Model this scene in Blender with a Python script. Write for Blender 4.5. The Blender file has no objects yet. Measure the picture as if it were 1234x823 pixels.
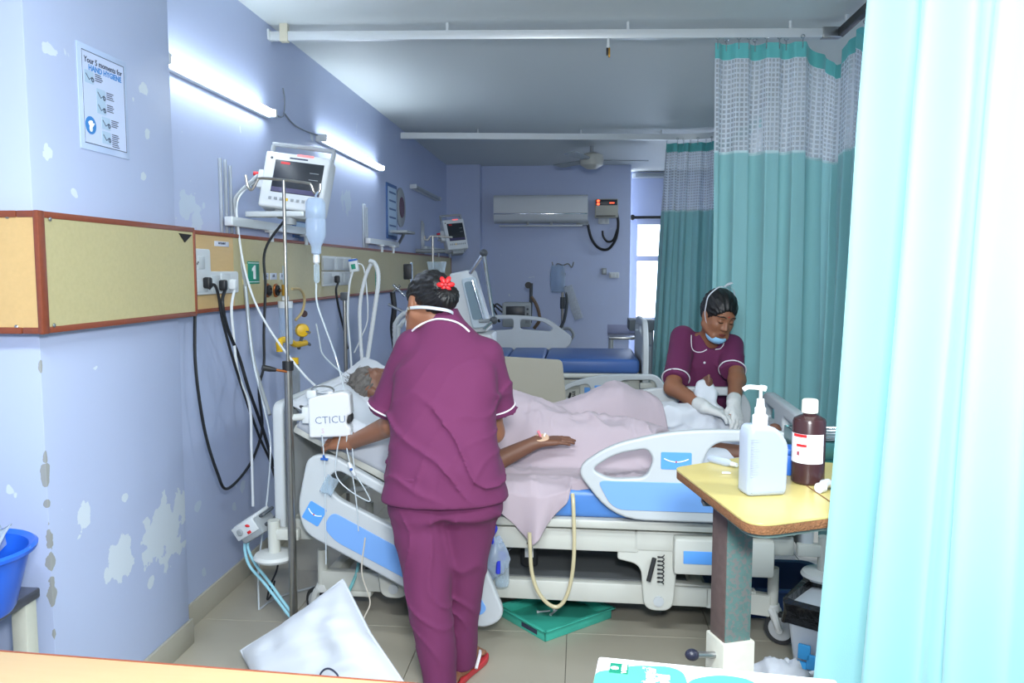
import bpy, bmesh, math, random
import numpy as np
from mathutils import Vector, Matrix, Euler

scene = bpy.context.scene
COL = scene.collection
PI = math.pi
R = math.radians
random.seed(7)
rng = np.random.RandomState(7)

# ------------------------------------------------------------------ camera
CAMZ = 1.45
FPX = 963.0
CAM_R = Matrix(((0.99642159, -0.00869564, 0.08407382), (0.08451348, 0.08812077, -0.99251811), (0.00122193, 0.99607184, 0.08854033)))
cam_d = bpy.data.cameras.new('camera')
cam_d.sensor_width = 36.0
cam_d.lens = FPX / 1234.0 * 36.0
cam_d.clip_start = 0.05
cam = bpy.data.objects.new('camera', cam_d)
cam.matrix_world = Matrix.Translation((0, 0, CAMZ)) @ CAM_R.to_4x4()
COL.objects.link(cam)
scene.camera = cam

# ------------------------------------------------------------------ world, lights, exposure
world = bpy.data.worlds.new('daylight')
scene.world = world
world.use_nodes = True
bg = world.node_tree.nodes['Background']
bg.inputs[0].default_value = (0.90, 0.95, 1.0, 1)
bg.inputs[1].default_value = 4.0
vs = scene.view_settings
vs.view_transform = 'Standard'
vs.look = 'None'
vs.exposure = 0.76
vs.gamma = 1.0
vs.use_curve_mapping = False

def area_light(name, loc, target, power, sx, sy, color):
    ld = bpy.data.lights.new(name, 'AREA')
    ld.shape = 'RECTANGLE'
    ld.size, ld.size_y = sx, sy
    ld.energy = power
    ld.color = color
    lo = bpy.data.objects.new(name, ld)
    lo.location = loc
    d = Vector(target) - Vector(loc)
    lo.rotation_euler = d.to_track_quat('-Z', 'Y').to_euler()
    COL.objects.link(lo)
    return lo

# the photographer's flash, held just above the camera
area_light('camera_flash', (0.10, 0.03, 1.76), (-0.02, 3.0, 1.15), 40.0, 0.30, 0.22, (0.95, 0.98, 1.0))
# ceiling lamps of the ward behind the photographer
area_light('ceiling_lamp_light', (-0.3, 0.5, 2.60), (-0.3, 0.5, 0), 48.0, 1.2, 0.3, (0.86, 0.94, 1.0))
# unseen area lights added beyond the curtains to brighten the bays and near curtain
area_light('added_aisle_fill', (2.3, 5.3, 2.60), (2.2, 5.3, 0), 34.0, 0.3, 1.2, (0.88, 0.95, 1.0))
area_light('added_aisle_fill', (2.3, 8.6, 2.60), (2.2, 8.6, 0), 16.0, 0.3, 1.2, (0.88, 0.95, 1.0))
area_light('added_aisle_fill', (2.2, 1.4, 2.60), (2.1, 1.4, 0), 42.0, 0.3, 1.2, (0.88, 0.95, 1.0))  # added to shine through the near curtain from behind

# ------------------------------------------------------------------ pixels to points (frame 1234 x 823)
def ray(px, py):
    return CAM_R @ Vector(((px - 617.0) / FPX, -(py - 411.5) / FPX, -1.0))
def at(px, py, Y):
    r = ray(px, py)
    return Vector((0, 0, CAMZ)) + r * (Y / r.y)
def atx(px, py, X):
    r = ray(px, py)
    return Vector((0, 0, CAMZ)) + r * (X / r.x)
def atz(px, py, Z):
    r = ray(px, py)
    return Vector((0, 0, CAMZ)) + r * ((Z - CAMZ) / r.z)

# ------------------------------------------------------------------ materials
MATS = {}
def lin(c):
    return tuple(((v / 255.0) / 12.92 if v / 255.0 <= 0.04045 else ((v / 255.0 + 0.055) / 1.055) ** 2.4) for v in c)

def mat(name, rgb, rough=0.5, metal=0.0, var=0.06, vscale=6.0, bump=0.0, bscale=60.0, emit=None, estr=0.0,
        trans=0.0, alpha=1.0, sheen=0.0, sss=0.0, spec=0.5, coat=0.0, stretch=None):
    if name in MATS:
        return MATS[name]
    m = bpy.data.materials.new(name)
    m.use_nodes = True
    nt = m.node_tree
    N, L = nt.nodes, nt.links
    b = N['Principled BSDF']
    c = lin(rgb)
    b.inputs['Roughness'].default_value = rough
    b.inputs['Metallic'].default_value = metal
    b.inputs['Specular IOR Level'].default_value = spec
    tc = N.new('ShaderNodeTexCoord')
    src = tc.outputs['Object']
    if stretch:
        mp = N.new('ShaderNodeMapping')
        mp.inputs['Scale'].default_value = stretch
        L.new(src, mp.inputs['Vector'])
        src = mp.outputs['Vector']
    if var > 0:
        nz = N.new('ShaderNodeTexNoise')
        nz.inputs['Scale'].default_value = vscale
        nz.inputs['Detail'].default_value = 4
        L.new(src, nz.inputs['Vector'])
        mx = N.new('ShaderNodeMix')
        mx.data_type = 'RGBA'
        L.new(nz.outputs['Fac'], mx.inputs[0])
        mx.inputs[6].default_value = tuple(min(1, v * (1 - var)) for v in c) + (1,)
        mx.inputs[7].default_value = tuple(min(1, v * (1 + var)) for v in c) + (1,)
        L.new(mx.outputs[2], b.inputs['Base Color'])
    else:
        b.inputs['Base Color'].default_value = c + (1,)
    if bump > 0:
        n2 = N.new('ShaderNodeTexNoise')
        n2.inputs['Scale'].default_value = bscale
        n2.inputs['Detail'].default_value = 3
        L.new(src, n2.inputs['Vector'])
        bp = N.new('ShaderNodeBump')
        bp.inputs['Strength'].default_value = bump
        bp.inputs['Distance'].default_value = 0.01
        L.new(n2.outputs['Fac'], bp.inputs['Height'])
        L.new(bp.outputs['Normal'], b.inputs['Normal'])
    if emit:
        b.inputs['Emission Color'].default_value = lin(emit) + (1,)
        b.inputs['Emission Strength'].default_value = estr
    if trans:
        b.inputs['Transmission Weight'].default_value = trans
        b.inputs['IOR'].default_value = 1.2
    if alpha < 1:
        b.inputs['Alpha'].default_value = alpha
    if sheen:
        b.inputs['Sheen Weight'].default_value = sheen
    if sss:
        b.inputs['Subsurface Weight'].default_value = sss
        b.inputs['Subsurface Radius'].default_value = (0.01, 0.005, 0.003)
        b.inputs['Subsurface Scale'].default_value = 0.5
    if coat:
        b.inputs['Coat Weight'].default_value = coat
    MATS[name] = m
    return m

def wall_paint(name, rgb, chip_rgb, chip=0.66, zlow=None):
    """lavender paint with chips, filler patches and faint stains"""
    m = mat(name, rgb, 0.48, var=0.05, vscale=1.4, bump=0.05, bscale=25)
    nt = m.node_tree
    N, L = nt.nodes, nt.links
    b = N['Principled BSDF']
    base = b.inputs['Base Color'].links[0].from_socket
    tc = N.new('ShaderNodeTexCoord')
    def mask(scale, lo, hi, detail=6, dist=0.6):
        nz = N.new('ShaderNodeTexNoise')
        nz.inputs['Scale'].default_value = scale
        nz.inputs['Detail'].default_value = detail
        nz.inputs['Distortion'].default_value = dist
        L.new(tc.outputs['Object'], nz.inputs['Vector'])
        r = N.new('ShaderNodeValToRGB')
        r.color_ramp.elements[0].position = lo
        r.color_ramp.elements[1].position = hi
        L.new(nz.outputs['Fac'], r.inputs[0])
        return r.outputs[0]
    m1 = mask(3.1, chip, chip + 0.012)
    m2 = mask(15.0, 0.765, 0.78, 2, 0.2)
    mxx = N.new('ShaderNodeMath')
    mxx.operation = 'MAXIMUM'
    L.new(m1, mxx.inputs[0])
    L.new(m2, mxx.inputs[1])
    mx = N.new('ShaderNodeMix')
    mx.data_type = 'RGBA'
    L.new(mxx.outputs[0], mx.inputs[0])
    L.new(base, mx.inputs[6])
    mx.inputs[7].default_value = lin(chip_rgb) + (1,)
    L.new(mx.outputs[2], b.inputs['Base Color'])
    return m

def wood_mat(name, rgb, dark=0.86, rough=0.38, axis=(1.5, 1.5, 28)):
    m = mat(name, rgb, rough, var=1 - dark, vscale=3.0, stretch=axis, bump=0.015, bscale=30)
    return m

def fabric_mat(name, rgb, rough=0.85, var=0.05, weave=700.0, bump=0.12, sheen=0.15, translucent=0.0):
    m = mat(name, rgb, rough, var=var, vscale=5.0, bump=bump, bscale=weave, sheen=sheen, spec=0.25)
    if translucent:
        nt = m.node_tree
        N, L = nt.nodes, nt.links
        b = N['Principled BSDF']
        out = N['Material Output']
        tr = N.new('ShaderNodeBsdfTranslucent')
        if b.inputs['Base Color'].links:
            L.new(b.inputs['Base Color'].links[0].from_socket, tr.inputs['Color'])
        ms = N.new('ShaderNodeMixShader')
        ms.inputs[0].default_value = translucent
        L.new(b.outputs[0], ms.inputs[1])
        L.new(tr.outputs[0], ms.inputs[2])
        L.new(ms.outputs[0], out.inputs['Surface'])
    return m

def glass_mat(name, rgb=(235, 245, 250), op=0.12, rough=0.05):
    if name in MATS:
        return MATS[name]
    m = bpy.data.materials.new(name)
    m.use_nodes = True
    nt = m.node_tree
    N, L = nt.nodes, nt.links
    b = N['Principled BSDF']
    b.inputs['Base Color'].default_value = lin(rgb) + (1,)
    b.inputs['Roughness'].default_value = rough
    out = N['Material Output']
    t = N.new('ShaderNodeBsdfTransparent')
    t.inputs[0].default_value = lin(rgb) + (1,)
    lw = N.new('ShaderNodeLayerWeight')
    lw.inputs['Blend'].default_value = 0.35
    ad = N.new('ShaderNodeMath')
    ad.operation = 'MULTIPLY_ADD'
    ad.inputs[1].default_value = 0.6
    ad.inputs[2].default_value = op
    ad.use_clamp = True
    L.new(lw.outputs['Facing'], ad.inputs[0])
    ms = N.new('ShaderNodeMixShader')
    L.new(ad.outputs[0], ms.inputs[0])
    L.new(t.outputs[0], ms.inputs[1])
    L.new(b.outputs[0], ms.inputs[2])
    L.new(ms.outputs[0], out.inputs['Surface'])
    MATS[name] = m
    return m

# ------------------------------------------------------------------ mesh builder
class MB:
    def __init__(self):
        self.v, self.f, self.uv = [], [], None
    def add(self, verts, faces):
        o = len(self.v)
        self.v.extend([tuple(p) for p in verts])
        self.f.extend([tuple(i + o for i in q) for q in faces])
        return self
    def box(self, lo, hi, bev=0.0, seg=2, M=None):
        lo, hi = Vector(lo), Vector(hi)
        bm = bmesh.new()
        bmesh.ops.create_cube(bm, size=1.0)
        s = hi - lo
        c = (hi + lo) / 2
        for v in bm.verts:
            v.co = Vector((v.co.x * s.x + c.x, v.co.y * s.y + c.y, v.co.z * s.z + c.z))
        if bev > 0:
            bev = min(bev, 0.49 * min(abs(s.x), abs(s.y), abs(s.z)))
            bmesh.ops.bevel(bm, geom=list(bm.edges), offset=bev, segments=seg, affect='EDGES', profile=0.5)
        return self.bm(bm, M)
    def bm(self, bm, M=None):
        bm.verts.index_update()
        vs_ = [(M @ v.co) if M is not None else v.co.copy() for v in bm.verts]
        fs_ = [[v.index for v in f.verts] for f in bm.faces]
        bm.free()
        return self.add(vs_, fs_)
    def mesh(self, me, M=None):
        vs_ = [(M @ v.co) if M is not None else v.co.copy() for v in me.vertices]
        return self.add(vs_, [tuple(p.vertices) for p in me.polygons])
    def rod(self, a, b, r, r2=None, n=12, caps=True):
        return self.tube([a, b], [r, r if r2 is None else r2], n, caps)
    def tube(self, pts, r, n=10, caps=True, closed=False):
        pts = [Vector(p) for p in pts]
        m = len(pts)
        rs = r if isinstance(r, (list, tuple)) else [r] * m
        tang = []
        for i in range(m):
            if closed:
                t = pts[(i + 1) % m] - pts[i - 1]
            else:
                t = pts[min(i + 1, m - 1)] - pts[max(i - 1, 0)]
            tang.append(t.normalized() if t.length > 1e-9 else Vector((0, 0, 1)))
        up = Vector((0, 0, 1)) if abs(tang[0].z) < 0.9 else Vector((0, 1, 0))
        u = tang[0].cross(up).normalized()
        vs_ = []
        for i in range(m):
            t = tang[i]
            u = (u - t * u.dot(t))
            if u.length < 1e-6:
                u = t.orthogonal()
            u.normalize()
            w = t.cross(u)
            for k in range(n):
                a = 2 * PI * k / n
                vs_.append(pts[i] + (u * math.cos(a) + w * math.sin(a)) * rs[i])
        fs_ = []
        for i in range(m if closed else m - 1):
            j = (i + 1) % m
            for k in range(n):
                k2 = (k + 1) % n
                fs_.append((i * n + k, i * n + k2, j * n + k2, j * n + k))
        if caps and not closed:
            fs_.append(tuple(range(n - 1, -1, -1)))
            fs_.append(tuple((m - 1) * n + k for k in range(n)))
        return self.add(vs_, fs_)
    def lathe(self, prof, c=(0, 0, 0), n=24, M=None, caps=True):
        c = Vector(c)
        vs_ = []
        for (r, z) in prof:
            for k in range(n):
                a = 2 * PI * k / n
                p = Vector((r * math.cos(a), r * math.sin(a), z))
                vs_.append(((M @ p) if M is not None else p) + c)
        fs_ = []
        m = len(prof)
        for i in range(m - 1):
            for k in range(n):
                k2 = (k + 1) % n
                fs_.append((i * n + k, i * n + k2, (i + 1) * n + k2, (i + 1) * n + k))
        if caps:
            fs_.append(tuple(range(n - 1, -1, -1)))
            fs_.append(tuple((m - 1) * n + k for k in range(n)))
        return self.add(vs_, fs_)
    def ball(self, c, r, n=12, M=None):
        r = r if isinstance(r, (tuple, list)) else (r, r, r)
        bm = bmesh.new()
        bmesh.ops.create_uvsphere(bm, u_segments=n * 2, v_segments=n, radius=1.0)
        T = Matrix.Translation(c) @ (M.to_4x4() if M is not None else Matrix()) @ Matrix.Diagonal((r[0], r[1], r[2], 1))
        return self.bm(bm, T)
    def prism(self, poly, z0, z1, M=None):
        """polygon in xy, extruded in z"""
        n = len(poly)
        vs_ = [Vector((p[0], p[1], z0)) for p in poly] + [Vector((p[0], p[1], z1)) for p in poly]
        if M is not None:
            vs_ = [M @ v for v in vs_]
        fs_ = [tuple(range(n - 1, -1, -1)), tuple(range(n, 2 * n))]
        fs_ += [(i, (i + 1) % n, n + (i + 1) % n, n + i) for i in range(n)]
        return self.add(vs_, fs_)
    def grid(self, fn, nu, nv, uvfn=None, closed_u=False):
        """fn(u,v) with u,v in 0..1"""
        vs_ = [fn(i / nu, j / nv) for j in range(nv + 1) for i in range(nu + 1)]
        fs_ = [(j * (nu + 1) + i, j * (nu + 1) + i + 1, (j + 1) * (nu + 1) + i + 1, (j + 1) * (nu + 1) + i) for j in range(nv) for i in range(nu)]
        if uvfn:
            uv = [uvfn(i / nu, j / nv) for j in range(nv + 1) for i in range(nu + 1)]
            self.uv = (self.uv or []) + uv
        return self.add(vs_, fs_)
    def build(self, name, m, parent=None, label=None, world=False, angle=35, thick=0.0):
        me = bpy.data.meshes.new(name)
        v = self.v
        if world and parent is not None:
            Mi = root_inv(parent)
            v = [Mi @ Vector(p) for p in v]
        me.from_pydata([tuple(p) for p in v], [], self.f)
        if self.uv:
            ul = me.uv_layers.new(name='UVMap')
            for lp in me.loops:
                ul.data[lp.index].uv = self.uv[lp.vertex_index]
        return finish(name, me, m, parent, label, angle, thick)

def finish(name, me, m, parent=None, label=None, angle=35, thick=0.0, recalc=True):
    if recalc:
        bm = bmesh.new()
        bm.from_mesh(me)
        bmesh.ops.recalc_face_normals(bm, faces=bm.faces)
        bm.to_mesh(me)
        bm.free()
    if isinstance(m, (list, tuple)):
        for x in m:
            me.materials.append(x)
    else:
        me.materials.append(m)
    me.shade_smooth()
    if angle < 180:
        me.set_sharp_from_angle(angle=R(angle))
    me.update()
    o = bpy.data.objects.new(name, me)
    COL.objects.link(o)
    if parent is not None:
        o.parent = parent
    if label:
        o['label'] = label
    if thick:
        sm = o.modifiers.new('thickness', 'SOLIDIFY')
        sm.thickness = thick
        sm.offset = 0
    return o

ROOTM = {}
def root_inv(o):
    while o.parent is not None:
        o = o.parent
    return ROOTM[o.name].inverted()

def thing(name, label, cat, loc=(0, 0, 0), rz=0.0, group=None, rot=None):
    o = bpy.data.objects.new(name, None)
    o.empty_display_size = 0.05
    COL.objects.link(o)
    e = Euler(rot) if rot is not None else Euler((0, 0, rz))
    o.location = loc
    o.rotation_euler = e
    ROOTM[o.name] = Matrix.Translation(loc) @ e.to_matrix().to_4x4()
    return tag(o, label, cat, group)

def tag(o, label, cat, group=None):
    o['label'] = label
    o['category'] = cat
    if group:
        o['group'] = group
    return o

def struct(o):
    o['kind'] = 'structure'
    return o

def single(name, mb, m, label, cat, loc=None, group=None, angle=35, thick=0.0):
    """a thing that is one mesh, its verts given in world space, origin put at loc"""
    if loc is None:
        a = np.array([tuple(p) for p in mb.v])
        loc = (float(a[:, 0].mean()), float(a[:, 1].mean()), float(a[:, 2].min()))
    l = Vector(loc)
    mb.v = [tuple(Vector(p) - l) for p in mb.v]
    o = mb.build(name, m, None, None, angle=angle, thick=thick)
    o.location = loc
    return tag(o, label, cat, group)

def copy_tree(o, parent=None):
    c = o.copy()
    COL.objects.link(c)
    c.parent = parent
    for ch in list(o.children):
        copy_tree(ch, c)
    return c

def smooth_path(pts, sub=8, closed=False):
    """catmull-rom"""
    P_ = [Vector(p) for p in pts]
    n = len(P_)
    out = []
    rngi = range(n) if closed else range(n - 1)
    for i in rngi:
        p0 = P_[i - 1] if (closed or i > 0) else P_[0] * 2 - P_[1]
        p1, p2 = P_[i], P_[(i + 1) % n]
        p3 = P_[(i + 2) % n] if (closed or i + 2 < n) else P_[-1] * 2 - P_[-2]
        for k in range(sub):
            t = k / sub
            out.append(0.5 * ((2 * p1) + (p2 - p0) * t + (2 * p0 - 5 * p1 + 4 * p2 - p3) * t * t + (3 * p1 - p0 - 3 * p2 + p3) * t ** 3))
    if not closed:
        out.append(P_[-1])
    return out

def round_poly(pts, rad, seg=6):
    """2D polygon with rounded corners; rad scalar or list"""
    n = len(pts)
    out = []
    for i in range(n):
        p0, p1, p2 = Vector(pts[i - 1]).to_2d(), Vector(pts[i]).to_2d(), Vector(pts[(i + 1) % n]).to_2d()
        r = rad[i] if isinstance(rad, (list, tuple)) else rad
        if r <= 0:
            out.append(tuple(p1))
            continue
        a, b = (p0 - p1), (p2 - p1)
        d = min(r, a.length * 0.48, b.length * 0.48)
        a, b = p1 + a.normalized() * d, p1 + b.normalized() * d
        for k in range(seg + 1):
            t = k / seg
            q = a * (1 - t) ** 2 + p1 * 2 * t * (1 - t) + b * t * t
            out.append((q.x, q.y))
    return out

def plate_mesh(outer, holes=(), thick=0.03, bevel=0.006, res=2):
    """flat plate with holes in the local xy plane, centred on z=0 (2D curve turned into a mesh)"""
    cu = bpy.data.curves.new('plate', 'CURVE')
    cu.dimensions = '2D'
    cu.fill_mode = 'BOTH'
    cu.extrude = max(1e-5, thick / 2 - bevel)
    cu.bevel_depth = bevel
    cu.bevel_resolution = res
    cu.offset = -bevel
    for poly in [outer] + list(holes):
        sp = cu.splines.new('POLY')
        sp.points.add(len(poly) - 1)
        for q, p in zip(sp.points, poly):
            q.co = (p[0], p[1], 0, 1)
        sp.use_cyclic_u = True
    ob = bpy.data.objects.new('plate', cu)
    COL.objects.link(ob)
    dg = bpy.context.evaluated_depsgraph_get()
    me = bpy.data.meshes.new_from_object(ob.evaluated_get(dg))
    bpy.data.objects.remove(ob)
    bpy.data.curves.remove(cu)
    return me

def text_mesh(s, size, thick=0.0004, align='CENTER', bold=0.0):
    cu = bpy.data.curves.new('txt', 'FONT')
    cu.body = s
    cu.size = size
    cu.extrude = thick
    cu.offset = bold
    cu.align_x = align
    cu.align_y = 'CENTER'
    cu.resolution_u = 2
    ob = bpy.data.objects.new('txt', cu)
    COL.objects.link(ob)
    dg = bpy.context.evaluated_depsgraph_get()
    me = bpy.data.meshes.new_from_object(ob.evaluated_get(dg))
    bpy.data.objects.remove(ob)
    bpy.data.curves.remove(cu)
    return me

def frame_m(o, x, y):
    """matrix with origin o, local x along x, local y along y"""
    x = Vector(x).normalized()
    y = Vector(y)
    z = x.cross(y).normalized()
    y = z.cross(x)
    return Matrix(((x.x, y.x, z.x, o[0]), (x.y, y.y, z.y, o[1]), (x.z, y.z, z.z, o[2]), (0, 0, 0, 1)))

def cable(name, pts, r, m, label, cat='cable', group=None, sub=8, n=8):
    mb = MB()
    p = smooth_path(pts, sub)
    mb.tube(p, r, n)
    return single(name, mb, m, label, cat, loc=tuple(p[0]), group=group)

def noise3(p, seed=0):
    """cheap smooth value noise, p (N,3) -> (N,)"""
    p = np.asarray(p, dtype=np.float64)
    i = np.floor(p).astype(np.int64)
    f = p - i
    f = f * f * (3 - 2 * f)
    def h(a, b, c):
        n = (a * 374761393 + b * 668265263 + c * 2147483647 + seed * 974634777) & 0x7fffffff
        n = ((n ^ (n >> 13)) * 1274126177) & 0x7fffffff
        return ((n ^ (n >> 16)) & 0xffff) / 65535.0
    out = 0
    for dx in (0, 1):
        wx = f[:, 0] if dx else 1 - f[:, 0]
        for dy in (0, 1):
            wy = f[:, 1] if dy else 1 - f[:, 1]
            for dz in (0, 1):
                wz = f[:, 2] if dz else 1 - f[:, 2]
                out = out + wx * wy * wz * h(i[:, 0] + dx, i[:, 1] + dy, i[:, 2] + dz)
    return out
# ------------------------------------------------------------------ the setting
XW = -1.57      # left wall
XC = -1.50      # column side
YC0, YC1 = 2.10, 2.88
CEIL = 2.68
YB = 9.55       # back wall
PAINT = (178, 190, 220)
CHIP = (206, 216, 226)
m_wall = wall_paint('lavender_wall_paint', PAINT, CHIP, 0.715)
m_ceil = mat('ceiling_paint', (206, 214, 214), 0.6, var=0.03, vscale=1.0)

def add_chips(m, chips, rgb):
    """filler patches and flaked paint: ellipses in the wall's own metres (y, z, ry, rz) with ragged edges"""
    nt = m.node_tree
    N, L = nt.nodes, nt.links
    b = N['Principled BSDF']
    base = b.inputs['Base Color'].links[0].from_socket
    tc = N.new('ShaderNodeTexCoord')
    nz = N.new('ShaderNodeTexNoise')
    nz.inputs['Scale'].default_value = 16
    nz.inputs['Detail'].default_value = 6
    L.new(tc.outputs['Object'], nz.inputs['Vector'])
    prev = None
    for (c, r) in chips:
        mp = N.new('ShaderNodeMapping')
        mp.vector_type = 'TEXTURE'
        mp.inputs['Location'].default_value = c
        mp.inputs['Scale'].default_value = r
        L.new(tc.outputs['Object'], mp.inputs['Vector'])
        ln = N.new('ShaderNodeVectorMath')
        ln.operation = 'LENGTH'
        L.new(mp.outputs[0], ln.inputs[0])
        a = N.new('ShaderNodeMath')
        a.operation = 'MULTIPLY_ADD'
        a.inputs[1].default_value = 2.6
        L.new(nz.outputs['Fac'], a.inputs[0])
        L.new(ln.outputs['Value'], a.inputs[2])
        lt = N.new('ShaderNodeMath')
        lt.operation = 'LESS_THAN'
        lt.inputs[1].default_value = 2.0
        L.new(a.outputs[0], lt.inputs[0])
        if prev is None:
            prev = lt.outputs[0]
        else:
            mx = N.new('ShaderNodeMath')
            mx.operation = 'MAXIMUM'
            L.new(prev, mx.inputs[0])
            L.new(lt.outputs[0], mx.inputs[1])
            prev = mx.outputs[0]
    mx = N.new('ShaderNodeMix')
    mx.data_type = 'RGBA'
    L.new(prev, mx.inputs[0])
    L.new(base, mx.inputs[6])
    mx.inputs[7].default_value = lin(rgb) + (1,)
    L.new(mx.outputs[2], b.inputs['Base Color'])

m_col = wall_paint('lavender_column_paint', PAINT, CHIP, 0.735)
chips = []
for (px, py, w, h) in [(200, 640, 34, 50), (146, 672, 22, 40), (185, 655, 16, 30), (60, 62, 11, 10), (58, 185, 8, 16), (173, 107, 8, 10), (173, 212, 6, 8), (178, 160, 4, 9),
                       (100, 625, 10, 26), (150, 600, 6, 8), (182, 700, 5, 8), (90, 232, 6, 5), (215, 610, 14, 26)]:
    p = atx(px, py, XC)
    q = atx(px + w, py, XC)
    s = atx(px, py + h, XC)
    chips.append(((XC, p.y, p.z), (0.5, max(0.02, abs(q.y - p.y)), max(0.02, abs(s.z - p.z)))))
add_chips(m_col, chips, CHIP)
chips = []
for (z, h, w) in [(0.93, .05, .012), (0.86, .09, .016), (0.79, .03, .012), (0.70, .10, .02), (0.62, .06, .02), (0.52, .10, .018), (1.18, .06, .008), (.40, .06, .012)]:
    chips.append(((XC, YC0, z), (w * 1.3, w * 1.3, h * .55)))
add_chips(m_col, chips, (150, 152, 150))

chips = []
for (px, py, w, h) in [(226, 250, 20, 26), (236, 262, 12, 20), (418, 243, 7, 16), (293, 585, 5, 10), (283, 612, 4, 7), (246, 690, 4, 6), (303, 690, 5, 9), (238, 610, 4, 6)]:
    p, q, s = atx(px, py, XW), atx(px + w, py, XW), atx(px, py + h, XW)
    chips.append(((XW, p.y, p.z), (0.5, max(0.03, abs(q.y - p.y)), max(0.03, abs(s.z - p.z)))))
add_chips(m_wall, chips, (190, 204, 222))

def sbox(name, lo, hi, m, bev=0.0):
    o = MB().box(lo, hi, bev).build(name, m)
    return struct(o)

sbox('wall_left', (-2.6, YC1 - 0.2, 0), (XW, 10.2, CEIL), m_wall)
sbox('wall_column', (-2.6, YC0, 0), (XC, YC1, CEIL), m_col, 0.004)
sbox('wall_left_front', (-2.6, -1.6, 0), (-2.3, YC0, CEIL), m_wall)
sbox('wall_back', (XW, YB, 0), (0.585, YB + 0.5, CEIL), m_wall)
sbox('wall_back_pillar', (XW, YB - 0.16, 0), (-1.172, YB, CEIL), m_wall)
sbox('wall_right', (3.4, -1.6, 0), (3.6, 10.4, CEIL), m_wall)
sbox('wall_front', (-2.6, -1.75, 0), (3.6, -1.6, CEIL), m_wall)
sbox('ceiling', (-2.6, -1.75, CEIL), (3.6, 10.6, CEIL + 0.15), m_ceil)
# window wall in the recess, built round the opening
WX0, WX1, WZ0, WZ1, WY = 0.70, 1.55, 0.48, 2.06, 10.25
mb = MB()
mb.box((0.585, WY, 0), (WX0, WY + .15, CEIL))
mb.box((WX1, WY, 0), (3.5, WY + .15, CEIL))
mb.box((WX0, WY, 0), (WX1, WY + .15, WZ0))
mb.box((WX0, WY, WZ1), (WX1, WY + .15, CEIL))
struct(mb.build('wall_back_recess', m_wall))
m_frame = mat('window_frame_paint', (178, 188, 214), 0.4)
m_pane = glass_mat('window_glass', (240, 246, 255), 0.05)
win = bpy.data.objects.new('window_1', None)
COL.objects.link(win)
struct(win)
win.location = (WX0, WY, WZ0)
ROOTM[win.name] = Matrix.Translation(win.location)
zz = [WZ0, at(780, 386, WY).z, at(780, 311.5, WY).z, WZ1]
xs = [WX0, (WX0 + WX1) / 2, WX1]
mb = MB()
fw = 0.035
for x in xs:
    mb.box((x - fw / 2 if x != WX0 else x, WY - .01, WZ0), (x + fw / 2, WY + .05, WZ1), .004)
for z in zz:
    mb.box((WX0, WY - .012, z - fw), (WX1, WY + .048, z + fw), .004)
mb.build('window_frame', m_frame, win, world=True)
for i in range(2):
    for j in range(3):
        MB().box((xs[i] + fw / 2, WY + .02, zz[j] + fw), (xs[i + 1] - fw / 2, WY + .026, zz[j + 1] - fw)).build('window_pane', m_pane, win, world=True)

# floor: substrate with single tiles
m_grout = mat('floor_grout', (120, 120, 112), 0.8)
m_tile = mat('floor_tile_glaze', (170, 164, 148), 0.28, var=0.04, vscale=9, spec=0.45)
fl = struct(sbox('floor', (-2.6, -1.75, -0.12), (3.6, 10.6, -0.008), m_grout))
TS = 0.575
tile_me = None
for i in range(-3, 6):
    for j in range(-6, 13):
        x0, y0 = -0.04 + i * TS, 3.10 + j * TS
        if x0 > 2.0 or x0 + TS < -2.3 or y0 < -0.4:
            continue
        if tile_me is None:
            o = MB().box((0.0012, 0.0012, -0.008), (TS - 0.0012, TS - 0.0012, 0.0), 0.001, 1).build('floor_tile', m_tile, fl)
            tile_me = o.data
        else:
            o = bpy.data.objects.new('floor_tile', tile_me)
            COL.objects.link(o)
            o.parent = fl
        o.location = (x0, y0, 0)

m_skirt = mat('skirting_tile', (168, 164, 150), 0.35, var=0.05, vscale=7)
sbox('baseboard_left', (XW, YC1, 0), (XW + .012, YB, .10), m_skirt, .002)
mb = MB()
mb.box((XC, YC0 - .012, 0), (XC + .012, YC1 + .01, .10), .002)
mb.box((-2.3, YC0 - .012, 0), (XC, YC0, .10), .002)
struct(mb.build('baseboard_column', m_skirt))
sbox('baseboard_back', (XW, YB - .172, 0), (.585, YB - .16, .10), m_skirt, .002)

# ------------------------------------------------------------------ bedhead trunking panels
m_lam = wood_mat('beige_laminate', (184, 174, 130), .90, .40, (3, 26, 26))
m_lam2 = wood_mat('tan_laminate', (206, 172, 116), .92, .40, (26, 3, 26))
m_edge = wood_mat('red_brown_lipping', (128, 66, 44), .85, .35, (20, 20, 20))
m_steel = mat('brushed_steel', (170, 172, 172), 0.28, 0.9, var=0.05, vscale=40)
m_chrome = mat('chrome', (205, 208, 212), 0.12, 1.0, var=0)
m_dark = mat('dark_hole', (25, 22, 20), 0.7, var=0)
PZ0, PZ1 = 1.285, 1.60
px0 = XC + 0.05
t = thing('bedhead_panel', 'wood laminate trunking box wrapping the painted column with red brown edging', 'wall panel', (XC, YC0, PZ0))
MB().box((-2.2, YC0 - .05, PZ0 + .004), (px0 - .004, YC0, PZ1 - .004)).build('front_board', m_lam2, t, world=True)
MB().box((XC, YC0 - .046, PZ0 + .004), (px0 - .003, 2.925, PZ1 - .004)).build('side_board', m_lam, t, world=True)
e = .009
mb = MB()
mb.box((XC - .01, YC0 - .054, PZ1 - e), (px0, 2.93, PZ1 + e), .003)
mb.box((XC - .01, YC0 - .054, PZ0 - e), (px0, 2.93, PZ0 + e), .003)
mb.box((px0 - .006, 2.918, PZ0), (px0 + .002, 2.93, PZ1), .002)
mb.box((px0 - .012, YC0 - .058, PZ0 - e - .001), (px0 + .004, YC0 - .028, PZ1 + e + .001), .004)
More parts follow.
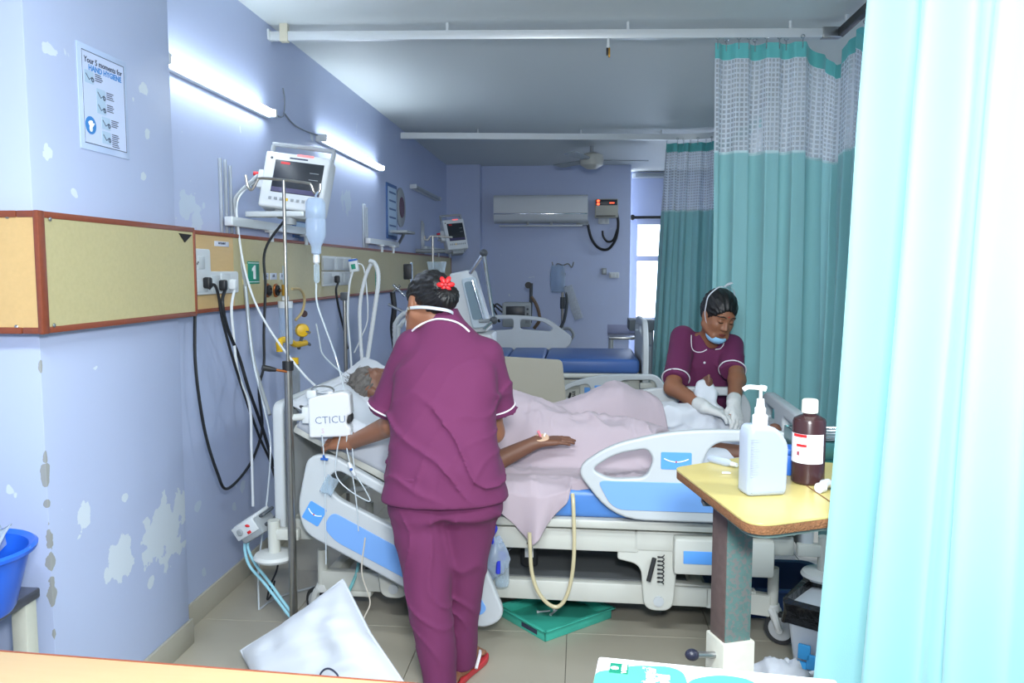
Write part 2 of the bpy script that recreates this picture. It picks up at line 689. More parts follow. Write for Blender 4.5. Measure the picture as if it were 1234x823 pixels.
mb.box((-2.2, YC0 - .056, PZ1 - e), (XC - .011, YC0 + .0, PZ1 + e), .003)
mb.box((-2.2, YC0 - .056, PZ0 - e), (XC - .011, YC0 + .0, PZ0 + e), .003)
mb.build('lipping', m_edge, t, world=True)
ch = MB()
a, b, c = atx(216, 281, px0), atx(231, 283, px0), atx(223, 292, px0)
ch.prism([(0, 0), (.001, 0), (.001, .001)], 0, .001)
ch = MB().add([a + Vector((.001, 0, 0)), b + Vector((.001, 0, 0)), c + Vector((.001, 0, 0)), a + Vector((-.01, 0, 0)), b + Vector((-.01, 0, 0)), c + Vector((-.01, 0, 0))],
              [(0, 1, 2), (3, 5, 4), (0, 3, 4, 1), (1, 4, 5, 2), (2, 5, 3, 0)])
ch.build('broken_corner', m_dark, t, world=True)
for (sx, sy) in [(60, 264), (65, 392)]:
    p = atx(sx, sy, px0)
    MB().lathe([(.006, 0), (.006, .002), (.003, .004)], p, 10, Matrix.Rotation(PI / 2, 4, 'Y')).build('screw_cap', m_steel, t, world=True)
for (sx, sy) in [(9, 261), (20, 394)]:
    p = at(sx, sy, YC0 - .05)
    MB().lathe([(.006, 0), (.006, .002), (.003, .004)], p, 10, Matrix.Rotation(PI / 2, 4, 'X')).build('screw_cap', m_steel, t, world=True)

XP = XW + .05    # face of the wall panel
t = thing('bedhead_panel', 'long beige laminate trunking strip running along the left wall with sockets', 'wall panel', (XW, YC1, PZ0))
ys = [2.885, atx(281, 300, XP).y, atx(383, 300, XP).y, atx(470, 320, XP).y, 8.0, YB - .17]
for i in range(len(ys) - 1):
    MB().box((XW, ys[i] + .001, PZ0), (XP, ys[i + 1] - .001, PZ1)).build('panel_board', m_lam2 if i == 0 else m_lam, t, world=True)
mb = MB()
for z in (PZ0, PZ1):
    mb.box((XW, 2.885, z - .008), (XP + .006, YB - .17, z + .008), .002)
mb.box((XW, YB - .18, PZ0), (XP + .006, YB - .165, PZ1), .002)
mb.build('lipping', m_edge, t, world=True)

# ------------------------------------------------------------------ tube lamps on the wall
m_tube = mat('lit_tube', (255, 255, 255), .3, var=0, emit=(235, 246, 255), estr=16.0)
m_tube_off = mat('unlit_tube', (150, 160, 165), .3, var=0)
m_batten = mat('lamp_batten', (200, 206, 210), .4)
def tube_lamp(pa, pb, label, lit=True):
    a, b = atx(*pa, XW + .05), atx(*pb, XW + .05)
    y0, y1, z = a.y, b.y, (a.z + b.z) / 2
    if pa[0] < 205:
        y0 = YC1 + .005
    t = thing('tube_lamp', label, 'lamp', (XW, y0, z), group='tube lamps along the left wall')
    MB().box((XW, y0, z - .022), (XW + .03, y1, z + .018), .004).build('batten', m_batten, t, world=True)
    mb = MB()
    mb.tube([(XW + .046, y0 + .03, z), (XW + .046, y1 - .02, z)], .016, 12)
    mb.build('tube', m_tube if lit else m_tube_off, t, world=True)
    for y in (y0 + .012, y1 - .012):
        MB().box((XW + .02, y - .012, z - .02), (XW + .066, y + .012, z + .02), .005).build('end_cap', m_batten, t, world=True)
    return t
tube_lamp((200, 72), (331, 136), 'glowing white tube lamp nearest the column, above the first monitor')
tube_lamp((390, 166), (462, 203), 'glowing white tube lamp farther along the wall, right of the monitor handle')
tube_lamp((500, 225), (530, 239), 'unlit tube lamp near the far end of the left wall', lit=False)
m_grey_cable = mat('grey_cable', (120, 128, 140), .5)
m_white_cable = mat('white_cable', (214, 220, 224), .45)
m_black_cable = mat('black_cable', (26, 28, 32), .45)
q = XW + .012
cable('lamp_wire', [atx(331, 137, q), atx(338, 141, q), atx(342, 137, q), atx(343, 120, q), atx(341, 106, q)], .004, m_grey_cable, 'short twisted wire looping up the wall between the two lit tubes', 'wire')
cable('lamp_wire', [atx(343, 137, q), atx(352, 148, q), atx(362, 155, q), atx(380, 162, q), atx(392, 164, q)], .004, m_grey_cable, 'grey wire drooping along the wall into the second lit tube', 'wire')

# ------------------------------------------------------------------ curtain tracks
m_alu = mat('white_aluminium', (208, 214, 216), .35, .2, var=.03)
m_black = mat('black_plastic', (28, 29, 32), .45)
TZ = 2.62
t = thing('curtain_track', 'white ceiling curtain rail crossing the bay nearest the camera', 'curtain rail', (XW, 4.0, TZ))
A, B = Vector((XW, 4.02, TZ)), Vector((1.27, 4.19, TZ))
Mx = frame_m(A, B - A, (0, 1, 0))
L_ = (B - A).length
MB().box((0, -.014, -.022), (L_, .014, .022), .003, M=Mx).build('rail', m_alu, t, world=True)
MB().box((0, -.03, -.02), (.012, .03, .03), .002, M=Mx).build('wall_bracket', m_alu, t, world=True)
MB().box((.06, -.02, -.028), (.10, .02, .06), .002, M=Mx).build('ceiling_bracket', mat('cream_plastic', (200, 196, 176), .5), t, world=True)
MB().box((L_ - .09, -.022, -.026), (L_, .022, .026), .002, M=Mx).build('joint_plate', m_steel, t, world=True)
for x in (.9, 1.8, 2.6):
    MB().rod(Mx @ Vector((x, 0, .02)), Mx @ Vector((x, 0, .062)), .008).build('ceiling_bracket', m_alu, t, world=True)
t = thing('curtain_track', 'dark ceiling curtain rail running toward the camera above the pleated curtain', 'curtain rail', (1.27, 4.19, TZ))
MB().box((1.255, 0.6, TZ - .02), (1.285, 4.19, TZ + .02), .003).build('rail', m_black, t, world=True)
for y in (1.2, 2.2, 3.2, 4.1):
    MB().rod((1.27, y, TZ), (1.27, y, CEIL), .008).build('ceiling_bracket', m_alu, t, world=True)
t = thing('curtain_track', 'white curtain rail across the second bay, bending at its end', 'curtain rail', (XW, 7.0, TZ))
pts = [Vector((XW, 7.0, TZ)), Vector((-.5, 7.12, TZ)), Vector((.6, 7.24, TZ)), Vector((.95, 7.26, TZ)), Vector((1.15, 7.18, TZ)), Vector((1.27, 6.95, TZ)), Vector((1.28, 6.5, TZ)), Vector((1.28, 5.2, TZ))]
mb = MB()
sp = smooth_path(pts, 8)
vsx, fsx = [], []
for i, p in enumerate(sp):
    tg = (sp[min(i + 1, len(sp) - 1)] - sp[max(i - 1, 0)]).normalized()
    nn = Vector((-tg.y, tg.x, 0))
    for (a, b) in ((-.014, -.026), (.014, -.026), (.014, .026), (-.014, .026)):
        vsx.append(p + nn * a + Vector((0, 0, b)))
for i in range(len(sp) - 1):
    for k in range(4):
        fsx.append((i * 4 + k, i * 4 + (k + 1) % 4, i * 4 + 4 + (k + 1) % 4, i * 4 + 4 + k))
fsx += [(3, 2, 1, 0), tuple(len(vsx) - 4 + k for k in range(4))]
mb.add(vsx, fsx).build('rail', m_alu, t, world=True)
for x in (-.9, .0, .7):
    MB().rod((x, 7.0 + (x - XW) * .11, TZ), (x, 7.0 + (x - XW) * .11, CEIL), .008).build('ceiling_bracket', m_alu, t, world=True)
t = thing('track_hook', 'small brass and black hook hanging from the nearest white rail', 'hook', (0.14, 4.12, 2.5))
c = at(733, 58, 4.11)
MB().rod(c + Vector((0, 0, .05)), c + Vector((0, 0, -.0)), .006, .009, 10).build('hook_stem', m_alu, t, world=True)
MB().box(c + Vector((-.010, -.008, -.035)), c + Vector((.0, .008, .002)), .003).build('hook_clip', m_black, t, world=True)
MB().box(c + Vector((.0, -.008, -.045)), c + Vector((.010, .008, .002)), .003).build('hook_tongue', mat('brass', (170, 130, 60), .35, .8), t, world=True)

# ------------------------------------------------------------------ curtains
TEAL = (146, 198, 201)
m_teal = fabric_mat('teal_curtain_cloth', TEAL, .75, .04, 500, .10, .25, .18)
m_tealband = fabric_mat('teal_header_tape', (96, 180, 180), .75, .05, 400, .10, .2)
def net_material():
    m = fabric_mat('white_curtain_net', (206, 214, 222), .8, .03, 900, .05, .1, .25)
    nt = m.node_tree
    N, L = nt.nodes, nt.links
    out = N['Material Output']
    surf = out.inputs['Surface'].links[0].from_socket
    uv = N.new('ShaderNodeUVMap')
    sep = N.new('ShaderNodeSeparateXYZ')
    L.new(uv.outputs[0], sep.inputs[0])
    hole = None
    for ax in (0, 1):
        mm = N.new('ShaderNodeMath')
        mm.operation = 'MULTIPLY'
        mm.inputs[1].default_value = 1 / 0.024
        L.new(sep.outputs[ax], mm.inputs[0])
        fr = N.new('ShaderNodeMath')
        fr.operation = 'FRACT'
        L.new(mm.outputs[0], fr.inputs[0])
        gt = N.new('ShaderNodeMath')
        gt.operation = 'GREATER_THAN'
        gt.inputs[1].default_value = 0.36
        L.new(fr.outputs[0], gt.inputs[0])
        if hole is None:
            hole = gt.outputs[0]
        else:
            mu = N.new('ShaderNodeMath')
            mu.operation = 'MULTIPLY'
            L.new(hole, mu.inputs[0])
            L.new(gt.outputs[0], mu.inputs[1])
            hole = mu.outputs[0]
    mu = N.new('ShaderNodeMath')
    mu.operation = 'MULTIPLY'
    mu.inputs[1].default_value = 0.55
    L.new(hole, mu.inputs[0])
    tr = N.new('ShaderNodeBsdfTransparent')
    ms = N.new('ShaderNodeMixShader')
    L.new(mu.outputs[0], ms.inputs[0])
    L.new(surf, ms.inputs[1])
    L.new(tr.outputs[0], ms.inputs[2])
    L.new(ms.outputs[0], out.inputs['Surface'])
    return m
m_net = net_material()
m_seam = fabric_mat('white_seam_tape', (196, 222, 226), .8)

def curtain(label, path, ztop, zmid, zbot, folds, amp, seed, hooks=(), sag=None, flare=None, fine=0.35, group=None, nu=260, fullness=1.7, net=True):
    """cloth hung from a plan path: header tape, net strip, cloth body, hooks"""
    pp = smooth_path([Vector((p[0], p[1], 0)) for p in path], 24)
    seg = [0.0]
    for i in range(1, len(pp)):
        seg.append(seg[-1] + (pp[i] - pp[i - 1]).length)
    Lt = seg[-1]
    sa = np.array(seg)
    xa = np.array([p.x for p in pp])
    ya = np.array([p.y for p in pp])
    rs = np.random.RandomState(seed)
    ph = rs.rand(6) * 6.28
    jit = np.interp(np.linspace(0, 1, 400), np.linspace(0, 1, folds + 1), np.linspace(0, 1, folds + 1) + (rs.rand(folds + 1) - .5) * .5 / folds)
    ampj = .6 + .8 * rs.rand(folds * 2 + 2)
    loc = (path[0][0], path[0][1], zbot)
    t = thing('privacy_curtain', label, 'curtain', loc, group=group)
    H_ = ztop - zbot
    def pos(s, z):
        d = s * Lt
        x, y = np.interp(d, sa, xa), np.interp(d, sa, ya)
        d2 = min(d + .01, Lt); d1 = max(d - .01, 0)
        tx, ty = np.interp(d2, sa, xa) - np.interp(d1, sa, xa), np.interp(d2, sa, ya) - np.interp(d1, sa, ya)
        l = math.hypot(tx, ty) + 1e-9
        nx, ny = -ty / l, tx / l
        w = np.interp(s, np.linspace(0, 1, 400), jit)
        k = (ztop - z) / H_
        a = amp * (0.45 + 0.55 * min(1, k * 3.0)) * np.interp(s, np.linspace(0, 1, len(ampj)), ampj)
        ang = 2 * PI * folds * w + .5 * math.sin(2.2 * k + ph[0]) + .3 * math.sin(9 * s + 3 * k)
        off = a * (math.sin(ang) + fine * math.sin(2 * ang + ph[1] + 1.5 * k)) + .012 * math.sin(5 * k + 12 * s + ph[2])
        along = -.25 * a * math.sin(2 * ang)
        px, py = x + nx * off + tx / l * along, y + ny * off + ty / l * along
        if flare:
            fx, fy = flare(s, k)
            px += fx
            py += fy
        dz = sag(s) * max(0, 1 - k * 2.2) if sag else 0
        return (px, py, z - dz)
    def strip(name, z1, z0, m, nv):
        mb = MB()
        mb.grid(lambda u, v: pos(u, z1 + (z0 - z1) * v), nu, nv, lambda u, v: (u * Lt * fullness, z1 + (z0 - z1) * v))
        return mb.build(name, m, t, world=True, angle=180)
    if net:
        strip('header_tape', ztop, ztop - .075, m_tealband, 4)
        strip('net_strip', ztop - .075, zmid, m_net, 14)
        strip('seam', zmid + .004, zmid - .012, m_seam, 2)
        strip('cloth', zmid - .006, zbot, m_teal, 46)
    else:
        strip('cloth', ztop, zbot, m_teal, 60)
    hook_me = None
    for s in hooks:
        p = Vector(pos(s, ztop))
        top = TZ - .02
        if hook_me is None:
            mb = MB()
            mb.tube([(0, 0, .0), (0, 0, -.05)], .0035, 6)
            mb.tube([(.009 * math.cos(a), .0, .006 + .009 * math.sin(a)) for a in np.linspace(0, 2 * PI, 13)[:-1]], .0028, 6, closed=True)
            o = mb.build('hook', m_chrome, t)
            hook_me = o.data
        else:
            o = bpy.data.objects.new('hook', hook_me)
            COL.objects.link(o)
            o.parent = t
        o.location = (p.x - loc[0], p.y - loc[1], top - .006 - loc[2])
    return t

def sag1(s):
    # swags between widely spaced hooks
    d = 0
    for (a, b, h) in ((.20, .36, .13), (.36, .47, .10)):
        if a < s < b:
            d += h * (1 - abs((s - a) / (b - a) * 2 - 1))
    return d
curtain('teal curtain with white net top hanging at the corner of the two nearest rails',
        [(.655, 4.15), (.85, 4.17), (1.05, 4.18), (1.22, 4.16), (1.27, 4.02), (1.275, 3.7), (1.275, 3.3), (1.275, 2.9), (1.275, 2.5)],
        2.575, 2.045, .14, 15, .05, 3, hooks=[.005, .03, .055, .075, .095, .115, .14, .16, .19, .355, .46, .52, .58, .65, .72, .8, .9], sag=sag1, group='teal privacy curtains', nu=420)
curtain('far teal curtain gathered at the bend of the second rail',
        [(.735, 7.24), (.90, 7.26), (1.12, 7.19), (1.24, 7.0), (1.275, 6.6), (1.28, 6.0)],
        2.565, 1.98, .15, 13, .05, 11, hooks=[.02, .06, .1, .14, .18, .22, .26, .3, .35, .4, .5, .6, .8], flare=lambda s, k: (-.10 * k * max(0, 1 - s * 2), 0), group='teal privacy curtains', nu=300)
def flare_near(s, k):
    w = max(0, 1 - s * 2.2)
    return (-.10 * k * w, -.02 * k * w)
curtain('pale bright teal curtain closest to the camera at the right edge of the picture',
        [(.625, 1.72), (.66, 1.60), (.71, 1.45), (.76, 1.28), (.81, 1.08), (.87, .85), (.95, .6)],
        2.575, 2.1, .10, 7, .030, 23, hooks=(), flare=flare_near, group='teal privacy curtains', fine=.55, nu=260)
t = thing('curtain_track', 'white curtain rail above the curtain closest to the camera', 'curtain rail', (.66, 1.6, TZ))
mb = MB()
mb.tube([(.60, 1.80, TZ), (.71, 1.45, TZ), (.81, 1.08, TZ), (.95, .6, TZ), (1.27, .3, TZ)], .018, 10)
mb.build('rail', m_alu, t, world=True)
for p in ((.66, 1.6), (.90, .75)):
    MB().rod((p[0], p[1], TZ), (p[0], p[1], CEIL), .008).build('ceiling_bracket', m_alu, t, world=True)
# ------------------------------------------------------------------ hospital beds
m_bedw = mat('bed_white_plastic', (192, 198, 201), .42, var=.02)
m_bedp = mat('bed_white_powder_coat', (198, 200, 192), .40, var=.03)
m_inset = mat('bed_blue_inset', (122, 170, 232), .40, var=.02)
m_blabel = mat('bed_blue_label', (92, 160, 236), .40, var=.02)
m_mat_blue = mat('blue_mattress_vinyl', (84, 140, 214), .38, var=.04)
m_base_plate = mat('bed_grey_base_plate', (92, 96, 98), .55, var=.06)
m_wheel = mat('grey_caster_wheel', (172, 176, 178), .5)
m_rubber = mat('dark_rubber', (40, 42, 44), .7)
m_grey = mat('bumper_grey', (205, 208, 206), .5)
m_label_white = mat('white_print', (240, 242, 244), .5, var=0)
m_red = mat('red_print', (206, 36, 40), .4, var=0)

def rail_foot(scale=1.0, mirror=False):
    outer = round_poly([(0, .19), (.13, .285), (.335, .338), (.49, .352), (.78, .352), (.845, .27), (.83, 0), (.15, 0)], [.06, .2, .2, .2, .10, .08, .03, .12], 6)
    h1 = round_poly([(.062, .19), (.15, .252), (.27, .275), (.293, .235), (.268, .165), (.13, .155)], [.03, .08, .03, .03, .03, .05], 5)
    h2 = round_poly([(.462, .20), (.505, .305), (.765, .312), (.795, .2), (.6, .192)], [.02, .05, .05, .03, .1], 5)
    inset = round_poly([(.085, .15), (.79, .15), (.79, .04), (.145, .04)], [.03, .02, .02, .05], 5)
    label = ((.320, .2), (.432, .265))
    return outer, [h1, h2], inset, label

def rail_head():
    outer = round_poly([(-.075, .20), (.0, .252), (.40, .262), (.66, .235), (.76, .165), (.895, .06), (.84, -.035), (.06, -.075), (-.012, 0)], [.05, .08, .2, .1, .1, .06, .08, .06, .05], 6)
    h1 = round_poly([(.035, .15), (.05, .215), (.37, .225), (.37, .135), (.10, .115)], [.03, .04, .03, .03, .05], 5)
    h2 = round_poly([(.43, .135), (.43, .222), (.63, .205), (.715, .145), (.69, .12)], [.03, .03, .08, .03, .03], 5)
    inset = round_poly([(.115, .062), (.74, .095), (.82, .05), (.80, .005), (.18, -.035), (.115, -.01)], [.03, .05, .04, .04, .08, .03], 5)
    label = ((.022, -.022), (.096, .055))
    return outer, [h1, h2], inset, label

def side_rail(parent, kind, M, face=1):
    """M takes (u along, v up, w outward); face = +1 when the printed side looks along +w"""
    outer, holes, inset, label = rail_foot() if kind == 'foot' else rail_head()
    me = plate_mesh(outer, holes, .036, .009, 3)
    mb = MB().mesh(me, M)
    r = mb.build('side_rail', m_bedw, parent, angle=40)
    z = .0185 * face
    me = plate_mesh(inset, (), .005, .0015, 1)
    MB().mesh(me, M @ Matrix.Translation((0, 0, z))).build('blue_inset', m_inset, r, label='pale blue inset panel')
    (x0, y0), (x1, y1) = label
    me = plate_mesh(round_poly([(x0, y0), (x1, y0), (x1, y1), (x0, y1)], .006, 3), (), .004, .001, 1)
    lb = MB().mesh(me, M @ Matrix.Translation((0, 0, z))).build('angle_label', m_blabel, r, label='bright blue angle gauge label')
    cx, cy, w = (x0 + x1) / 2, (y0 + y1) / 2, (x1 - x0)
    mb = MB()
    arc = [M @ Vector((cx + w * .40 * s, cy - .004 + .012 * s * s, z + .0022 * face)) for s in np.linspace(-1, 1, 11)]
    mb.tube(arc, .0022, 6)
    mb.build('gauge_track', m_label_white, parent if False else r)
    MB().ball(M @ Vector((cx, cy - .003, z + .003 * face)), .0032, 6).build('gauge_ball', m_red, r)
    return r

def castor(parent, x, y, yaw, z_axle=.065, top=.30):
    mb = MB()
    mb.rod((x, y, z_axle + .085), (x, y, top), .021, None, 14)
    post = mb.build('caster_post', m_bedp, parent)
    d = Vector((math.cos(yaw), math.sin(yaw), 0))
    s = Vector((-d.y, d.x, 0))
    c = Vector((x, y, z_axle)) + d * .035
    mb = MB()
    mb.lathe([(.028, 0), (.030, .012), (.026, .03)], (x, y, z_axle + .06), 16)
    for k in (-1, 1):
        mb.tube([Vector((x, y, z_axle + .075)) + s * .020 * k, Vector((x, y, z_axle + .06)) + s * .024 * k + d * .012, c + s * .026 * k], [.016, .016, .012], 8)
    mb.build('caster_fork', m_grey, post)
    Mr = frame_m(c, d, (0, 0, 1)).to_3x3().to_4x4()
    wh = MB().lathe([(.045, -.014), (.047, -.006), (.047, .006), (.045, .014), ], c, 24, Mr).build('caster_disc', m_wheel, post)
    MB().lathe([(.046, -.010), (.062, -.012), (.0645, 0), (.062, .012), (.046, .010)], c, 24, Mr, caps=False).build('tyre', m_rubber, post)
    MB().lathe([(.014, -.028), (.014, .028)], c, 12, Mr).build('axle_cap', m_grey, post)

def bumper(parent, base, tip, z0, z1):
    mb = MB()
    mb.box((min(base[0], tip[0]) - .0, tip[1] - .018, z1 - .075), (max(base[0], tip[0]), tip[1] + .018, z1 - .03), .006)
    arm = mb.build('bumper_arm', m_bedp, parent)
    MB().rod((tip[0], tip[1], z0), (tip[0], tip[1], z1), .024, .024, 16).build('bumper_post', m_bedp, arm)
    MB().lathe([(.03, .0), (.075, .004), (.082, .014), (.075, .026), (.03, .034)], (tip[0], tip[1], z0 - .02), 28).build('bumper_disc', m_grey, arm)

def end_board(parent, x, z0, z1, name, w=.46, tilt=0, mm=None, sq=False):
    sgn = 1 if x > 0 else -1
    h = z1 - z0
    outer = round_poly([(-w, 0), (w, 0), (w, h * .70), (w - .13, h), (-w + .13, h), (-w, h * .70)], [.04, .04, .14, .16, .16, .14], 7)
    if sq:
        outer = round_poly([(-w, 0), (w, 0), (w, h), (-w, h)], [.04, .04, .05, .05], 6)
    hole1 = round_poly([(-.33, h * .74), (-.08, h * .80), (-.08, h * .89), (-.27, h * .89)], .03, 5)
    hole2 = [(-p[0], p[1]) for p in reversed(hole1)]
    hole3 = round_poly([(w - .075, h * .25), (w - .03, h * .25), (w - .035, h * .62), (w - .09, h * .68)], .02, 4)
    hole4 = [(-p[0], p[1]) for p in reversed(hole3)]
    me = plate_mesh(outer, [hole1, hole2, hole3, hole4], .045, .012, 3)
    M = Matrix(((0, 0, sgn, x), (1, 0, 0, 0), (0, 1, 0, z0), (0, 0, 0, 1)))
    b = MB().mesh(me, M).build(name, mm or m_bedw, parent, angle=40)
    me = plate_mesh(round_poly([(-.28, h * .18), (.28, h * .18), (.30, h * .60), (-.30, h * .60)], .05, 5), (), .006, .002, 1)
    MB().mesh(me, M @ Matrix.Translation((0, 0, .024))).build('blue_inset', m_inset, b)
    return b

def make_bed(name, label, loc, rz, hd, back=0.0, low=0.17, hx=-1.0, head=True, blen=.76):
    t = thing(name, label, 'bed', loc, rz, group='hospital beds')
    # undercarriage
    for y in (-.34, .34):
        mb = MB()
        mb.box((-.87, y - .022, low - .035), (.70, y + .022, low + .045), .006)
        q = [(.69, low + .045), (.93, low + .02), (.93, low - .06), (.69, low - .035)]
        mb.prism(q, -.022, .022, Matrix(((1, 0, 0, 0), (0, 0, -1, y), (0, 1, 0, 0), (0, 0, 0, 1))))
        mb.build('base_beam', m_bedp, t)
    for x in (-.84, .66):
        MB().box((x - .025, -.33, low - .02), (x + .025, .33, low + .03), .005).build('base_crossbar', m_bedp, t)
    for (x, y, yaw) in ((-.87, -.34, 2.6), (-.87, .34, 2.2), (.945, -.34, -.5), (.945, .34, 2.9)):
        castor(t, x, y, yaw, .065, low + .13)
    MB().box((-.70, -.31, low + .03), (.62, .31, low + .045), .004).build('base_plate', m_base_plate, t)  # dark grey plate filling the space between the base beams
    MB().box((-.86, -.36, low - .06), (-.66, -.30, low - .035), .006).build('pedal_box', m_bedp, t)
    # lift arms
    for x in (-.55, .50):
        mb = MB()
        pl = round_poly([(-.055, .0), (.055, .0), (.075, .27), (-.16, .27), (-.16, .20), (-.07, .18)], [.045, .045, .02, .01, .01, .04], 6)
        hgt = hd - .13
        z0 = low + .03
        M = Matrix(((1, 0, 0, x), (0, 0, 1, -.40), (0, 1, 0, hgt - .235), (0, 0, 0, 1)))
        me = plate_mesh(pl, (), .03, .006, 2)
        lb = MB().mesh(me, M).build('lift_bracket', m_bedp, t)
        MB().lathe([(.02, -.004), (.02, .004)], (x, -.418, hgt - .195), 18, Matrix.Rotation(PI / 2, 4, 'X')).build('pivot_cap', m_bedw, lb)
        MB().box((x - .17, .36, hgt - .02), (x + .07, .39, hgt + .04), .005).build('lift_bracket', m_bedp, t)
        for ya in (-.33, .33):
            M2 = frame_m((x, ya, hgt - .17), (.36, 0, -(hgt - .17 - low) * .8), (0, 1, 0))
            MB().box((0, -.02, -.03), (.38, .02, .03), .006, M=M2).build('lift_arm', m_bedp, t)
    # upper frame and deck
    for y in (-.40, .40):
        MB().box((-.98, y - .02, hd - .135), (.42, y + .02, hd - .05), .006).build('side_beam', m_bedp, t)
        MB().box((.40, y - .02, hd - .125), (1.0, y + .02, hd - .05), .006).build('side_beam', m_bedp, t)
    for x in (-.97, -.2, .3, .97):
        MB().box((x - .02, -.39, hd - .12), (x + .02, .39, hd - .06), .005).build('cross_beam', m_bedp, t)
    MB().box((-.25, -.455, hd - .035), (1.0, .455, hd), .008).build('deck_panel', m_bedp, t)
    if back > 0:
        Mb = Matrix.Translation((-.25, 0, hd)) @ Matrix.Rotation(back, 4, 'Y')
        MB().box((-.76, -.455, -.035), (0, .455, 0), .008, M=Mb).build('backrest_panel', m_bedp, t)
    else:
        Mb = Matrix.Translation((-.25, 0, hd))
        MB().box((-blen, -.455, -.035), (-.002, .455, 0), .008, M=Mb).build('backrest_panel', m_bedp, t)
    # control box with blue panel
    cb = MB().box((.55, -.475, hd - .195), (.92, -.40, hd - .055), .012).build('control_box', m_bedp, t)
    MB().box((.585, -.478, hd - .15), (.705, -.474, hd - .10), .002).build('control_label', m_blabel, cb, label='blue control label')
    # motors
    MB().lathe([(.036, 0), (.036, .14)], (-.02, -.22, low + .06), 20).build('actuator', m_rubber, t)
    MB().box((-.035, -.259, low + .10), (-.0, -.255, low + .18), .001).build('actuator_sticker', m_label_white, t)
    # drawer catch and spring
    mb = MB()
    mb.rod((.46, -.43, hd - .24), (.48, -.43, hd - .15), .009)
    mb.tube([(.505 + .012 * math.cos(a), -.43 + .012 * math.sin(a), hd - .25 + a * .0026) for a in np.linspace(0, 44, 120)], .0022, 5)
    mb.build('release_spring', m_rubber, t)
    bumper(t, (-.9, -.40), (hx - .005, -.505), hd - .17, hd - .03)
    bumper(t, (-.9, .40), (hx - .005, .505), hd - .17, hd - .03)
    bumper(t, (1.0, -.40), (1.10, -.46), hd - .17, hd - .03)
    bumper(t, (1.0, .40), (1.10, .46), hd - .17, hd - .03)
    if head:
        end_board(t, hx, hd - .12, hd + .43, 'headboard', sq=True)
    end_board(t, 1.04, hd - .10, hd + .40, 'footboard')
    return t

BX, BY, BRZ = -.175, 3.46, R(-1.5)
HD = 0.50
bed = make_bed('hospital_bed', 'white hospital bed with raised backrest where the patient lies, nearest the camera', (BX, BY, 0), BRZ, HD, back=R(27))
MBED = Matrix.Translation((BX, BY, 0)) @ Matrix.Rotation(BRZ, 4, 'Z')
IBED = MBED.inverted()
# near foot rail, raised
u0 = IBED @ at(692, 622, 2.98)
side_rail(bed, 'foot', Matrix(((1, 0, 0, u0.x), (0, 0, -1, -.475), (0, 1, 0, HD + .015), (0, 0, 0, 1))))
# far foot rail, raised (seen from its inner side)
side_rail(bed, 'foot', Matrix(((1, 0, 0, u0.x - .02), (0, 0, -1, .49), (0, 1, 0, HD + .035), (0, 0, 0, 1))), face=-1)
# near head rail: lowered, turned with the backrest
o = IBED @ at(363, 612, 2.96)
c31, s31 = math.cos(R(30)), math.sin(R(30))
side_rail(bed, 'head', Matrix(((c31, s31, 0, o.x), (0, 0, -1, o.y), (-s31, c31, 0, o.z), (0, 0, 0, 1))))
# mattress sections
def mattress(parent, hd, back, th=.115, m=m_mat_blue, secs=((-.25, .98),), blen=.75):
    for (a, b) in secs:
        MB().box((a + .003, -.44, hd), (b - .003, .44, hd + th), .028, 4).build('mattress_section', m, parent)
    Mb = Matrix.Translation((-.25, 0, hd)) @ Matrix.Rotation(back, 4, 'Y')
    MB().box((-blen, -.44, .0), (-.004, .44, th), .028, 4, M=Mb).build('mattress_section', m, parent)
mattress(bed, HD, R(27))

# second bed, empty, in the next bay
H2 = 0.675
bed2 = make_bed('hospital_bed', 'empty hospital bed with bare blue mattress in the second bay', (-.545, 6.46, 0), R(0), H2, back=0, low=.17, head=False, blen=.46)
side_rail(bed2, 'foot', Matrix(((1, 0, 0, .34), (0, 0, -1, -.49), (0, 1, 0, H2 - .345), (0, 0, 0, 1))))
c, s = 1, 0
side_rail(bed2, 'head', Matrix(((1, 0, 0, -.40), (0, 0, -1, .47), (0, 1, 0, H2 + .13), (0, 0, 0, 1))), face=-1)
mattress(bed2, H2, 0, .11, mat('blue_mattress_vinyl_dark', (60, 96, 158), .4, var=.05), ((-.25, -.02), (-.02, .28), (.28, 1.0)), .45)
m_beige = mat('beige_board', (172, 168, 152), .5, var=.03)
b0 = MB()
Mb_ = frame_m((-.56, 4.62, 0.0), (1, 0, 0), (0, .05, 1))
b0.mesh(plate_mesh(round_poly([(0, 0), (.56, 0), (.46, .93), (.04, .95)], [.01, .02, .03, .03], 4), (), .028, .005, 2), Mb_)
single('backing_board', b0, m_beige, 'plain beige board standing upright between the two beds', 'board', (-.3, 4.62, 0))
# ------------------------------------------------------------------ implicit surfaces for bodies and clothes
def _seg(P, a, b):
    a, b = np.array(a, float), np.array(b, float)
    ab = b - a
    t = np.clip((P - a) @ ab / (ab @ ab + 1e-12), 0, 1)
    d = P - a - t[:, None] * ab
    return np.sqrt((d * d).sum(1)), t
def cap(a, b, ra, rb=None, k=.02, op='u'):
    rb = ra if rb is None else rb
    def f(P):
        d, t = _seg(P, a, b)
        return d - (ra + (rb - ra) * t)
    return (f, k, op)
def ell(c, r, M=None, k=.02, op='u'):
    c, r = np.array(c, float), np.array(r, float)
    Rm = np.array(M) if M is not None else None
    def f(P):
        q = P - c
        if Rm is not None:
            q = q @ Rm
        k0 = np.sqrt(((q / r) ** 2).sum(1))
        k1 = np.sqrt(((q / (r * r)) ** 2).sum(1)) + 1e-9
        return k0 * (k0 - 1) / k1
    return (f, k, op)
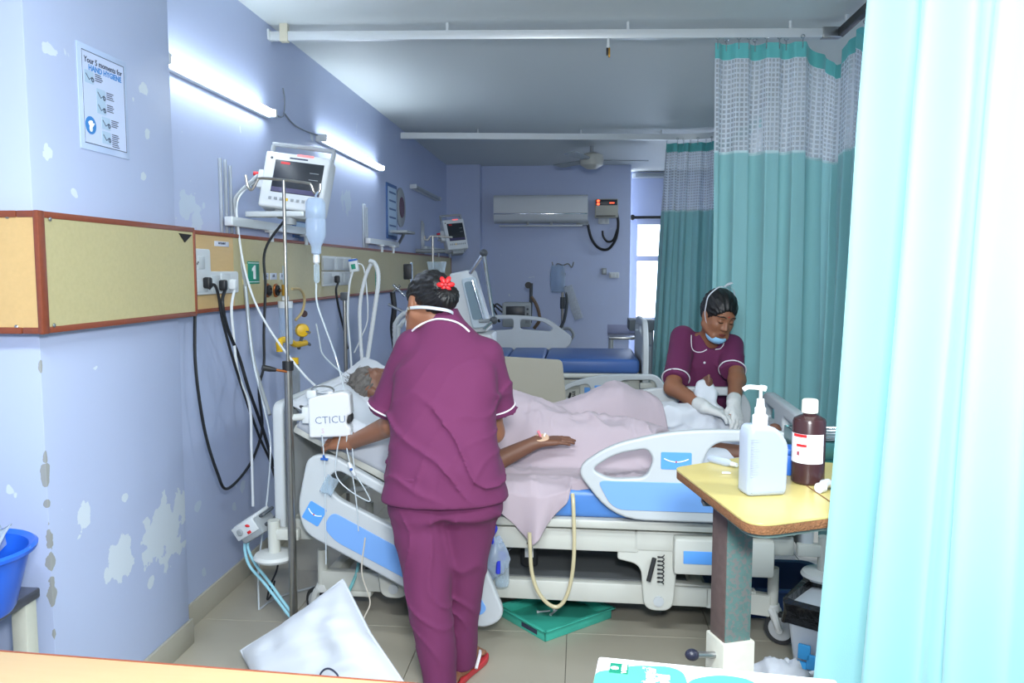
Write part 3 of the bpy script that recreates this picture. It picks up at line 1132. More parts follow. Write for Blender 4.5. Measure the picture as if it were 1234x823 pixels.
def zloft(rings, k=.03, op='u', pw=2.0):
    A = np.array(rings, float)
    A = A[A[:, 0].argsort()]
    zs = np.linspace(A[0, 0], A[-1, 0], 200)
    cols = []
    for j in range(1, 5):
        # smooth interpolation
        y = np.interp(zs, A[:, 0], A[:, j])
        ker = np.hanning(21)
        ker /= ker.sum()
        yp = np.pad(y, 10, mode='edge')
        cols.append(np.convolve(yp, ker, 'valid'))
    def f(P):
        z = P[:, 2]
        cx, cy, a, b = [np.interp(z, zs, c) for c in cols]
        u, v = np.abs((P[:, 0] - cx) / a), np.abs((P[:, 1] - cy) / b)
        rr = (u ** pw + v ** pw) ** (1 / pw)
        d = (rr - 1) * np.minimum(a, b)
        dz = np.maximum(zs[0] - z, z - zs[-1])
        return np.where(dz > 0, np.sqrt(np.maximum(d, 0) ** 2 + dz ** 2), np.maximum(d, dz))
    return (f, k, op)
def rbx(c, half, r, M=None, k=.01, op='u'):
    c, half = np.array(c, float), np.array(half, float) - r
    Rm = np.array(M) if M is not None else None
    def f(P):
        q = P - c
        if Rm is not None:
            q = q @ Rm
        q = np.abs(q) - half
        return np.sqrt((np.maximum(q, 0) ** 2).sum(1)) + np.minimum(q.max(1), 0) - r
    return (f, k, op)
def plane(n, p, k=.004, op='i'):
    """keeps the side against n"""
    n = np.array(n, float)
    n = n / np.linalg.norm(n)
    p = np.array(p, float)
    return (lambda P: (P - p) @ n, k, op)
def sdf_eval(prims, P):
    d = np.full(len(P), 1e3)
    for (f, k, op) in prims:
        e = f(P)
        if op == 'u':
            h = np.maximum(k - np.abs(d - e), 0) / k
            d = np.minimum(d, e) - h * h * k * .25
        elif op == 's':
            e = -e
            h = np.maximum(k - np.abs(d - e), 0) / k
            d = np.maximum(d, e) + h * h * k * .25
        elif op == 'i':
            h = np.maximum(k - np.abs(d - e), 0) / k
            d = np.maximum(d, e) + h * h * k * .25
        elif op == 'd':
            d = d + e
    return d

def mesh_sdf(prims, lo, hi, h, B=10):
    lo, hi = np.array(lo, float), np.array(hi, float)
    nb = np.maximum(1, np.ceil((hi - lo) / (h * B)).astype(int))
    n = nb * B
    V = np.empty(tuple(n + 1), np.float32)
    bi = np.stack(np.meshgrid(*[np.arange(x) for x in nb], indexing='ij'), -1).reshape(-1, 3)
    cen = lo + (bi + .5) * B * h
    dc = sdf_eval(prims, cen)
    rad = B * h * .87 * 1.5 + .02
    for b, d in zip(bi[np.abs(dc) >= rad], dc[np.abs(dc) >= rad]):
        V[b[0] * B:(b[0] + 1) * B + 1, b[1] * B:(b[1] + 1) * B + 1, b[2] * B:(b[2] + 1) * B + 1] = 1.0 if d > 0 else -1.0
    sel = bi[np.abs(dc) < rad]
    loc = np.stack(np.meshgrid(*[np.arange(B + 1)] * 3, indexing='ij'), -1).reshape(-1, 3)
    # only the shapes that can reach a block are worked out in it
    csel = lo + (sel + .5) * B * h
    reach = B * h * .87
    Em = np.array([pr[0](csel) if pr[2] != 'd' else np.zeros(len(csel)) for pr in prims])
    um = np.array([pr[2] == 'u' for pr in prims])
    kk = np.array([pr[1] for pr in prims])
    dmin = Em[um].min(0)
    keep = (Em < dmin[None] + 2.6 * reach + kk[:, None]) | (~um)[:, None]
    sub_ = np.array([pr[2] == 's' for pr in prims])
    keep &= ~(sub_[:, None] & (Em > 2.2 * reach + kk[:, None]))
    base_ = loc * h
    for bi_, (sb, cb) in enumerate(zip(sel, csel)):
        pr_ = [prims[i] for i in np.nonzero(keep[:, bi_])[0]]
        o0 = sb * B
        d = sdf_eval(pr_, lo + o0 * h + base_)
        V[o0[0]:o0[0] + B + 1, o0[1]:o0[1] + B + 1, o0[2]:o0[2] + B + 1] = d.reshape(B + 1, B + 1, B + 1)
    V[V == 0] = 1e-6
    V[0], V[-1], V[:, 0], V[:, -1], V[:, :, 0], V[:, :, -1] = [np.maximum(x, 1e-4) for x in (V[0], V[-1], V[:, 0], V[:, -1], V[:, :, 0], V[:, :, -1])]
    S = V < 0
    cnt = np.zeros(tuple(n), np.uint8)
    off = [(a, b, c) for a in (0, 1) for b in (0, 1) for c in (0, 1)]
    for (a, b, c) in off:
        cnt += S[a:n[0] + a, b:n[1] + b, c:n[2] + c]
    act = (cnt > 0) & (cnt < 8)
    idx = np.argwhere(act)
    vid = np.full(tuple(n), -1, np.int32)
    vid[act] = np.arange(len(idx))
    cv = np.stack([V[idx[:, 0] + a, idx[:, 1] + b, idx[:, 2] + c] for (a, b, c) in off], 1)
    acc = np.zeros((len(idx), 3))
    num = np.zeros(len(idx))
    O = np.array(off, float)
    for i in range(8):
        for j in range(i + 1, 8):
            if np.abs(O[i] - O[j]).sum() != 1:
                continue
            m = (cv[:, i] < 0) != (cv[:, j] < 0)
            t = cv[m, i] / (cv[m, i] - cv[m, j])
            acc[m] += O[i] + t[:, None] * (O[j] - O[i])
            num[m] += 1
    verts = lo + (idx + acc / num[:, None]) * h
    faces = []
    for ax in range(3):
        sl0 = [slice(None)] * 3
        sl1 = [slice(None)] * 3
        sl0[ax], sl1[ax] = slice(0, -1), slice(1, None)
        ch_ = S[tuple(sl0)] != S[tuple(sl1)]
        e = np.argwhere(ch_)
        o1, o2 = [(1, 2), (2, 0), (0, 1)][ax]
        e = e[(e[:, o1] > 0) & (e[:, o2] > 0) & (e[:, o1] < n[o1]) & (e[:, o2] < n[o2])]
        ins = S[e[:, 0], e[:, 1], e[:, 2]]
        def cell(da, db):
            q = e.copy()
            q[:, o1] -= da
            q[:, o2] -= db
            return vid[q[:, 0], q[:, 1], q[:, 2]]
        q = np.stack([cell(1, 1), cell(0, 1), cell(0, 0), cell(1, 0)], 1)
        q[~ins] = q[~ins][:, ::-1]
        faces.append(q)
    faces = np.concatenate(faces)
    return verts, faces[(faces >= 0).all(1)]

def sdf_obj(name, prims, lo, hi, h, m, parent=None, label=None, smooth=1):
    v, f = mesh_sdf(prims, lo, hi, h)
    for _ in range(smooth):
        # one relaxation pass takes the grid steps off
        nv_ = len(v)
        ia = np.concatenate([f[:, a] for a in (0, 1, 2, 3)])
        ib = np.concatenate([f[:, b] for b in (1, 2, 3, 0)])
        s = np.stack([np.bincount(ia, v[ib, j], nv_) for j in range(3)], 1)
        c = np.bincount(ia, minlength=nv_).astype(float)
        v = v * .4 + .6 * s / np.maximum(c, 1)[:, None]
    if parent is not None:
        Mi = np.array(root_inv(parent))
        v = v @ Mi[:3, :3].T + Mi[:3, 3]
    me = bpy.data.meshes.new(name)
    me.vertices.add(len(v))
    me.vertices.foreach_set('co', v.astype(np.float32).ravel())
    me.loops.add(len(f) * 4)
    me.loops.foreach_set('vertex_index', f.astype(np.int32).ravel())
    me.polygons.add(len(f))
    me.polygons.foreach_set('loop_start', np.arange(0, len(f) * 4, 4, dtype=np.int32))
    me.update(calc_edges=True)
    return finish(name, me, m, parent, label, 180, 0, recalc=False)

def surf_pt(prims, p, d, far=.4):
    """from inside p walk along d to the surface"""
    p, d = np.array(p, float), np.array(d, float)
    d = d / np.linalg.norm(d)
    ts = np.linspace(0, far, 160)
    v = sdf_eval(prims, p + ts[:, None] * d)
    w = np.where(v < 0)[0]
    i = w[-1] if len(w) else 0
    return Vector(p + ts[min(i + 1, 159)] * d)

def cast(prims, px, py, y0, y1):
    """first point of a surface seen along a line of sight between two depths"""
    a, b = npv(at(px, py, y0)), npv(at(px, py, y1))
    ts = np.linspace(0, 1, 260)
    v = sdf_eval(prims, a + ts[:, None] * (b - a))
    w = np.where(v < 0)[0]
    i = w[0] if len(w) else 130
    return Vector(a + ts[max(i - 1, 0)] * (b - a))

def npv(v):
    return np.array(tuple(v), float)

def hand_prims(wrist, d, palm, thumb_side, curl=(.35, .4, .45, .5), sc=1.0, spread=.06, thumb=(.7, .55, .25)):
    """palm and five fingers from the wrist; palm = direction the palm faces, thumb_side = +1/-1 along d x palm"""
    w = npv(wrist)
    d = npv(Vector(d).normalized())
    n = npv(Vector(palm) - Vector(d) * Vector(palm).dot(Vector(d)))
    n = n / np.linalg.norm(n)
    s = np.cross(d, n) * thumb_side
    out = []
    kn = []
    for i, (off, ln) in enumerate(((.028, .086), (.009, .090), (-.010, .086), (-.027, .078))):
        k_ = w + d * ln * sc + s * off * sc
        kn.append(k_)
        out.append(cap(w + s * off * .55 * sc, k_, .015 * sc, .0115 * sc, .014))
    for i, L0 in enumerate((.070, .078, .072, .056)):
        p = kn[i]
        a = curl[i] * .55
        dirn = d + s * spread * (1.5 - i)
        r = (.0092, .0095, .009, .008)[i] * sc
        for j, fr in enumerate((.45, .31, .24)):
            dd = dirn * math.cos(a) + n * math.sin(a)
            dd = dd / np.linalg.norm(dd)
            q = p + dd * L0 * fr * sc
            out.append(cap(p, q, r, r * .9, .004))
            p = q
            r *= .9
            a += curl[i]
    p = w + d * .022 * sc + s * .022 * sc
    td = d * thumb[0] + s * thumb[1] + n * thumb[2]
    td = td / np.linalg.norm(td)
    q = p + td * .042 * sc
    out.append(cap(p, q, .015 * sc, .0115 * sc, .012))
    td = td * .8 + d * .45
    td = td / np.linalg.norm(td)
    q2 = q + td * .030 * sc
    out.append(cap(q, q2, .0108 * sc, .0098 * sc, .004))
    out.append(cap(q2, q2 + (td * .8 + d * .3) * .022 * sc, .0098 * sc, .008 * sc, .004))
    return out

def head_axes(f, up_hint=(0, 0, 1), roll=0.0):
    f = Vector(f).normalized()
    r = f.cross(Vector(up_hint)).normalized()
    u = r.cross(f)
    if roll:
        r, u = r * math.cos(roll) + u * math.sin(roll), u * math.cos(roll) - r * math.sin(roll)
    return Matrix((r, f, u)).transposed()   # columns right, forward, up

def head_prims(c, A, sc=.93, neck_to=None):
    An = np.array(A)
    c = npv(c)
    W = lambda p: c + An @ (np.array(p, float) * sc)
    E = lambda p, r, k=.015, op='u': ell(W(p), np.array(r) * sc, An, k, op)
    C = lambda a, b, ra, rb=None, k=.012: cap(W(a), W(b), ra * sc, (ra if rb is None else rb) * sc, k)
    o = [E((0, -.012, .032), (.074, .096, .086)), E((0, .030, -.048), (.057, .060, .070), .04), E((0, .052, -.100), (.026, .026, .020), .03),
         C((-.034, .072, -.09), (-.058, .0, -.06), .020, .022, .03), C((.034, .072, -.09), (.058, .0, -.06), .016, .022, .03),
         E((-.036, .062, -.030), (.022, .020, .022), .03), E((.036, .062, -.030), (.022, .020, .022), .03),
         C((-.034, .079, .022), (.034, .079, .022), .012, None, .02),
         E((-.031, .096, .002), (.019, .016, .011), .012, 's'), E((.031, .096, .002), (.019, .016, .011), .012, 's'),
         C((0, .086, .010), (0, .106, -.032), .0075, .0105, .012), E((-.012, .097, -.036), (.009, .010, .008), .008), E((.012, .097, -.036), (.009, .010, .008), .008),
         E((-.031, .080, .001), (.0155, .0125, .010), .004), E((.031, .080, .001), (.0155, .0125, .010), .004),
         E((0, .086, -.064), (.022, .011, .0065), .008), E((0, .085, -.075), (.019, .011, .0065), .006),
         E((-.076, -.006, -.012), (.009, .019, .031), .008), E((.076, -.006, -.012), (.009, .019, .031), .008)]
    if neck_to is not None:
        o.append(cap(W((0, -.025, -.06)), npv(neck_to), .050 * sc, .054 * sc, .03))
    return o, W

def strand_disp(c, A, amp=.0022, f=150.0):
    An = np.array(A)
    c = npv(c)
    def g(P):
        q = (P - c) @ An
        a = np.arctan2(q[:, 2], q[:, 0]) * 22 + q[:, 1] * 40
        w = noise3(q * 40, 5) * 5
        return amp * np.sin(a + w) + amp * .6 * np.sin(q[:, 0] * f + w * 1.7)
    return (g, .01, 'd')

m_skin = mat('brown_skin', (146, 98, 72), .45, var=.07, vscale=18, sss=.06, bump=.03, bscale=300)
m_skin_old = mat('darker_skin', (116, 78, 60), .5, var=.10, vscale=22, sss=.05, bump=.08, bscale=220)
m_hair = mat('black_hair', (14, 12, 13), .42, var=.25, vscale=60, bump=.25, bscale=240, stretch=(1, 1, .2))
m_greyhair = mat('grey_hair', (96, 92, 88), .6, var=.5, vscale=90, bump=.4, bscale=260)
m_maroon = fabric_mat('maroon_uniform_cotton', (106, 46, 84), .82, .07, 900, .10, .03)
m_piping = fabric_mat('white_piping', (230, 228, 234), .8)
m_mask = fabric_mat('blue_surgical_mask', (150, 204, 240), .8)
m_white_cloth = fabric_mat('white_cotton', (206, 211, 218), .85, .02, 700, .08, .15)
m_red_rubber = mat('red_rubber', (196, 60, 66), .5)
m_gold = mat('gold', (200, 160, 80), .25, .9)

def crease(amp, fz, fx, z0, z1, seed, warp=1.3):
    def g(P):
        n = noise3(P * np.array((7, 7, 5.)), seed)
        n2 = noise3(P * np.array((3.2, 3.2, 3.)), seed + 9)
        ph = 2 * PI * (P[:, 2] * fz + P[:, 0] * fx + n * warp + n2 * 1.2)
        m = np.clip((P[:, 2] - z0) / .06, 0, 1) * np.clip((z1 - P[:, 2]) / .06, 0, 1)
        rd = 1 - np.abs(np.sin(ph * .5))
        return -amp * m * (rd ** 4 - .18) * (.3 + 1.1 * n2)
    return (g, .01, 'd')
def soft(amp, f, seed):
    return (lambda P: amp * (noise3(P * f, seed) - .5) * 2, .01, 'd')

grow = lambda a: (lambda P: np.full(len(P), -a), .01, 'd')

# ------------------------------------------------------------------ nurse with her back to the camera
n1 = thing('person', 'person in plum uniform with back to the camera, leaning over the bed head', 'person', (-.45, 2.66, 0), group=None)
hc = at(516, 367, 2.80)
A1 = head_axes((-.62, .66, -.46), roll=R(-16))
nk = Vector((-.465, 2.765, 1.24))
hp, W1 = head_prims(hc, A1, .93, nk)
hp[-1] = cap(W1((0, -.025, -.06)), npv(nk), .045, .045, .03)
shL, shR = Vector((-.595, 2.755, 1.165)), Vector((-.310, 2.755, 1.150))
elL, wrL = at(474, 511, 2.77), at(424, 533, 2.945)
elR, wrR = Vector((-.312, 2.87, .86)), Vector((-.33, 3.02, .83))
body = hp + [cap(nk, (-.455, 2.72, 1.08), .055, .10, .06), cap((-.455, 2.72, 1.08), (-.455, 2.65, .85), .105, .10, .05), cap((-.51, 2.62, .78), (-.40, 2.64, .78), .11, .11, .05),
             cap(shL, elL, .036, .040, .03), cap(shR, elR, .034, .038, .03), cap(elL, wrL, .041, .027, .02), cap(elR, wrR, .040, .027, .02),
             cap(nk, shL, .035, .030, .04), cap(nk, shR, .035, .030, .04)]
fL0, fR0 = Vector((-.455, 2.52, .06)), Vector((-.405, 2.72, .06))
body += [cap((-.52, 2.62, .74), (-.515, 2.58, .42), .080, .050, .03), cap((-.515, 2.58, .42), fL0, .050, .033, .02),
         cap((-.39, 2.65, .74), (-.395, 2.68, .42), .078, .050, .03), cap((-.395, 2.68, .42), fR0, .050, .033, .02)]
def foot_prims(an, d, side):
    d = Vector(d).normalized()
    s = Vector((d.y, -d.x, 0)) * side
    hl = Vector((an[0], an[1], .048)) - d * .03
    bl = Vector((an[0], an[1], .042)) + d * .105
    o = [cap(an, hl, .033, .028, .02), cap(an, bl, .034, .022, .03), cap(hl, bl + s * .01, .024, .024, .02)]
    for i in range(5):
        p = bl + s * (.028 - .0145 * i)
        L0 = (.055, .05, .045, .038, .03)[i]
        r = (.0125, .0095, .009, .0085, .008)[i]
        o.append(cap(p, p + d * L0 * .6, r, r, .006))
        o.append(cap(p + d * L0 * .6, p + d * L0 - Vector((0, 0, .008)), r, r * .85, .004))
    return o
body += foot_prims(fR0, (.30, 1, 0), -1) + foot_prims(fL0, (.1, 1, 0), 1)
body += hand_prims(wrL, Vector((-.86, .44, -.10)), (-.1, .55, -.85), -1, (.22, .26, .30, .36), 1.08, .13, (.6, .75, .15))
body += hand_prims(wrR, Vector((-.5, .75, -.25)), (0, -.1, -1), 1, (.3, .3, .35, .4), .95)
b_ = sdf_obj('body', body, (-1.12, 2.42, 0.012), (-.10, 3.25, 1.50),    .0052, m_skin, n1)
# tunic
sl0, sl1 = shL + Vector((.02, -.01, .01)), at(466, 499, 2.765)
sr0, sr1 = shR + Vector((-.02, -.01, .0)), Vector((-.292, 2.80, .945))
def arm_ext(a, b, t):
    return a + (b - a) * t
tunic = [zloft([(.60, -.452, 2.625, .218, .155), (.70, -.452, 2.622, .212, .155), (.80, -.454, 2.62, .196, .148), (.92, -.457, 2.635, .178, .130), (1.03, -.456, 2.665, .176, .122), (1.12, -.452, 2.695, .172, .115),
                (1.18, -.452, 2.72, .150, .100), (1.23, -.458, 2.742, .108, .082), (1.265, -.467, 2.758, .080, .070), (1.30, -.475, 2.77, .062, .062), (1.322, -.482, 2.78, .056, .058)], .03, pw=2.3)]
dL, dR = (sl1 - sl0).normalized(), (sr1 - sr0).normalized()
sleeveL = [cap(sl0, sl1 + dL * .05, .072, .069, .022)]
sleeveR = [cap(sr0, sr1 + dR * .05, .072, .066, .022)]
tunic_full = tunic + sleeveL + sleeveR
core = tunic_full + [crease(.015, 6, 5.0, .69, 1.06, 3, 1.8), crease(.008, 7, -8, .72, 1.20, 8, 1.6), soft(.007, 6, 4), soft(.003, 17, 44)]
# hems: sleeves end in planes, the shirt ends at the hip
def cut_sleeve(P0, d):
    far = npv(P0)
    dn = npv(d)
    def f(P):
        q = (P - far) @ dn
        lat = np.sqrt((((P - far) - q[:, None] * dn) ** 2).sum(1))
        return np.where((q > -.02) & (lat < .11), np.maximum(-q, lat - .105), .05)
    return (f, .003, 's')
tun = core + [cut_sleeve(sl1, dL), cut_sleeve(sr1, dR), plane((0, 0, -1), (0, 0, .685)), ell(hc + Vector((.0, -.01, .0)), (.085, .085, .085), None, .01, 's')]
tunic_o = sdf_obj('uniform_top', tun, (-.80, 2.36, .64), (-.12, 2.95, 1.36), .0065, m_maroon, n1)
def ring_on(prims, c, d, n=28, lift=.001, rr=.0032, name='piping', par=None, far=.2):
    d = Vector(d).normalized()
    u = d.orthogonal().normalized()
    w = d.cross(u)
    pts = [surf_pt(prims, c, u * math.cos(a) + w * math.sin(a), far) for a in np.linspace(0, 2 * PI, n + 1)[:-1]]
    mb = MB()
    mb.tube(pts, rr, 6, closed=True)
    return mb.build(name, m_piping, par, world=True)
for (s1, d_, pr) in ((sl1, dL, sleeveL), (sr1, dR, sleeveR)):
    ring_on(core, s1 - d_ * .022, d_, par=tunic_o, name='sleeve_piping', far=.10)
pts = [cast(core, a, b, 2.4, 3.0) + Vector((0, -.004, .001)) for (a, b) in ((497, 399), (503, 394), (512, 389), (524, 385), (536, 385), (549, 388), (558, 393), (566, 400))]
mb = MB()
mb.tube(smooth_path(pts, 3), .0034, 6)
mb.build('collar_piping', m_piping, tunic_o, world=True)
# trousers
tr = [zloft([(.04, -.452, 2.53, .054, .068), (.2, -.470, 2.545, .065, .076), (.42, -.507, 2.575, .082, .088), (.60, -.525, 2.61, .100, .115), (.78, -.53, 2.62, .110, .135)], .02),
      zloft([(.04, -.410, 2.715, .050, .064), (.2, -.404, 2.70, .060, .072), (.42, -.392, 2.675, .080, .090), (.60, -.378, 2.65, .096, .115), (.78, -.37, 2.63, .104, .13)], .018),
      zloft([(.64, -.45, 2.625, .185, .13), (.85, -.455, 2.625, .17, .12)], .05)]
tr += [crease(.006, 4, 9, .10, .70, 21, 2.2), soft(.006, 9, 14), plane((0, 0, -1), (0, 0, .05))]
sdf_obj('trousers', tr, (-.70, 2.36, .0), (-.20, 2.88, .83), .0065, m_maroon, n1)
# hair with bun
An1 = np.array(A1)
E1 = lambda p, r, k=.02, op='u': ell(W1(p), np.array(r) * .93, An1, k, op)
hair = [E1((0, -.014, .036), (.084, .106, .093)), plane(An1 @ np.array((0, .75, -.66)), W1((0, .09, .072)), .01), E1((.0, -.07, -.03), (.052, .045, .05), .03),
        E1((.012, -.115, -.028), (.046, .036, .042), .02), E1((-.015, -.105, .03), (.038, .03, .03), .02), E1((.03, -.12, -.005), (.03, .026, .03), .02),
        E1((-.082, -.006, -.018), (.02, .026, .034), .006, 's'), E1((.082, -.006, -.018), (.02, .026, .034), .006, 's'), strand_disp(W1((0, 0, 0)), A1, .0022)]
hr = sdf_obj('hair', hair, hc - Vector((.2, .2, .2)), hc + Vector((.2, .2, .2)), .0042, m_hair, n1)
# red cloth flower clip in the hair
fc = at(537, 343, 2.655)
view = (Vector((0, 0, CAMZ)) - fc).normalized()
fc = surf_pt(hair, npv(fc - view * .10), npv(view), .2)
Mf = frame_m(fc, view.orthogonal(), view.cross(view.orthogonal()))
fl_ = None
for i in range(6):
    a = i * PI / 3 + .3
    c_ = Mf @ Vector((.019 * math.cos(a), .019 * math.sin(a), .004 + .003 * (i % 2)))
    mb = MB()
    mb.ball((0, 0, 0), (.014, .009, .005), 7, None)
    Mp = Mf.to_3x3().to_4x4() @ Matrix.Rotation(a, 4, 'Z') @ Matrix.Rotation(.35, 4, 'Y')
    mb.v = [tuple(c_ + (Mp @ Vector(p))) for p in mb.v]
    mb.build('hair_flower_petal', m_red, hr, world=True, label='red flower petal')
MB().ball(Mf @ Vector((0, 0, .007)), .007, 6).build('hair_flower_centre', m_red_rubber, hr, world=True)
# face mask with tie band round the back of the head
mk = [E1((0, .055, -.055), (.060, .066, .062)), E1((0, .045, -.05), (.057, .066, .065), .004, 's'), plane(An1 @ np.array((0, -1, 0)), W1((0, .02, 0)), .004), plane(An1 @ np.array((0, 0, 1)), W1((0, 0, .0)), .004)]
sdf_obj('face_mask', mk, hc - Vector((.2, .2, .2)), hc + Vector((.2, .2, .2)), .0042, m_white_cloth, n1)
def strap(path, W, w, m, parent, name, th=.0012, up=None):
    P_ = smooth_path([Vector(W(p)) for p in path], 6)
    mb = MB()
    vv, ff = [], []
    for i, p in enumerate(P_):
        vv += [p + up * w, p - up * w]
    for i in range(len(P_) - 1):
        ff.append((2 * i, 2 * i + 1, 2 * i + 3, 2 * i + 2))
    mb.add(vv, ff)
    return mb.build(name, m, parent, world=True, thick=th, angle=180)
u1 = Vector(An1[:, 2])
strap([(-.062, .06, -.035), (-.078, .02, -.030), (-.080, -.03, -.048), (-.062, -.085, -.068), (-.02, -.118, -.080), (.02, -.122, -.08), (.06, -.09, -.07), (.082, -.02, -.045), (.062, .06, -.035)], W1, .006, m_white_cloth, n1, 'mask_strap', up=u1)
MB().tube([Vector(W1((-.087 + .0, -.008 + .008 * math.cos(a), -.046 + .008 * math.sin(a)))) for a in np.linspace(0, 6.283, 13)[:-1]], .0012, 5, closed=True).build('earring', m_gold, n1, world=True)
# sandals
def sandal(an, d, side, nm):
    d = Vector(d).normalized()
    s = Vector((d.y, -d.x, 0)) * side
    c_ = Vector((an[0], an[1], 0)) + d * .04
    M = frame_m((c_.x, c_.y, .012), d, Vector((-d.y, d.x, 0)))
    ou = [(-.115, -.026), (-.125, 0), (-.115, .026), (-.03, .032), (.06, .042), (.115, .034), (.132, 0), (.115, -.034), (.06, -.044), (-.03, -.032)]
    sole = MB().mesh(plate_mesh([(p.x, p.y) for p in smooth_path([(q[0], q[1], 0) for q in ou], 5, True)], (), .022, .005, 2), M).build('sandal', m_red_rubber, n1, world=True, label='red rubber sandal')
    for k in (-1, 1):
        pts = [M @ Vector((.085, .0, .02)), M @ Vector((.06, .022 * k, .042)), M @ Vector((.02, .038 * k, .045)), M @ Vector((-.02, .042 * k, .018))]
        mb = MB()
        mb.tube(smooth_path(pts, 5), .006, 7)
        mb.build('sandal_strap', m_piping, sole, world=True)
sandal(fR0, (.30, 1, 0), -1, 'sandal')
sandal(fL0, (.1, 1, 0), 1, 'sandal')

# ------------------------------------------------------------------ nurse facing the camera across the bed
n2 = thing('person', 'person in plum uniform with lowered face mask, bending over the far side of the bed', 'person', (.60, 4.25, 0))
h2 = at(866, 379, 3.93)
A2 = head_axes((.30, -.80, -.40), roll=R(7))
nk2 = Vector((.655, 4.055, 1.10))
hp2, W2 = head_prims(h2, A2, .93, nk2)
s2R, s2L = at(818, 407, 4.075), at(886, 418, 4.06)
e2R, w2R = at(811, 467, 3.83), at(849, 491, 3.615)
e2L, w2L = at(888, 458, 3.85), at(884, 486, 3.66)
d2R, d2L = at(880, 502, 3.585) - w2R, at(889, 506, 3.60) - w2L
body2 = hp2 + [cap(nk2, (.640, 4.12, .98), .05, .070, .04), cap((.640, 4.12, .98), (.62, 4.21, .72), .072, .08, .04), cap((.56, 4.24, .62), (.67, 4.24, .62), .10, .10, .05),
               cap(nk2, s2R, .034, .028, .03), cap(nk2, s2L, .034, .028, .03),
               cap(s2R, e2R, .033, .041, .03), cap(s2L, e2L, .033, .040, .03), cap(e2R, w2R, .041, .027, .02), cap(e2L, w2L, .040, .028, .02),
               cap((.56, 4.25, .58), (.56, 4.27, .32), .075, .05, .03), cap((.56, 4.27, .32), (.56, 4.28, .06), .05, .033, .02),
               cap((.68, 4.25, .58), (.68, 4.27, .32), .075, .05, .03), cap((.68, 4.27, .32), (.68, 4.28, .06), .05, .033, .02)]
body2 += foot_prims(Vector((.56, 4.28, .06)), (-.1, -1, 0), 1) + foot_prims(Vector((.68, 4.28, .06)), (.1, -1, 0), -1)
h2R = hand_prims(w2R, d2R, (.1, .0, -1), 1, (.3, .35, .4, .42), .92, .06)
h2L = hand_prims(w2L, d2L, (-.5, .2, -.8), -1, (.4, .45, .5, .5), .92, .06)
sdf_obj('body', body2 + h2R + h2L, (.36, 3.48, .012), (.94, 4.42, 1.40), .0048, m_skin, n2)
# tight white gloves over both hands and wrists
m_glove = mat('white_latex_glove', (206, 208, 206), .6, var=.05, vscale=30, bump=.15, bscale=90)
for (w_, e_, hp_, d_) in ((w2R, e2R, h2R, d2R), (w2L, e2L, h2L, d2L)):
    pr = [cap(w_ + (e_ - w_) * .16, w_, .0315, .0285, .01)] + hp_ + [grow(.0028), soft(.0012, 70, 6)]
    lo_, hi_ = w_ - Vector((.17, .17, .17)), w_ + Vector((.17, .17, .17))
    sdf_obj('glove', pr, lo_, hi_, .0038, m_glove, n2)
t2 = [zloft([(.42, .62, 4.24, .175, .13), (.60, .62, 4.235, .17, .13), (.76, .62, 4.20, .165, .125), (.88, .628, 4.155, .168, .122), (.98, .640, 4.11, .168, .112), (1.05, .65, 4.085, .150, .095),
             (1.10, .655, 4.07, .105, .075), (1.14, .66, 4.055, .064, .060)], .03, pw=2.3)]
sl2R, sl2L = at(813, 459, 3.868), at(884, 449, 3.915)
dd2R, dd2L = (sl2R - s2R).normalized(), (sl2L - s2L).normalized()
slv2R, slv2L = [cap(s2R + Vector((.02, .0, -.0)), sl2R + dd2R * .05, .062, .063, .028)], [cap(s2L + Vector((-.02, 0, 0)), sl2L + dd2L * .05, .060, .060, .028)]
core2 = t2 + slv2R + slv2L + [crease(.009, 7, 6, .75, 1.06, 31), soft(.006, 7, 34)]
tun2 = core2 + [cut_sleeve(sl2R, dd2R), cut_sleeve(sl2L, dd2L), plane((0, 0, -1), (0, 0, .50)), cap(nk2 + Vector((.0, -.06, .0)), nk2 + Vector((.0, -.09, .12)), .035, .05, .01, 's')]
tu2 = sdf_obj('uniform_top', tun2, (.36, 3.80, .46), (.95, 4.42, 1.18), .006, m_maroon, n2)
ring_on(slv2R + [soft(.006, 7, 34), grow(.003)], sl2R - dd2R * .018, dd2R, par=tu2, name='sleeve_piping')
ring_on(slv2L + [soft(.006, 7, 34), grow(.003)], sl2L - dd2L * .018, dd2L, par=tu2, name='sleeve_piping')
tr2 = [zloft([(.04, .56, 4.27, .06, .07), (.3, .56, 4.27, .075, .085), (.60, .575, 4.25, .095, .12)], .02), zloft([(.04, .68, 4.27, .06, .07), (.3, .68, 4.27, .075, .085), (.60, .665, 4.25, .095, .12)], .02), soft(.006, 7, 3), plane((0, 0, -1), (0, 0, .05))]
sdf_obj('trousers', tr2, (.42, 4.10, .0), (.82, 4.42, .66), .008, m_maroon, n2)
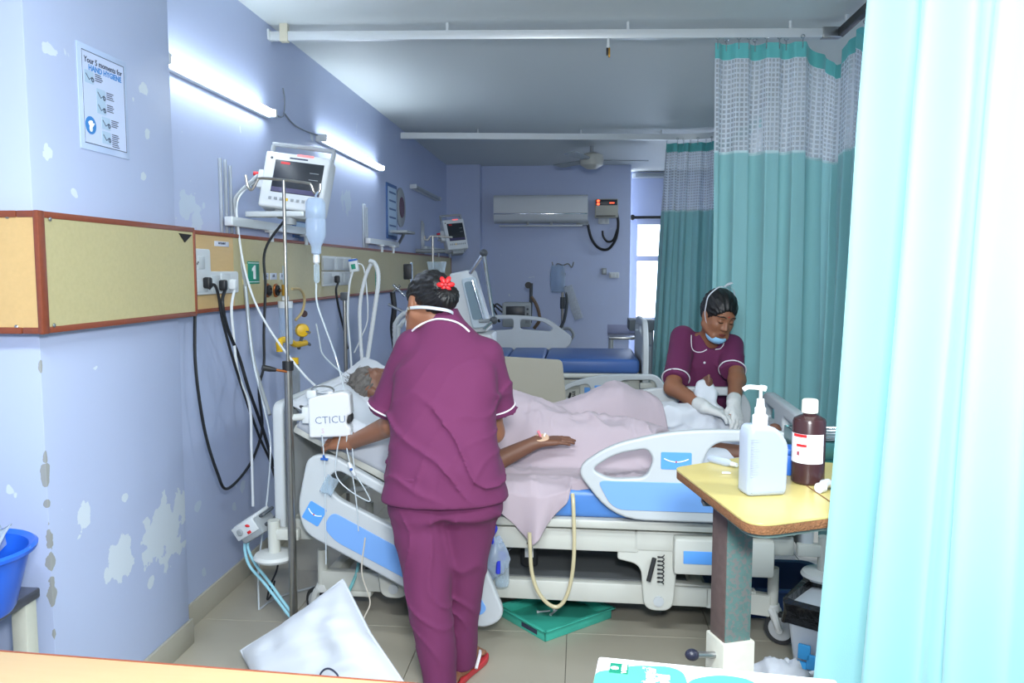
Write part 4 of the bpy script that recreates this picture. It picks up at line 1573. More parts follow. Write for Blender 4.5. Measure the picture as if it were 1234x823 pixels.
# collar flaps with white piping
for path in (((833, 404), (833, 412), (834, 420), (839, 424), (846, 424), (852, 421)), ((872, 409), (872, 415), (868, 420), (862, 421))):
    mb = MB()
    mb.tube(smooth_path([cast(core2, a, b, 3.8, 4.3) for (a, b) in path], 4), .0026, 6)
    mb.build('collar_piping', m_piping, tu2, world=True)
for k, (bx, by) in enumerate(((849, 437), (848, 461))):
    p = at(bx, by, 4.02)
    vd = (p - Vector((0, 0, CAMZ))).normalized()
    p = surf_pt(core2, npv(p + vd * .12), npv(-vd), .25)
    MB().ball(p, (.006, .003, .006), 6).build('button', m_piping, tu2, world=True)
An2 = np.array(A2)
E2 = lambda p, r, k=.02, op='u': ell(W2(p), np.array(r) * .93, An2, k, op)
hair2 = [E2((0, -.016, .038), (.086, .106, .096)), plane(An2 @ np.array((0, .70, -.71)), W2((0, .098, .055)), .008), E2((0, .112, -.022), (.062, .078, .088), .006, 's'), E2((.0, -.075, -.03), (.05, .045, .05), .03), E2((-.02, -.125, -.015), (.055, .045, .055), .02),
         E2((-.090, -.002, -.024), (.02, .022, .030), .006, 's'), E2((.090, -.004, -.018), (.02, .026, .034), .006, 's'), strand_disp(W2((0, 0, 0)), A2, .0018)]
sdf_obj('hair', hair2, h2 - Vector((.19, .19, .19)), h2 + Vector((.19, .19, .19)), .004, m_hair, n2)
m_lip = mat('lips', (120, 62, 56), .45)
m_lid = mat('dark_lash', (30, 20, 18), .6)
def face_stroke(pts, r, m, nm, lift=.0):
    P_ = []
    for p in pts:
        a = W2((p[0], .02, p[2]))
        P_.append(surf_pt(hp2, a, An2 @ np.array((p[0] * .3, 1, 0)), .14) + Vector(An2[:, 1]) * lift)
    mb = MB()
    q = smooth_path(P_, 4)
    n_ = len(q)
    mb.tube(q, [r * (.35 + .65 * math.sin(PI * (i + .5) / n_)) for i in range(n_)], 6)
    return mb.build(nm, m, n2, world=True)
for s_ in (-1, 1):
    face_stroke([(s_ * .012, 0, .024), (s_ * .028, 0, .030), (s_ * .045, 0, .026), (s_ * .054, 0, .018)], .0034, m_lid, 'eyebrow')
    face_stroke([(s_ * .016, 0, -.004), (s_ * .026, 0, -.0065), (s_ * .037, 0, -.006), (s_ * .047, 0, -.001)], .0027, m_lid, 'eyelashes')
face_stroke([(-.021, 0, -.068), (-.008, 0, -.0655), (0, 0, -.067), (.008, 0, -.0655), (.021, 0, -.068)], .0040, m_lip, 'lips')
face_stroke([(-.018, 0, -.072), (0, 0, -.076), (.018, 0, -.072)], .0042, m_lip, 'lips')
MB().ball(surf_pt(hp2, W2((0, .02, .033)), An2[:, 1], .14), .0032, 5).build('bindi', m_red, n2, world=True)
MB().ball(Vector(W2((-.086, -.002, -.040))), .005, 6).build('earring', m_gold, n2, world=True)
# mask pulled under the chin, with ties over the head
mk2 = [E2((0, .048, -.098), (.055, .058, .040)), E2((0, .044, -.072), (.052, .060, .045), .004, 's'), plane(An2 @ np.array((0, -1, 0)), W2((0, .015, 0)), .004)]
mk_o = sdf_obj('face_mask', mk2, h2 - Vector((.17, .17, .2)), h2 + Vector((.17, .17, .12)), .0036, m_mask, n2)
r2 = Vector(An2[:, 0])
f2 = Vector(An2[:, 1])
for s_ in (-1, 1):
    strap([(s_ * .052, .05, -.085), (s_ * .070, .02, -.04), (s_ * .087, .008, .0), (s_ * .090, -.005, .04), (s_ * .078, -.03, .085), (s_ * .03, -.05, .128), (s_ * -.01, -.055, .136)], W2, .0045, m_white_cloth, mk_o, 'mask_tie', up=(f2 * .9).normalized())
strap([(-.01, -.055, .136), (-.05, -.075, .135), (-.085, -.075, .115), (-.10, -.06, .085), (-.125, -.05, .065)], W2, .005, m_white_cloth, mk_o, 'mask_tie', up=f2)
strap([(-.01, -.055, .136), (-.03, -.06, .155), (-.045, -.05, .165), (-.02, -.05, .150)], W2, .005, m_white_cloth, mk_o, 'mask_tie', up=f2)
# ------------------------------------------------------------------ patient
pt = thing('person', 'patient lying on the bed under a pale pink blanket, brown hand resting on top', 'person', (-.2, 3.45, .62))
ph = at(452, 468, 3.46)
Ap = head_axes((.35, .05, .93), up_hint=(-1, 0, .3))
np_ = Vector((-.70, 3.45, .875))
hpp, Wp = head_prims(ph, Ap, .95, np_)
pel = Vector((-.17, 3.46, .715))
psR, psL = Vector((-.60, 3.28, .84)), Vector((-.60, 3.62, .84))
peR, pwR = Vector((-.34, 3.115, .685)), at(646, 533, 3.165)
peL, pwL = Vector((-.42, 3.76, .70)), Vector((-.22, 3.66, .74))
body3 = hpp + [cap(np_, (-.50, 3.45, .81), .06, .12, .05), cap((-.50, 3.45, .81), pel, .125, .115, .06), cap(psR, psL, .06, .06, .05),
               cap(psR, peR, .045, .040, .03), cap(peR, pwR, .041, .027, .02), cap(psL, peL, .045, .04, .03), cap(peL, pwL, .04, .026, .02),
               cap(pel + Vector((0, -.08, 0)), (.28, 3.37, .71), .085, .055, .04), cap((.28, 3.37, .71), (.70, 3.33, .69), .055, .036, .02),
               cap((.70, 3.33, .69), (.80, 3.31, .80), .036, .028, .02), cap((.70, 3.33, .69), (.75, 3.33, .66), .036, .03, .02),
               cap(pel + Vector((0, .08, 0)), (.17, 3.61, .835), .085, .060, .04), cap((.17, 3.61, .835), (.57, 3.69, .775), .055, .036, .02),
               cap((.57, 3.69, .775), at(853, 452, 3.70) - Vector((0, 0, .03)), .036, .024, .02), cap((.57, 3.69, .775), (.62, 3.69, .76), .036, .032, .02)]
tp = at(853, 452, 3.70)
for i in range(5):
    o = Vector((-.004 * i, -.030 + .014 * i, -.006 * i))
    body3.append(cap(tp + o - Vector((0, 0, .03)), tp + o + Vector((.0, 0, .004)), .0085, .007, .003))
hd_ = at(680, 530, 3.20) - pwR
body3 += hand_prims(pwR, hd_, (.05, .15, -1), 1, (.10, .12, .14, .16), 1.0, .10, (.75, .45, .1))
body3 += hand_prims(pwL, (.9, -.3, .05), (0, 0, -1), -1, (.2, .2, .2, .2), 1.0)
sdf_obj('body', body3, (-1.10, 3.0, .60), (.90, 3.86, 1.06), .0055, m_skin_old, pt)
An3 = np.array(Ap)
E3 = lambda p, r, k=.02, op='u': ell(Wp(p), np.array(r) * .95, An3, k, op)
hair3 = [E3((0, -.012, .036), (.080, .102, .092)), plane(An3 @ np.array((0, .75, -.66)), Wp((0, .085, .068)), .01), strand_disp(Wp((0, 0, 0)), Ap, .005, 260), soft(.006, 60, 3)]
hp_o = sdf_obj('hair', hair3, ph - Vector((.17, .17, .17)), ph + Vector((.17, .17, .17)), .0045, m_greyhair, pt)
mb = MB()
for i in range(70):
    a, b = rng.rand() * 6.28, rng.rand() * .9
    dloc = np.array((math.cos(a) * math.sin(b * 1.6 + .2), -.3 + math.sin(a) * .5, math.cos(b * 1.6)))
    p = surf_pt(hair3, Wp((0, -.01, .03)), An3 @ dloc, .2)
    d = Vector(An3 @ dloc).normalized()
    q = Vector((rng.rand() - .5, rng.rand() - .5, rng.rand() - .5)) * .03
    mb.tube(smooth_path([p - d * .004, p + d * .012 + q * .4, p + d * .016 + q], 3), .0009, 4)
mb.build('loose_hair', m_greyhair, hp_o, world=True)['kind'] = 'stuff'
# cannula dressing on the back of the hand
dc = pwR + hd_.normalized() * .028 + Vector((0, 0, .018))
mb = MB()
Md = frame_m(dc, hd_, (0, 1, .25))
mb.mesh(plate_mesh(round_poly([(-.035, -.028), (-.01, -.034), (.02, -.024), (.028, .01), (.012, .030), (-.02, .026), (-.038, .01)], .012, 4), (), .006, .002, 2), Md)
dr_ = mb.build('cannula_dressing', mat('skin_tone_plaster', (226, 190, 158), .6), pt, world=True, label='peach plaster over a cannula')
MB().rod(dc + Vector((-.008, 0, .002)), dc + Vector((-.02, .004, .026)), .005, .006, 8).build('cannula_port', mat('pink_plastic', (224, 120, 136), .4), dr_, world=True)
MB().rod(dc + Vector((.005, 0, .004)), dc + Vector((.01, 0, .018)), .004, .004, 8).build('cannula_cap', m_label_white, dr_, world=True)

# ------------------------------------------------------------------ bedding
m_blanket = fabric_mat('pale_pink_blanket', (182, 168, 176), .88, .03, 420, .12, .15)
m_sheet = fabric_mat('white_bed_sheet', (204, 210, 218), .85, .02, 600, .08, .1)
_prims3 = [p for p in body3]
def top_height(X, Y):
    P = np.stack([np.repeat(X, 60), np.repeat(Y, 60), np.tile(np.linspace(1.05, .60, 60), len(X))], 1)
    d = sdf_eval(_bl, P).reshape(len(X), 60)
    z = np.linspace(1.05, .60, 60)
    hit = d < .012
    first = np.where(hit.any(1), hit.argmax(1), 59)
    return z[first]
_bl = [cap((-.50, 3.45, .80), pel, .14, .13, .06), cap(pel + Vector((0, -.08, 0)), (.28, 3.37, .71), .095, .065, .05), cap((.28, 3.37, .71), (.70, 3.33, .69), .06, .05, .03),
       cap(pel + Vector((0, .08, 0)), (.17, 3.61, .835), .095, .075, .05), cap((.17, 3.61, .835), (.45, 3.66, .79), .07, .05, .04), cap((-.42, 3.76, .69), (-.2, 3.66, .72), .05, .05, .04)]
NX, NY = 150, 130
xs_ = np.linspace(-.56, .40, NX)
YT0, YT1 = 3.90, 3.03
ys_ = np.linspace(YT0, YT1, 100)
XX, YY = np.meshgrid(xs_, ys_, indexing='ij')
Hh = top_height(XX.ravel(), YY.ravel()).reshape(NX, 100)
Hh = np.maximum(Hh, .622)
base_h = Hh.copy()
# cloth bridges hollows: blur, then keep above the body
for _ in range(10):
    p = np.pad(Hh, 2, mode='edge')
    Hh = np.maximum(base_h, (p[1:-3, 2:-2] + p[3:-1, 2:-2] + p[2:-2, 1:-3] + p[2:-2, 3:-1] + p[:-4, 2:-2] + p[4:, 2:-2]) / 6)
for _ in range(2):
    p = np.pad(Hh, 1, mode='edge')
    Hh = (p[:-2, 1:-1] + p[2:, 1:-1] + p[1:-1, :-2] + p[1:-1, 2:] + Hh) / 5
def ridges(x, y, f, sd):
    P = np.stack([x, y, np.zeros_like(x)], 1)
    n = noise3(P * f, sd)
    n2 = noise3(P * f * .45, sd + 3)
    return (1 - np.abs(2 * n - 1)) ** 3 * n2
rg = ridges(XX.ravel() * .8 + YY.ravel() * .5, YY.ravel() * 1.4 - XX.ravel() * .3, 9, 4).reshape(NX, 100)
rg2 = ridges(XX.ravel(), YY.ravel(), 22, 12).reshape(NX, 100)
kn = np.exp(-(((XX - .25) / .16) ** 2 + ((YY - 3.55) / .2) ** 2))
Hh = Hh + .012 + rg * .034 * (1 + .9 * kn) + rg2 * .010
vv, ff = [], []
drop_px = [(-.56, .03), (-.40, .06), (-.30, .09), (-.24, .17), (-.185, .215), (-.14, .19), (-.07, .10), (-.005, .012), (.05, .0), (.4, .0)]
dx_, dz_ = [a for a, b in drop_px], [b for a, b in drop_px]
ND = 30
for i in range(NX):
    xr = xs_[i]
    # ragged right-hand edge
    for j in range(100):
        t_ = max(0, (i - NX * .80) / (NX * .20))
        ex = .06 * math.sin(j * .16 + .5) * t_ - .03 * t_ * (j / 100)
        z = Hh[i, j]
        if i == NX - 1:
            z = max(.63, z - .02)
        y = ys_[j]
        edge = max(0, (j - 88) / 11)
        z = z * (1 - edge ** 2 * .0) - .012 * edge ** 2
        vv.append((xr + ex, y, z))
    dr = np.interp(xr, dx_, dz_)
    z0 = vv[-1][2]
    for k in range(1, ND + 1):
        t_ = k / ND
        yy = YT1 - .040 * min(1, t_ * 5) - .018 * math.sin(xr * 38 + 1.5 * t_) * t_ * min(1, dr * 8) - .012 * t_
        if xr > -.03:
            yy = YT1 - .004 * t_
        vv.append((xr + .02 * t_ * math.sin(xr * 20), yy, z0 - (dr + (z0 - .615) * .9 * 1.0) * t_))
RW = 100 + ND
for i in range(NX - 1):
    for j in range(RW - 1):
        a = i * RW + j
        ff.append((a, a + 1, a + RW + 1, a + RW))
bl = MB()
bl.add(vv, ff)
single('blanket', bl, m_blanket, 'pale pink blanket draped over the patient with a corner hanging down', 'blanket', (-.1, 3.4, .62), angle=180, thick=.004)

# white sheet over the raised mattress
def sheet_pt(u, v):
    # u along the backrest from hinge to head, v across
    L = -.05 + .80 * u
    y = .455 - 1.035 * v
    z = HD + .115 + .010
    p = Vector((-.25 - L * math.cos(R(27)), 0, HD + L * math.sin(R(27)))) + Vector((math.sin(R(27)), 0, math.cos(R(27)))) * .128
    n = float(noise3(np.array([[L * 8, y * 8, 1.0]]), 3)[0] - .5)
    p = Vector((p.x, y, p.z)) + Vector((.45, 0, .89)) * n * .012
    if y < -.445:
        e = -.445 - y
        p = Vector((p.x, -.445 - min(e, .012), p.z)) - Vector((math.sin(R(27)), 0, math.cos(R(27)))) * e
    elif y > .43:
        p.z -= (y - .43) * 1.6
    return MBED @ p
sh = MB()
sh.grid(sheet_pt, 50, 60)
single('bed_sheet', sh, m_sheet, 'white sheet spread over the raised backrest of the occupied bed', 'bed sheet', angle=180, thick=.003)

def pillow(name, label, c, ax, ay, L, W_, T, m, seed=1, pinch=.22, sagz=0.0):
    """cushion in the plane ax, ay"""
    M = frame_m(c, ax, ay)
    def pt_(u, v, s):
        a, b = 2 * u - 1, 2 * v - 1
        e = ((1 - a ** 4) * (1 - b ** 4)) ** .55
        pull = 1 - .10 * (1 - abs(b)) ** 1 * abs(a) ** 3
        pull2 = 1 - .10 * (1 - abs(a)) * abs(b) ** 3
        n = float(noise3(np.array([[a * 3.1 + 5, b * 3.1, s * 3.0 + seed]]), seed)[0] - .5)
        n2 = float(noise3(np.array([[a * 8 + b * 3, b * 2.2, s * 3.0 + seed]]), seed + 2)[0] - .5)
        z = s * T * e * (1 + .35 * n) + .010 * n2 * e
        return M @ Vector((a * L / 2 * pull, b * W_ / 2 * pull2, z - sagz * a * a))
    mb = MB()
    mb.grid(lambda u, v: pt_(u, v, 1), 44, 36)
    mb.grid(lambda u, v: pt_(u, v, -1), 44, 36)
    return mb, M, pt_
# pillow under the patient's head
pc = MBED @ Vector((-.735, .04, .845))
mb, Mp, ptf = pillow('pillow', '', pc, MBED.to_3x3() @ Vector((-math.cos(R(29)), 0, math.sin(R(29)))), (0, -1, -.15), .50, .90, .055, m_white_cloth, 3)
single('pillow', mb, m_white_cloth, 'white pillow under the patient on the raised bed head', 'pillow', angle=180)
# ------------------------------------------------------------------ wall equipment on the left
m_wplast = mat('white_plastic', (208, 213, 216), .38, var=.02)
m_gplast = mat('grey_plastic', (150, 156, 160), .45, var=.03)
m_dgrey = mat('dark_grey_plastic', (74, 80, 86), .45, var=.03)
m_green = mat('green_sign', (24, 140, 112), .4, var=.02)
m_yellow = mat('yellow_plastic', (232, 186, 26), .4, var=.04)
m_screen = mat('dark_screen', (34, 40, 48), .35, var=.05, vscale=3)
m_blue = mat('blue_plastic', (40, 96, 180), .4, var=.03)
m_clear = glass_mat('clear_plastic', (226, 238, 246), .22, .12)
m_frost = glass_mat('frosted_plastic', (206, 222, 240), .38, .3)
m_tubing = glass_mat('clear_tubing', (225, 235, 240), .6, .2)
m_copper = mat('copper', (184, 110, 60), .35, .8)
m_ink = mat('dark_ink', (50, 56, 80), .6, var=0)
m_inkblue = mat('blue_ink', (56, 130, 200), .6, var=0)
m_palebox = mat('pale_blue_print', (176, 200, 224), .6, var=0)
MYZ = lambda x: Matrix(((0, 0, 1, x), (1, 0, 0, 0), (0, 1, 0, 0), (0, 0, 0, 1)))   # plate x->Y, y->Z, normal +X

def wall_rect(px0, py0, px1, py1, X, pad=0.0):
    a, b = atx(px0, (py0 + py1) / 2, X), atx(px1, (py0 + py1) / 2, X)
    zt, zb = atx((px0 + px1) / 2, py0, X).z, atx((px0 + px1) / 2, py1, X).z
    return a.y, b.y, zb, zt
def wall_plate(px0, py0, px1, py1, X, th, bev=.003):
    y0, y1, z0, z1 = wall_rect(px0, py0, px1, py1, X)
    return MB().box((X, y0, z0), (X + th, y1, z1), bev)

# hand hygiene poster in a clear holder on the column
y0, y1, z0, z1 = 2.325, 2.585, 1.815, 2.13
pz = thing('poster', 'hand hygiene notice in a clear plastic holder on the column', 'poster', (XC, y0, z0))
MB().box((XC, y0, z0), (XC + .004, y1, z1), .001).build('clear_holder', mat('clear_holder_plastic', (186, 204, 236), .2, var=.02), pz, world=True)
MB().box((XC + .004, y0 + .018, z0 + .02), (XC + .0052, y1 - .018, z1 - .018)).build('paper', mat('poster_paper', (200, 212, 240), .6, var=.02), pz, world=True)
mb = MB()
for (a, b, c_, d) in ((y0 + .018, y1 - .018, z0 + .02, z0 + .022), (y0 + .018, y1 - .018, z1 - .02, z1 - .018), (y0 + .018, y0 + .0195, z0 + .02, z1 - .018), (y1 - .0195, y1 - .018, z0 + .02, z1 - .018)):
    mb.box((XC + .0052, a, c_), (XC + .0058, b, d))
mb.build('print_border', m_ink, pz, world=True)
def wtext(s, yc, zc, size, m, par, X, nm, bold=0.0, st=1.0):
    me = text_mesh(s, size, .0003, 'CENTER', bold)
    M = Matrix.Translation((X, yc, zc)) @ Matrix(((0, 0, 1, 0), (st, 0, 0, 0), (0, 1, 0, 0), (0, 0, 0, 1)))
    return MB().mesh(me, M).build(nm, m, par, world=True)
XPp = XC + .0056
wtext('Your 5 moments for', (y0 + y1) / 2, z1 - .045, .024, m_ink, pz, XPp, 'heading', .0004)
wtext('HAND HYGIENE', (y0 + y1) / 2 + .008, z1 - .066, .024, m_inkblue, pz, XPp, 'heading', .0007)
W_ = y1 - y0
for i, (fy, fz) in enumerate(((.20, .30), (.42, .44), (.42, .56), (.50, .70), (.50, .84))):
    yy, zz_ = y0 + fy * W_, z1 - fz * (z1 - z0)
    MB().mesh(plate_mesh(round_poly([(-.024, -.019), (.024, -.019), (.024, .019), (-.024, .019)], .005, 3), (), .001, .0002, 1), MYZ(XPp) @ Matrix.Translation((yy, zz_, 0))).build('picture_panel', m_palebox, pz, world=True)
    mb = MB()
    mb.tube([(XPp + .001, yy - .018, zz_ + .008), (XPp + .001, yy - .002, zz_ - .008), (XPp + .001, yy + .014, zz_ + .002)], .0012, 5)
    mb.tube([(XPp + .001, yy + .016 + .005 * math.cos(a), zz_ - .006 + .006 * math.sin(a)) for a in np.linspace(0, 6.28, 9)[:-1]], .0014, 5, closed=True)
    mb.build('picture_lines', m_ink, pz, world=True)
    mb = MB()
    for k in range(4 + (i == 4) * 3):
        w = .030 + .012 * ((k * 7 + i * 3) % 5) / 5
        mb.box((XPp, yy + .030, zz_ + .014 - k * .0062), (XPp + .0005, yy + .030 + w, zz_ + .0165 - k * .0062))
    mb.build('caption_lines', m_ink, pz, world=True)
cy, cz = y0 + .19 * W_, z1 - .76 * (z1 - z0)
MB().lathe([(.027, 0), (.027, .0008)], (XPp, cy, cz), 28, Matrix.Rotation(PI / 2, 4, 'Y')).build('hand_disc', m_inkblue, pz, world=True)
mb = MB()
for k, a in enumerate((-.7, -.32, 0, .32, .85)):
    mb.tube([(XPp + .001, cy, cz - .008), (XPp + .001, cy + .019 * math.sin(a), cz - .008 + .022 * math.cos(a))], .003, 6)
mb.ball((XPp + .001, cy, cz - .010), (.001, .009, .010), 6)
mb.build('hand_symbol', m_label_white, pz, world=True)

# first socket plate: L shaped
ya, yb, yc_ = atx(235, 330, XP).y - .03, atx(249, 320, XP).y, atx(283, 340, XP).y
zt, zm, zb = atx(241, 300, XP).z, atx(265, 327, XP).z, atx(260, 354, XP).z
sk = thing('socket_plate', 'white L-shaped switch and socket plate beside the column with black plugs in it', 'socket', (XP, ya, zb))
poly = round_poly([(ya, zb), (yc_, zb), (yc_, zm), (yb, zm), (yb, zt), (ya, zt)], [.01, .015, .015, .008, .015, .01], 4)
MB().mesh(plate_mesh(poly, (), .018, .004, 2), MYZ(XP + .009)).build('plate', m_wplast, sk, world=True)
for (a, b, c_, d) in ((238, 309, 246, 324), (254, 332, 264, 352), (266, 330, 277, 352), (237, 338, 250, 352)):
    wall_plate(a, b, c_, d, XP + .018, .004, .001).build('switch_module', m_bedw, sk, world=True)
for (a, b) in ((238, 318), (239, 316)):
    p = atx(a, b, XP + .023)
    MB().ball(p, (.001, .004, .004), 6).build('socket_hole', m_dark, sk, world=True)
# gas and number signs
def sign(px, label, txt, m, mt, name, cat, X=XP, size=.8, th=.003, group=None):
    y0, y1, z0, z1 = wall_rect(*px, X)
    s_ = thing(name, label, cat, (X, y0, z0), group=group)
    MB().box((X, y0, z0), (X + th, y1, z1), .0008).build('sign_plate', m, s_, world=True)
    if txt:
        wtext(txt, (y0 + y1) / 2, (z0 + z1) / 2 + .002, (z1 - z0) * size, mt, s_, X + th, 'sign_text', .0006, st=1.7 if len(txt) == 1 else 1.0)
    return s_, (y0, y1, z0, z1)
s_, (y0, y1, z0, z1) = sign((298, 315, 312, 342), 'green bed number sign with a white 1 on the trunking', '', m_green, m_label_white, 'number_sign', 'sign', size=.75)

yc1, zc1 = (y0 + y1) / 2 + .006, (z0 + z1) / 2
one = [(-.012, -.030), (.014, -.030), (.014, .034), (.0, .034), (-.026, .018), (-.026, .006), (-.012, .013)]
MB().mesh(plate_mesh(one, (), .0012, .0002, 1), MYZ(XP + .0036) @ Matrix.Translation((yc1, zc1, 0))).build('number_one', m_label_white, s_, world=True)
MB().box((XP + .003, y0 + .004, z0 + .008), (XP + .0036, y1 - .004, z0 + .011)).build('sign_line', m_label_white, s_, world=True)
MB().box((XP + .003, y0 + .004, z1 - .009), (XP + .0036, y1 - .004, z1 - .006)).build('sign_line', m_label_white, s_, world=True)
m_cream = mat('cream_sign', (214, 204, 150), .5)
sign((292, 318, 298, 343), 'thin cream edge strip left of the green number sign', '', m_cream, m_ink, 'edge_strip', 'strip')
lbl = mat('pale_label', (206, 212, 226), .5)
sign((258, 291, 275, 297), 'small pale printed label above the L-shaped sockets', 'INSTRUMENT', lbl, m_ink, 'outlet_label', 'label', size=.55)
for (a, b, tx, lb_) in ((317, 323, 'VAC', 'pale outlet label over the left black gas outlet'), (325, 333, 'AIR', 'pale outlet label over the right black gas outlet'), (337, 342, 'O2', 'small pale outlet label behind the flow meter')):
    sign((a, 329, b, 337), lb_, tx, lbl, m_ink, 'outlet_label', 'label', size=.6)
sign((452, 323, 457, 348), 'green number sign farther along the trunking behind the white hoses', '', m_green, m_label_white, 'number_sign', 'sign')
# gas outlets
for (px, lb_) in ((322, 'black gas outlet ring nearest the green number sign'), (332, 'copper rimmed gas outlet holding the flow meter')):
    p = atx(px, 350, XP)
    g = thing('gas_outlet', lb_, 'gas outlet', p)
    Mr = Matrix.Rotation(PI / 2, 4, 'Y')
    MB().lathe([(.034, 0), (.034, .006), (.030, .008), (.028, .006)], p, 24, Mr).build('outlet_ring', m_copper, g, world=True)
    MB().lathe([(.026, .0), (.026, .016), (.014, .02), (.012, .012)], p, 24, Mr).build('outlet_socket', m_black, g, world=True)
# oxygen flow meter and humidifier bottle
XF = XP + .09
fm = thing('flow_meter', 'oxygen flow meter with clear humidifier bottle hanging below the trunking', 'flow meter', atx(344, 415, XF))
p0 = atx(333, 350, XP)
pf = atx(343.5, 350, XF)
MB().rod(p0, pf, .007).build('inlet_pipe', m_chrome, fm, world=True)
zof = lambda py: atx(344, py, XF).z
MB().lathe([(.010, 0), (.010, zof(320) - zof(343))], (pf.x, pf.y, zof(343)), 16).build('flow_tube', m_clear, fm, world=True)
MB().lathe([(.016, 0), (.016, zof(343) - zof(356))], (pf.x, pf.y, zof(356)), 16).build('brass_collar', mat('brass_yellow', (196, 150, 60), .35, .6), fm, world=True)
MB().lathe([(.017, 0), (.017, .02)], (pf.x, pf.y, zof(362)), 16).build('nut', m_wplast, fm, world=True)
MB().lathe([(.036, 0), (.036, zof(363) - zof(371))], (pf.x, pf.y, zof(371)), 20).build('bottle_lid', m_wplast, fm, world=True)
hh = zof(371) - zof(415)
MB().lathe([(.0, 0), (.028, 0), (.032, .01), (.032, hh * .8), (.034, hh)], (pf.x, pf.y, zof(415)), 20, caps=False).build('humidifier_bottle', m_frost, fm, world=True)
MB().rod((pf.x, pf.y, zof(410)), (pf.x, pf.y, zof(372)), .004).build('dip_tube', m_wplast, fm, world=True)
cable('suction_hose', [atx(352, 348, XF), atx(362, 349, XF), atx(367, 360, XF), atx(364, 376, XF), atx(356, 386, XF - .02)], .007, mat('amber_hose', (186, 164, 116), .4), 'short amber hose curving from the flow meter to the yellow regulator', 'hose')
# yellow regulator
yr = thing('suction_regulator', 'yellow and grey suction regulator below the humidifier bottle', 'regulator', atx(360, 470, XF))
c = atx(364, 398, XF)
Mv = Matrix.Rotation(PI / 2, 4, 'X') @ Matrix.Rotation(.5, 4, 'Y')
MB().lathe([(.026, -.02), (.034, -.012), (.036, .01), (.030, .024), (.012, .028)], c + Vector((.0, 0, 0)), 20, Mv).build('yellow_dial', m_yellow, yr, world=True)
MB().lathe([(.030, -.02), (.034, .0), (.03, .012)], c + Vector((-.015, .02, 0)), 20, Mv).build('clear_cover', m_clear, yr, world=True)
MB().lathe([(.018, -.012), (.018, .012)], atx(366, 378, XF), 14, Mv).build('pressure_gauge', m_chrome, yr, world=True)
MB().rod(c, c + Vector((.05, -.02, -.01)), .007).build('outlet_nipple', m_chrome, yr, world=True)
MB().rod(c + Vector((0, 0, -.03)), atx(360, 420, XF), .009).build('stem', m_dgrey, yr, world=True)
mb = MB()
mb.tube(smooth_path([atx(337, 421, XF), atx(337, 412, XF), atx(346, 409, XF), atx(356, 415, XF), atx(368, 413, XF)], 6), [.016] * 25, 10)
mb.build('yellow_arm', m_yellow, yr, world=True)
MB().rod(atx(337, 412, XF), atx(337, 424, XF), .015).build('yellow_foot', m_yellow, yr, world=True)
MB().rod(atx(368, 413, XF), atx(373, 415, XF), .010).build('outlet_nipple', m_chrome, yr, world=True)
MB().rod(atx(353, 431, XF), atx(353, 439, XF), .028).build('yellow_cap', m_yellow, yr, world=True)
zz0 = atx(353, 478, XF)
MB().lathe([(.0, 0), (.034, 0), (.036, .02), (.036, atx(353, 439, XF).z - zz0.z)], zz0, 20, caps=False).build('grey_canister', glass_mat('grey_canister', (150, 158, 166), .7, .3), yr, world=True)

# equipment rails: uprights, crossbar, knobs
def equip_rail(px, y_top, y_bot, pxe, y_bar, label, n_up=3):
    a = atx(px, y_top, XW)
    b = atx(px, y_bot, XW)
    r = thing('equipment_rail', label, 'rail', (XW, a.y, b.z), group='white equipment rails above the trunking')
    for k in range(n_up):
        y = a.y + k * .05
        MB().box((XW, y, b.z), (XW + .014, y + .012, a.z - .02 * (k == n_up - 1)), .003).build('upright', mat('grey_aluminium', (166, 174, 182), .35, .4), r, world=True)
    zb_ = atx(px, y_bar, XW).z
    ye = atx(pxe, y_bar + 3, XW + .05).y
    MB().box((XW + .022, a.y, zb_ - .02), (XW + .06, ye, zb_ + .02), .003).build('crossbar', m_alu, r, world=True)
    L0 = ye - a.y
    for f in (.35, .75):
        yk = a.y + L0 * f
        kb = MB().rod((XW + .06, yk, zb_ - .03), (XW + .06, yk, zb_ - .075), .012, .012, 10).build('clamp_knob', m_wplast, r, world=True)
        MB().box((XW + .035, yk - .025, zb_ - .03), (XW + .085, yk + .025, zb_ - .018), .003).build('clamp_plate', m_wplast, r, world=True)
    return zb_, ye
equip_rail(262, 190, 280, 388, 266, 'white upright channel rail carrying the first monitor')
equip_rail(436, 245, 301, 480, 290, 'white upright channel rail in the middle of the wall with a small shelf bracket')
equip_rail(507, 266, 308, 548, 299, 'white upright channel rail at the far end carrying the second monitor')
MB0 = MB()
p = atx(487, 280, XW + .12)
sb = thing('wall_bracket', 'small tilted grey shelf bracket between the two far rails', 'bracket', p)
MB().box(p + Vector((-.08, -.16, -.01)), p + Vector((.06, .16, .01)), .004, M=None).build('bracket_plate', m_gplast, sb, world=True)
MB().rod(p + Vector((0, .0, -.01)), p + Vector((-.10, .25, -.08)), .012).build('bracket_arm', m_gplast, sb, world=True)

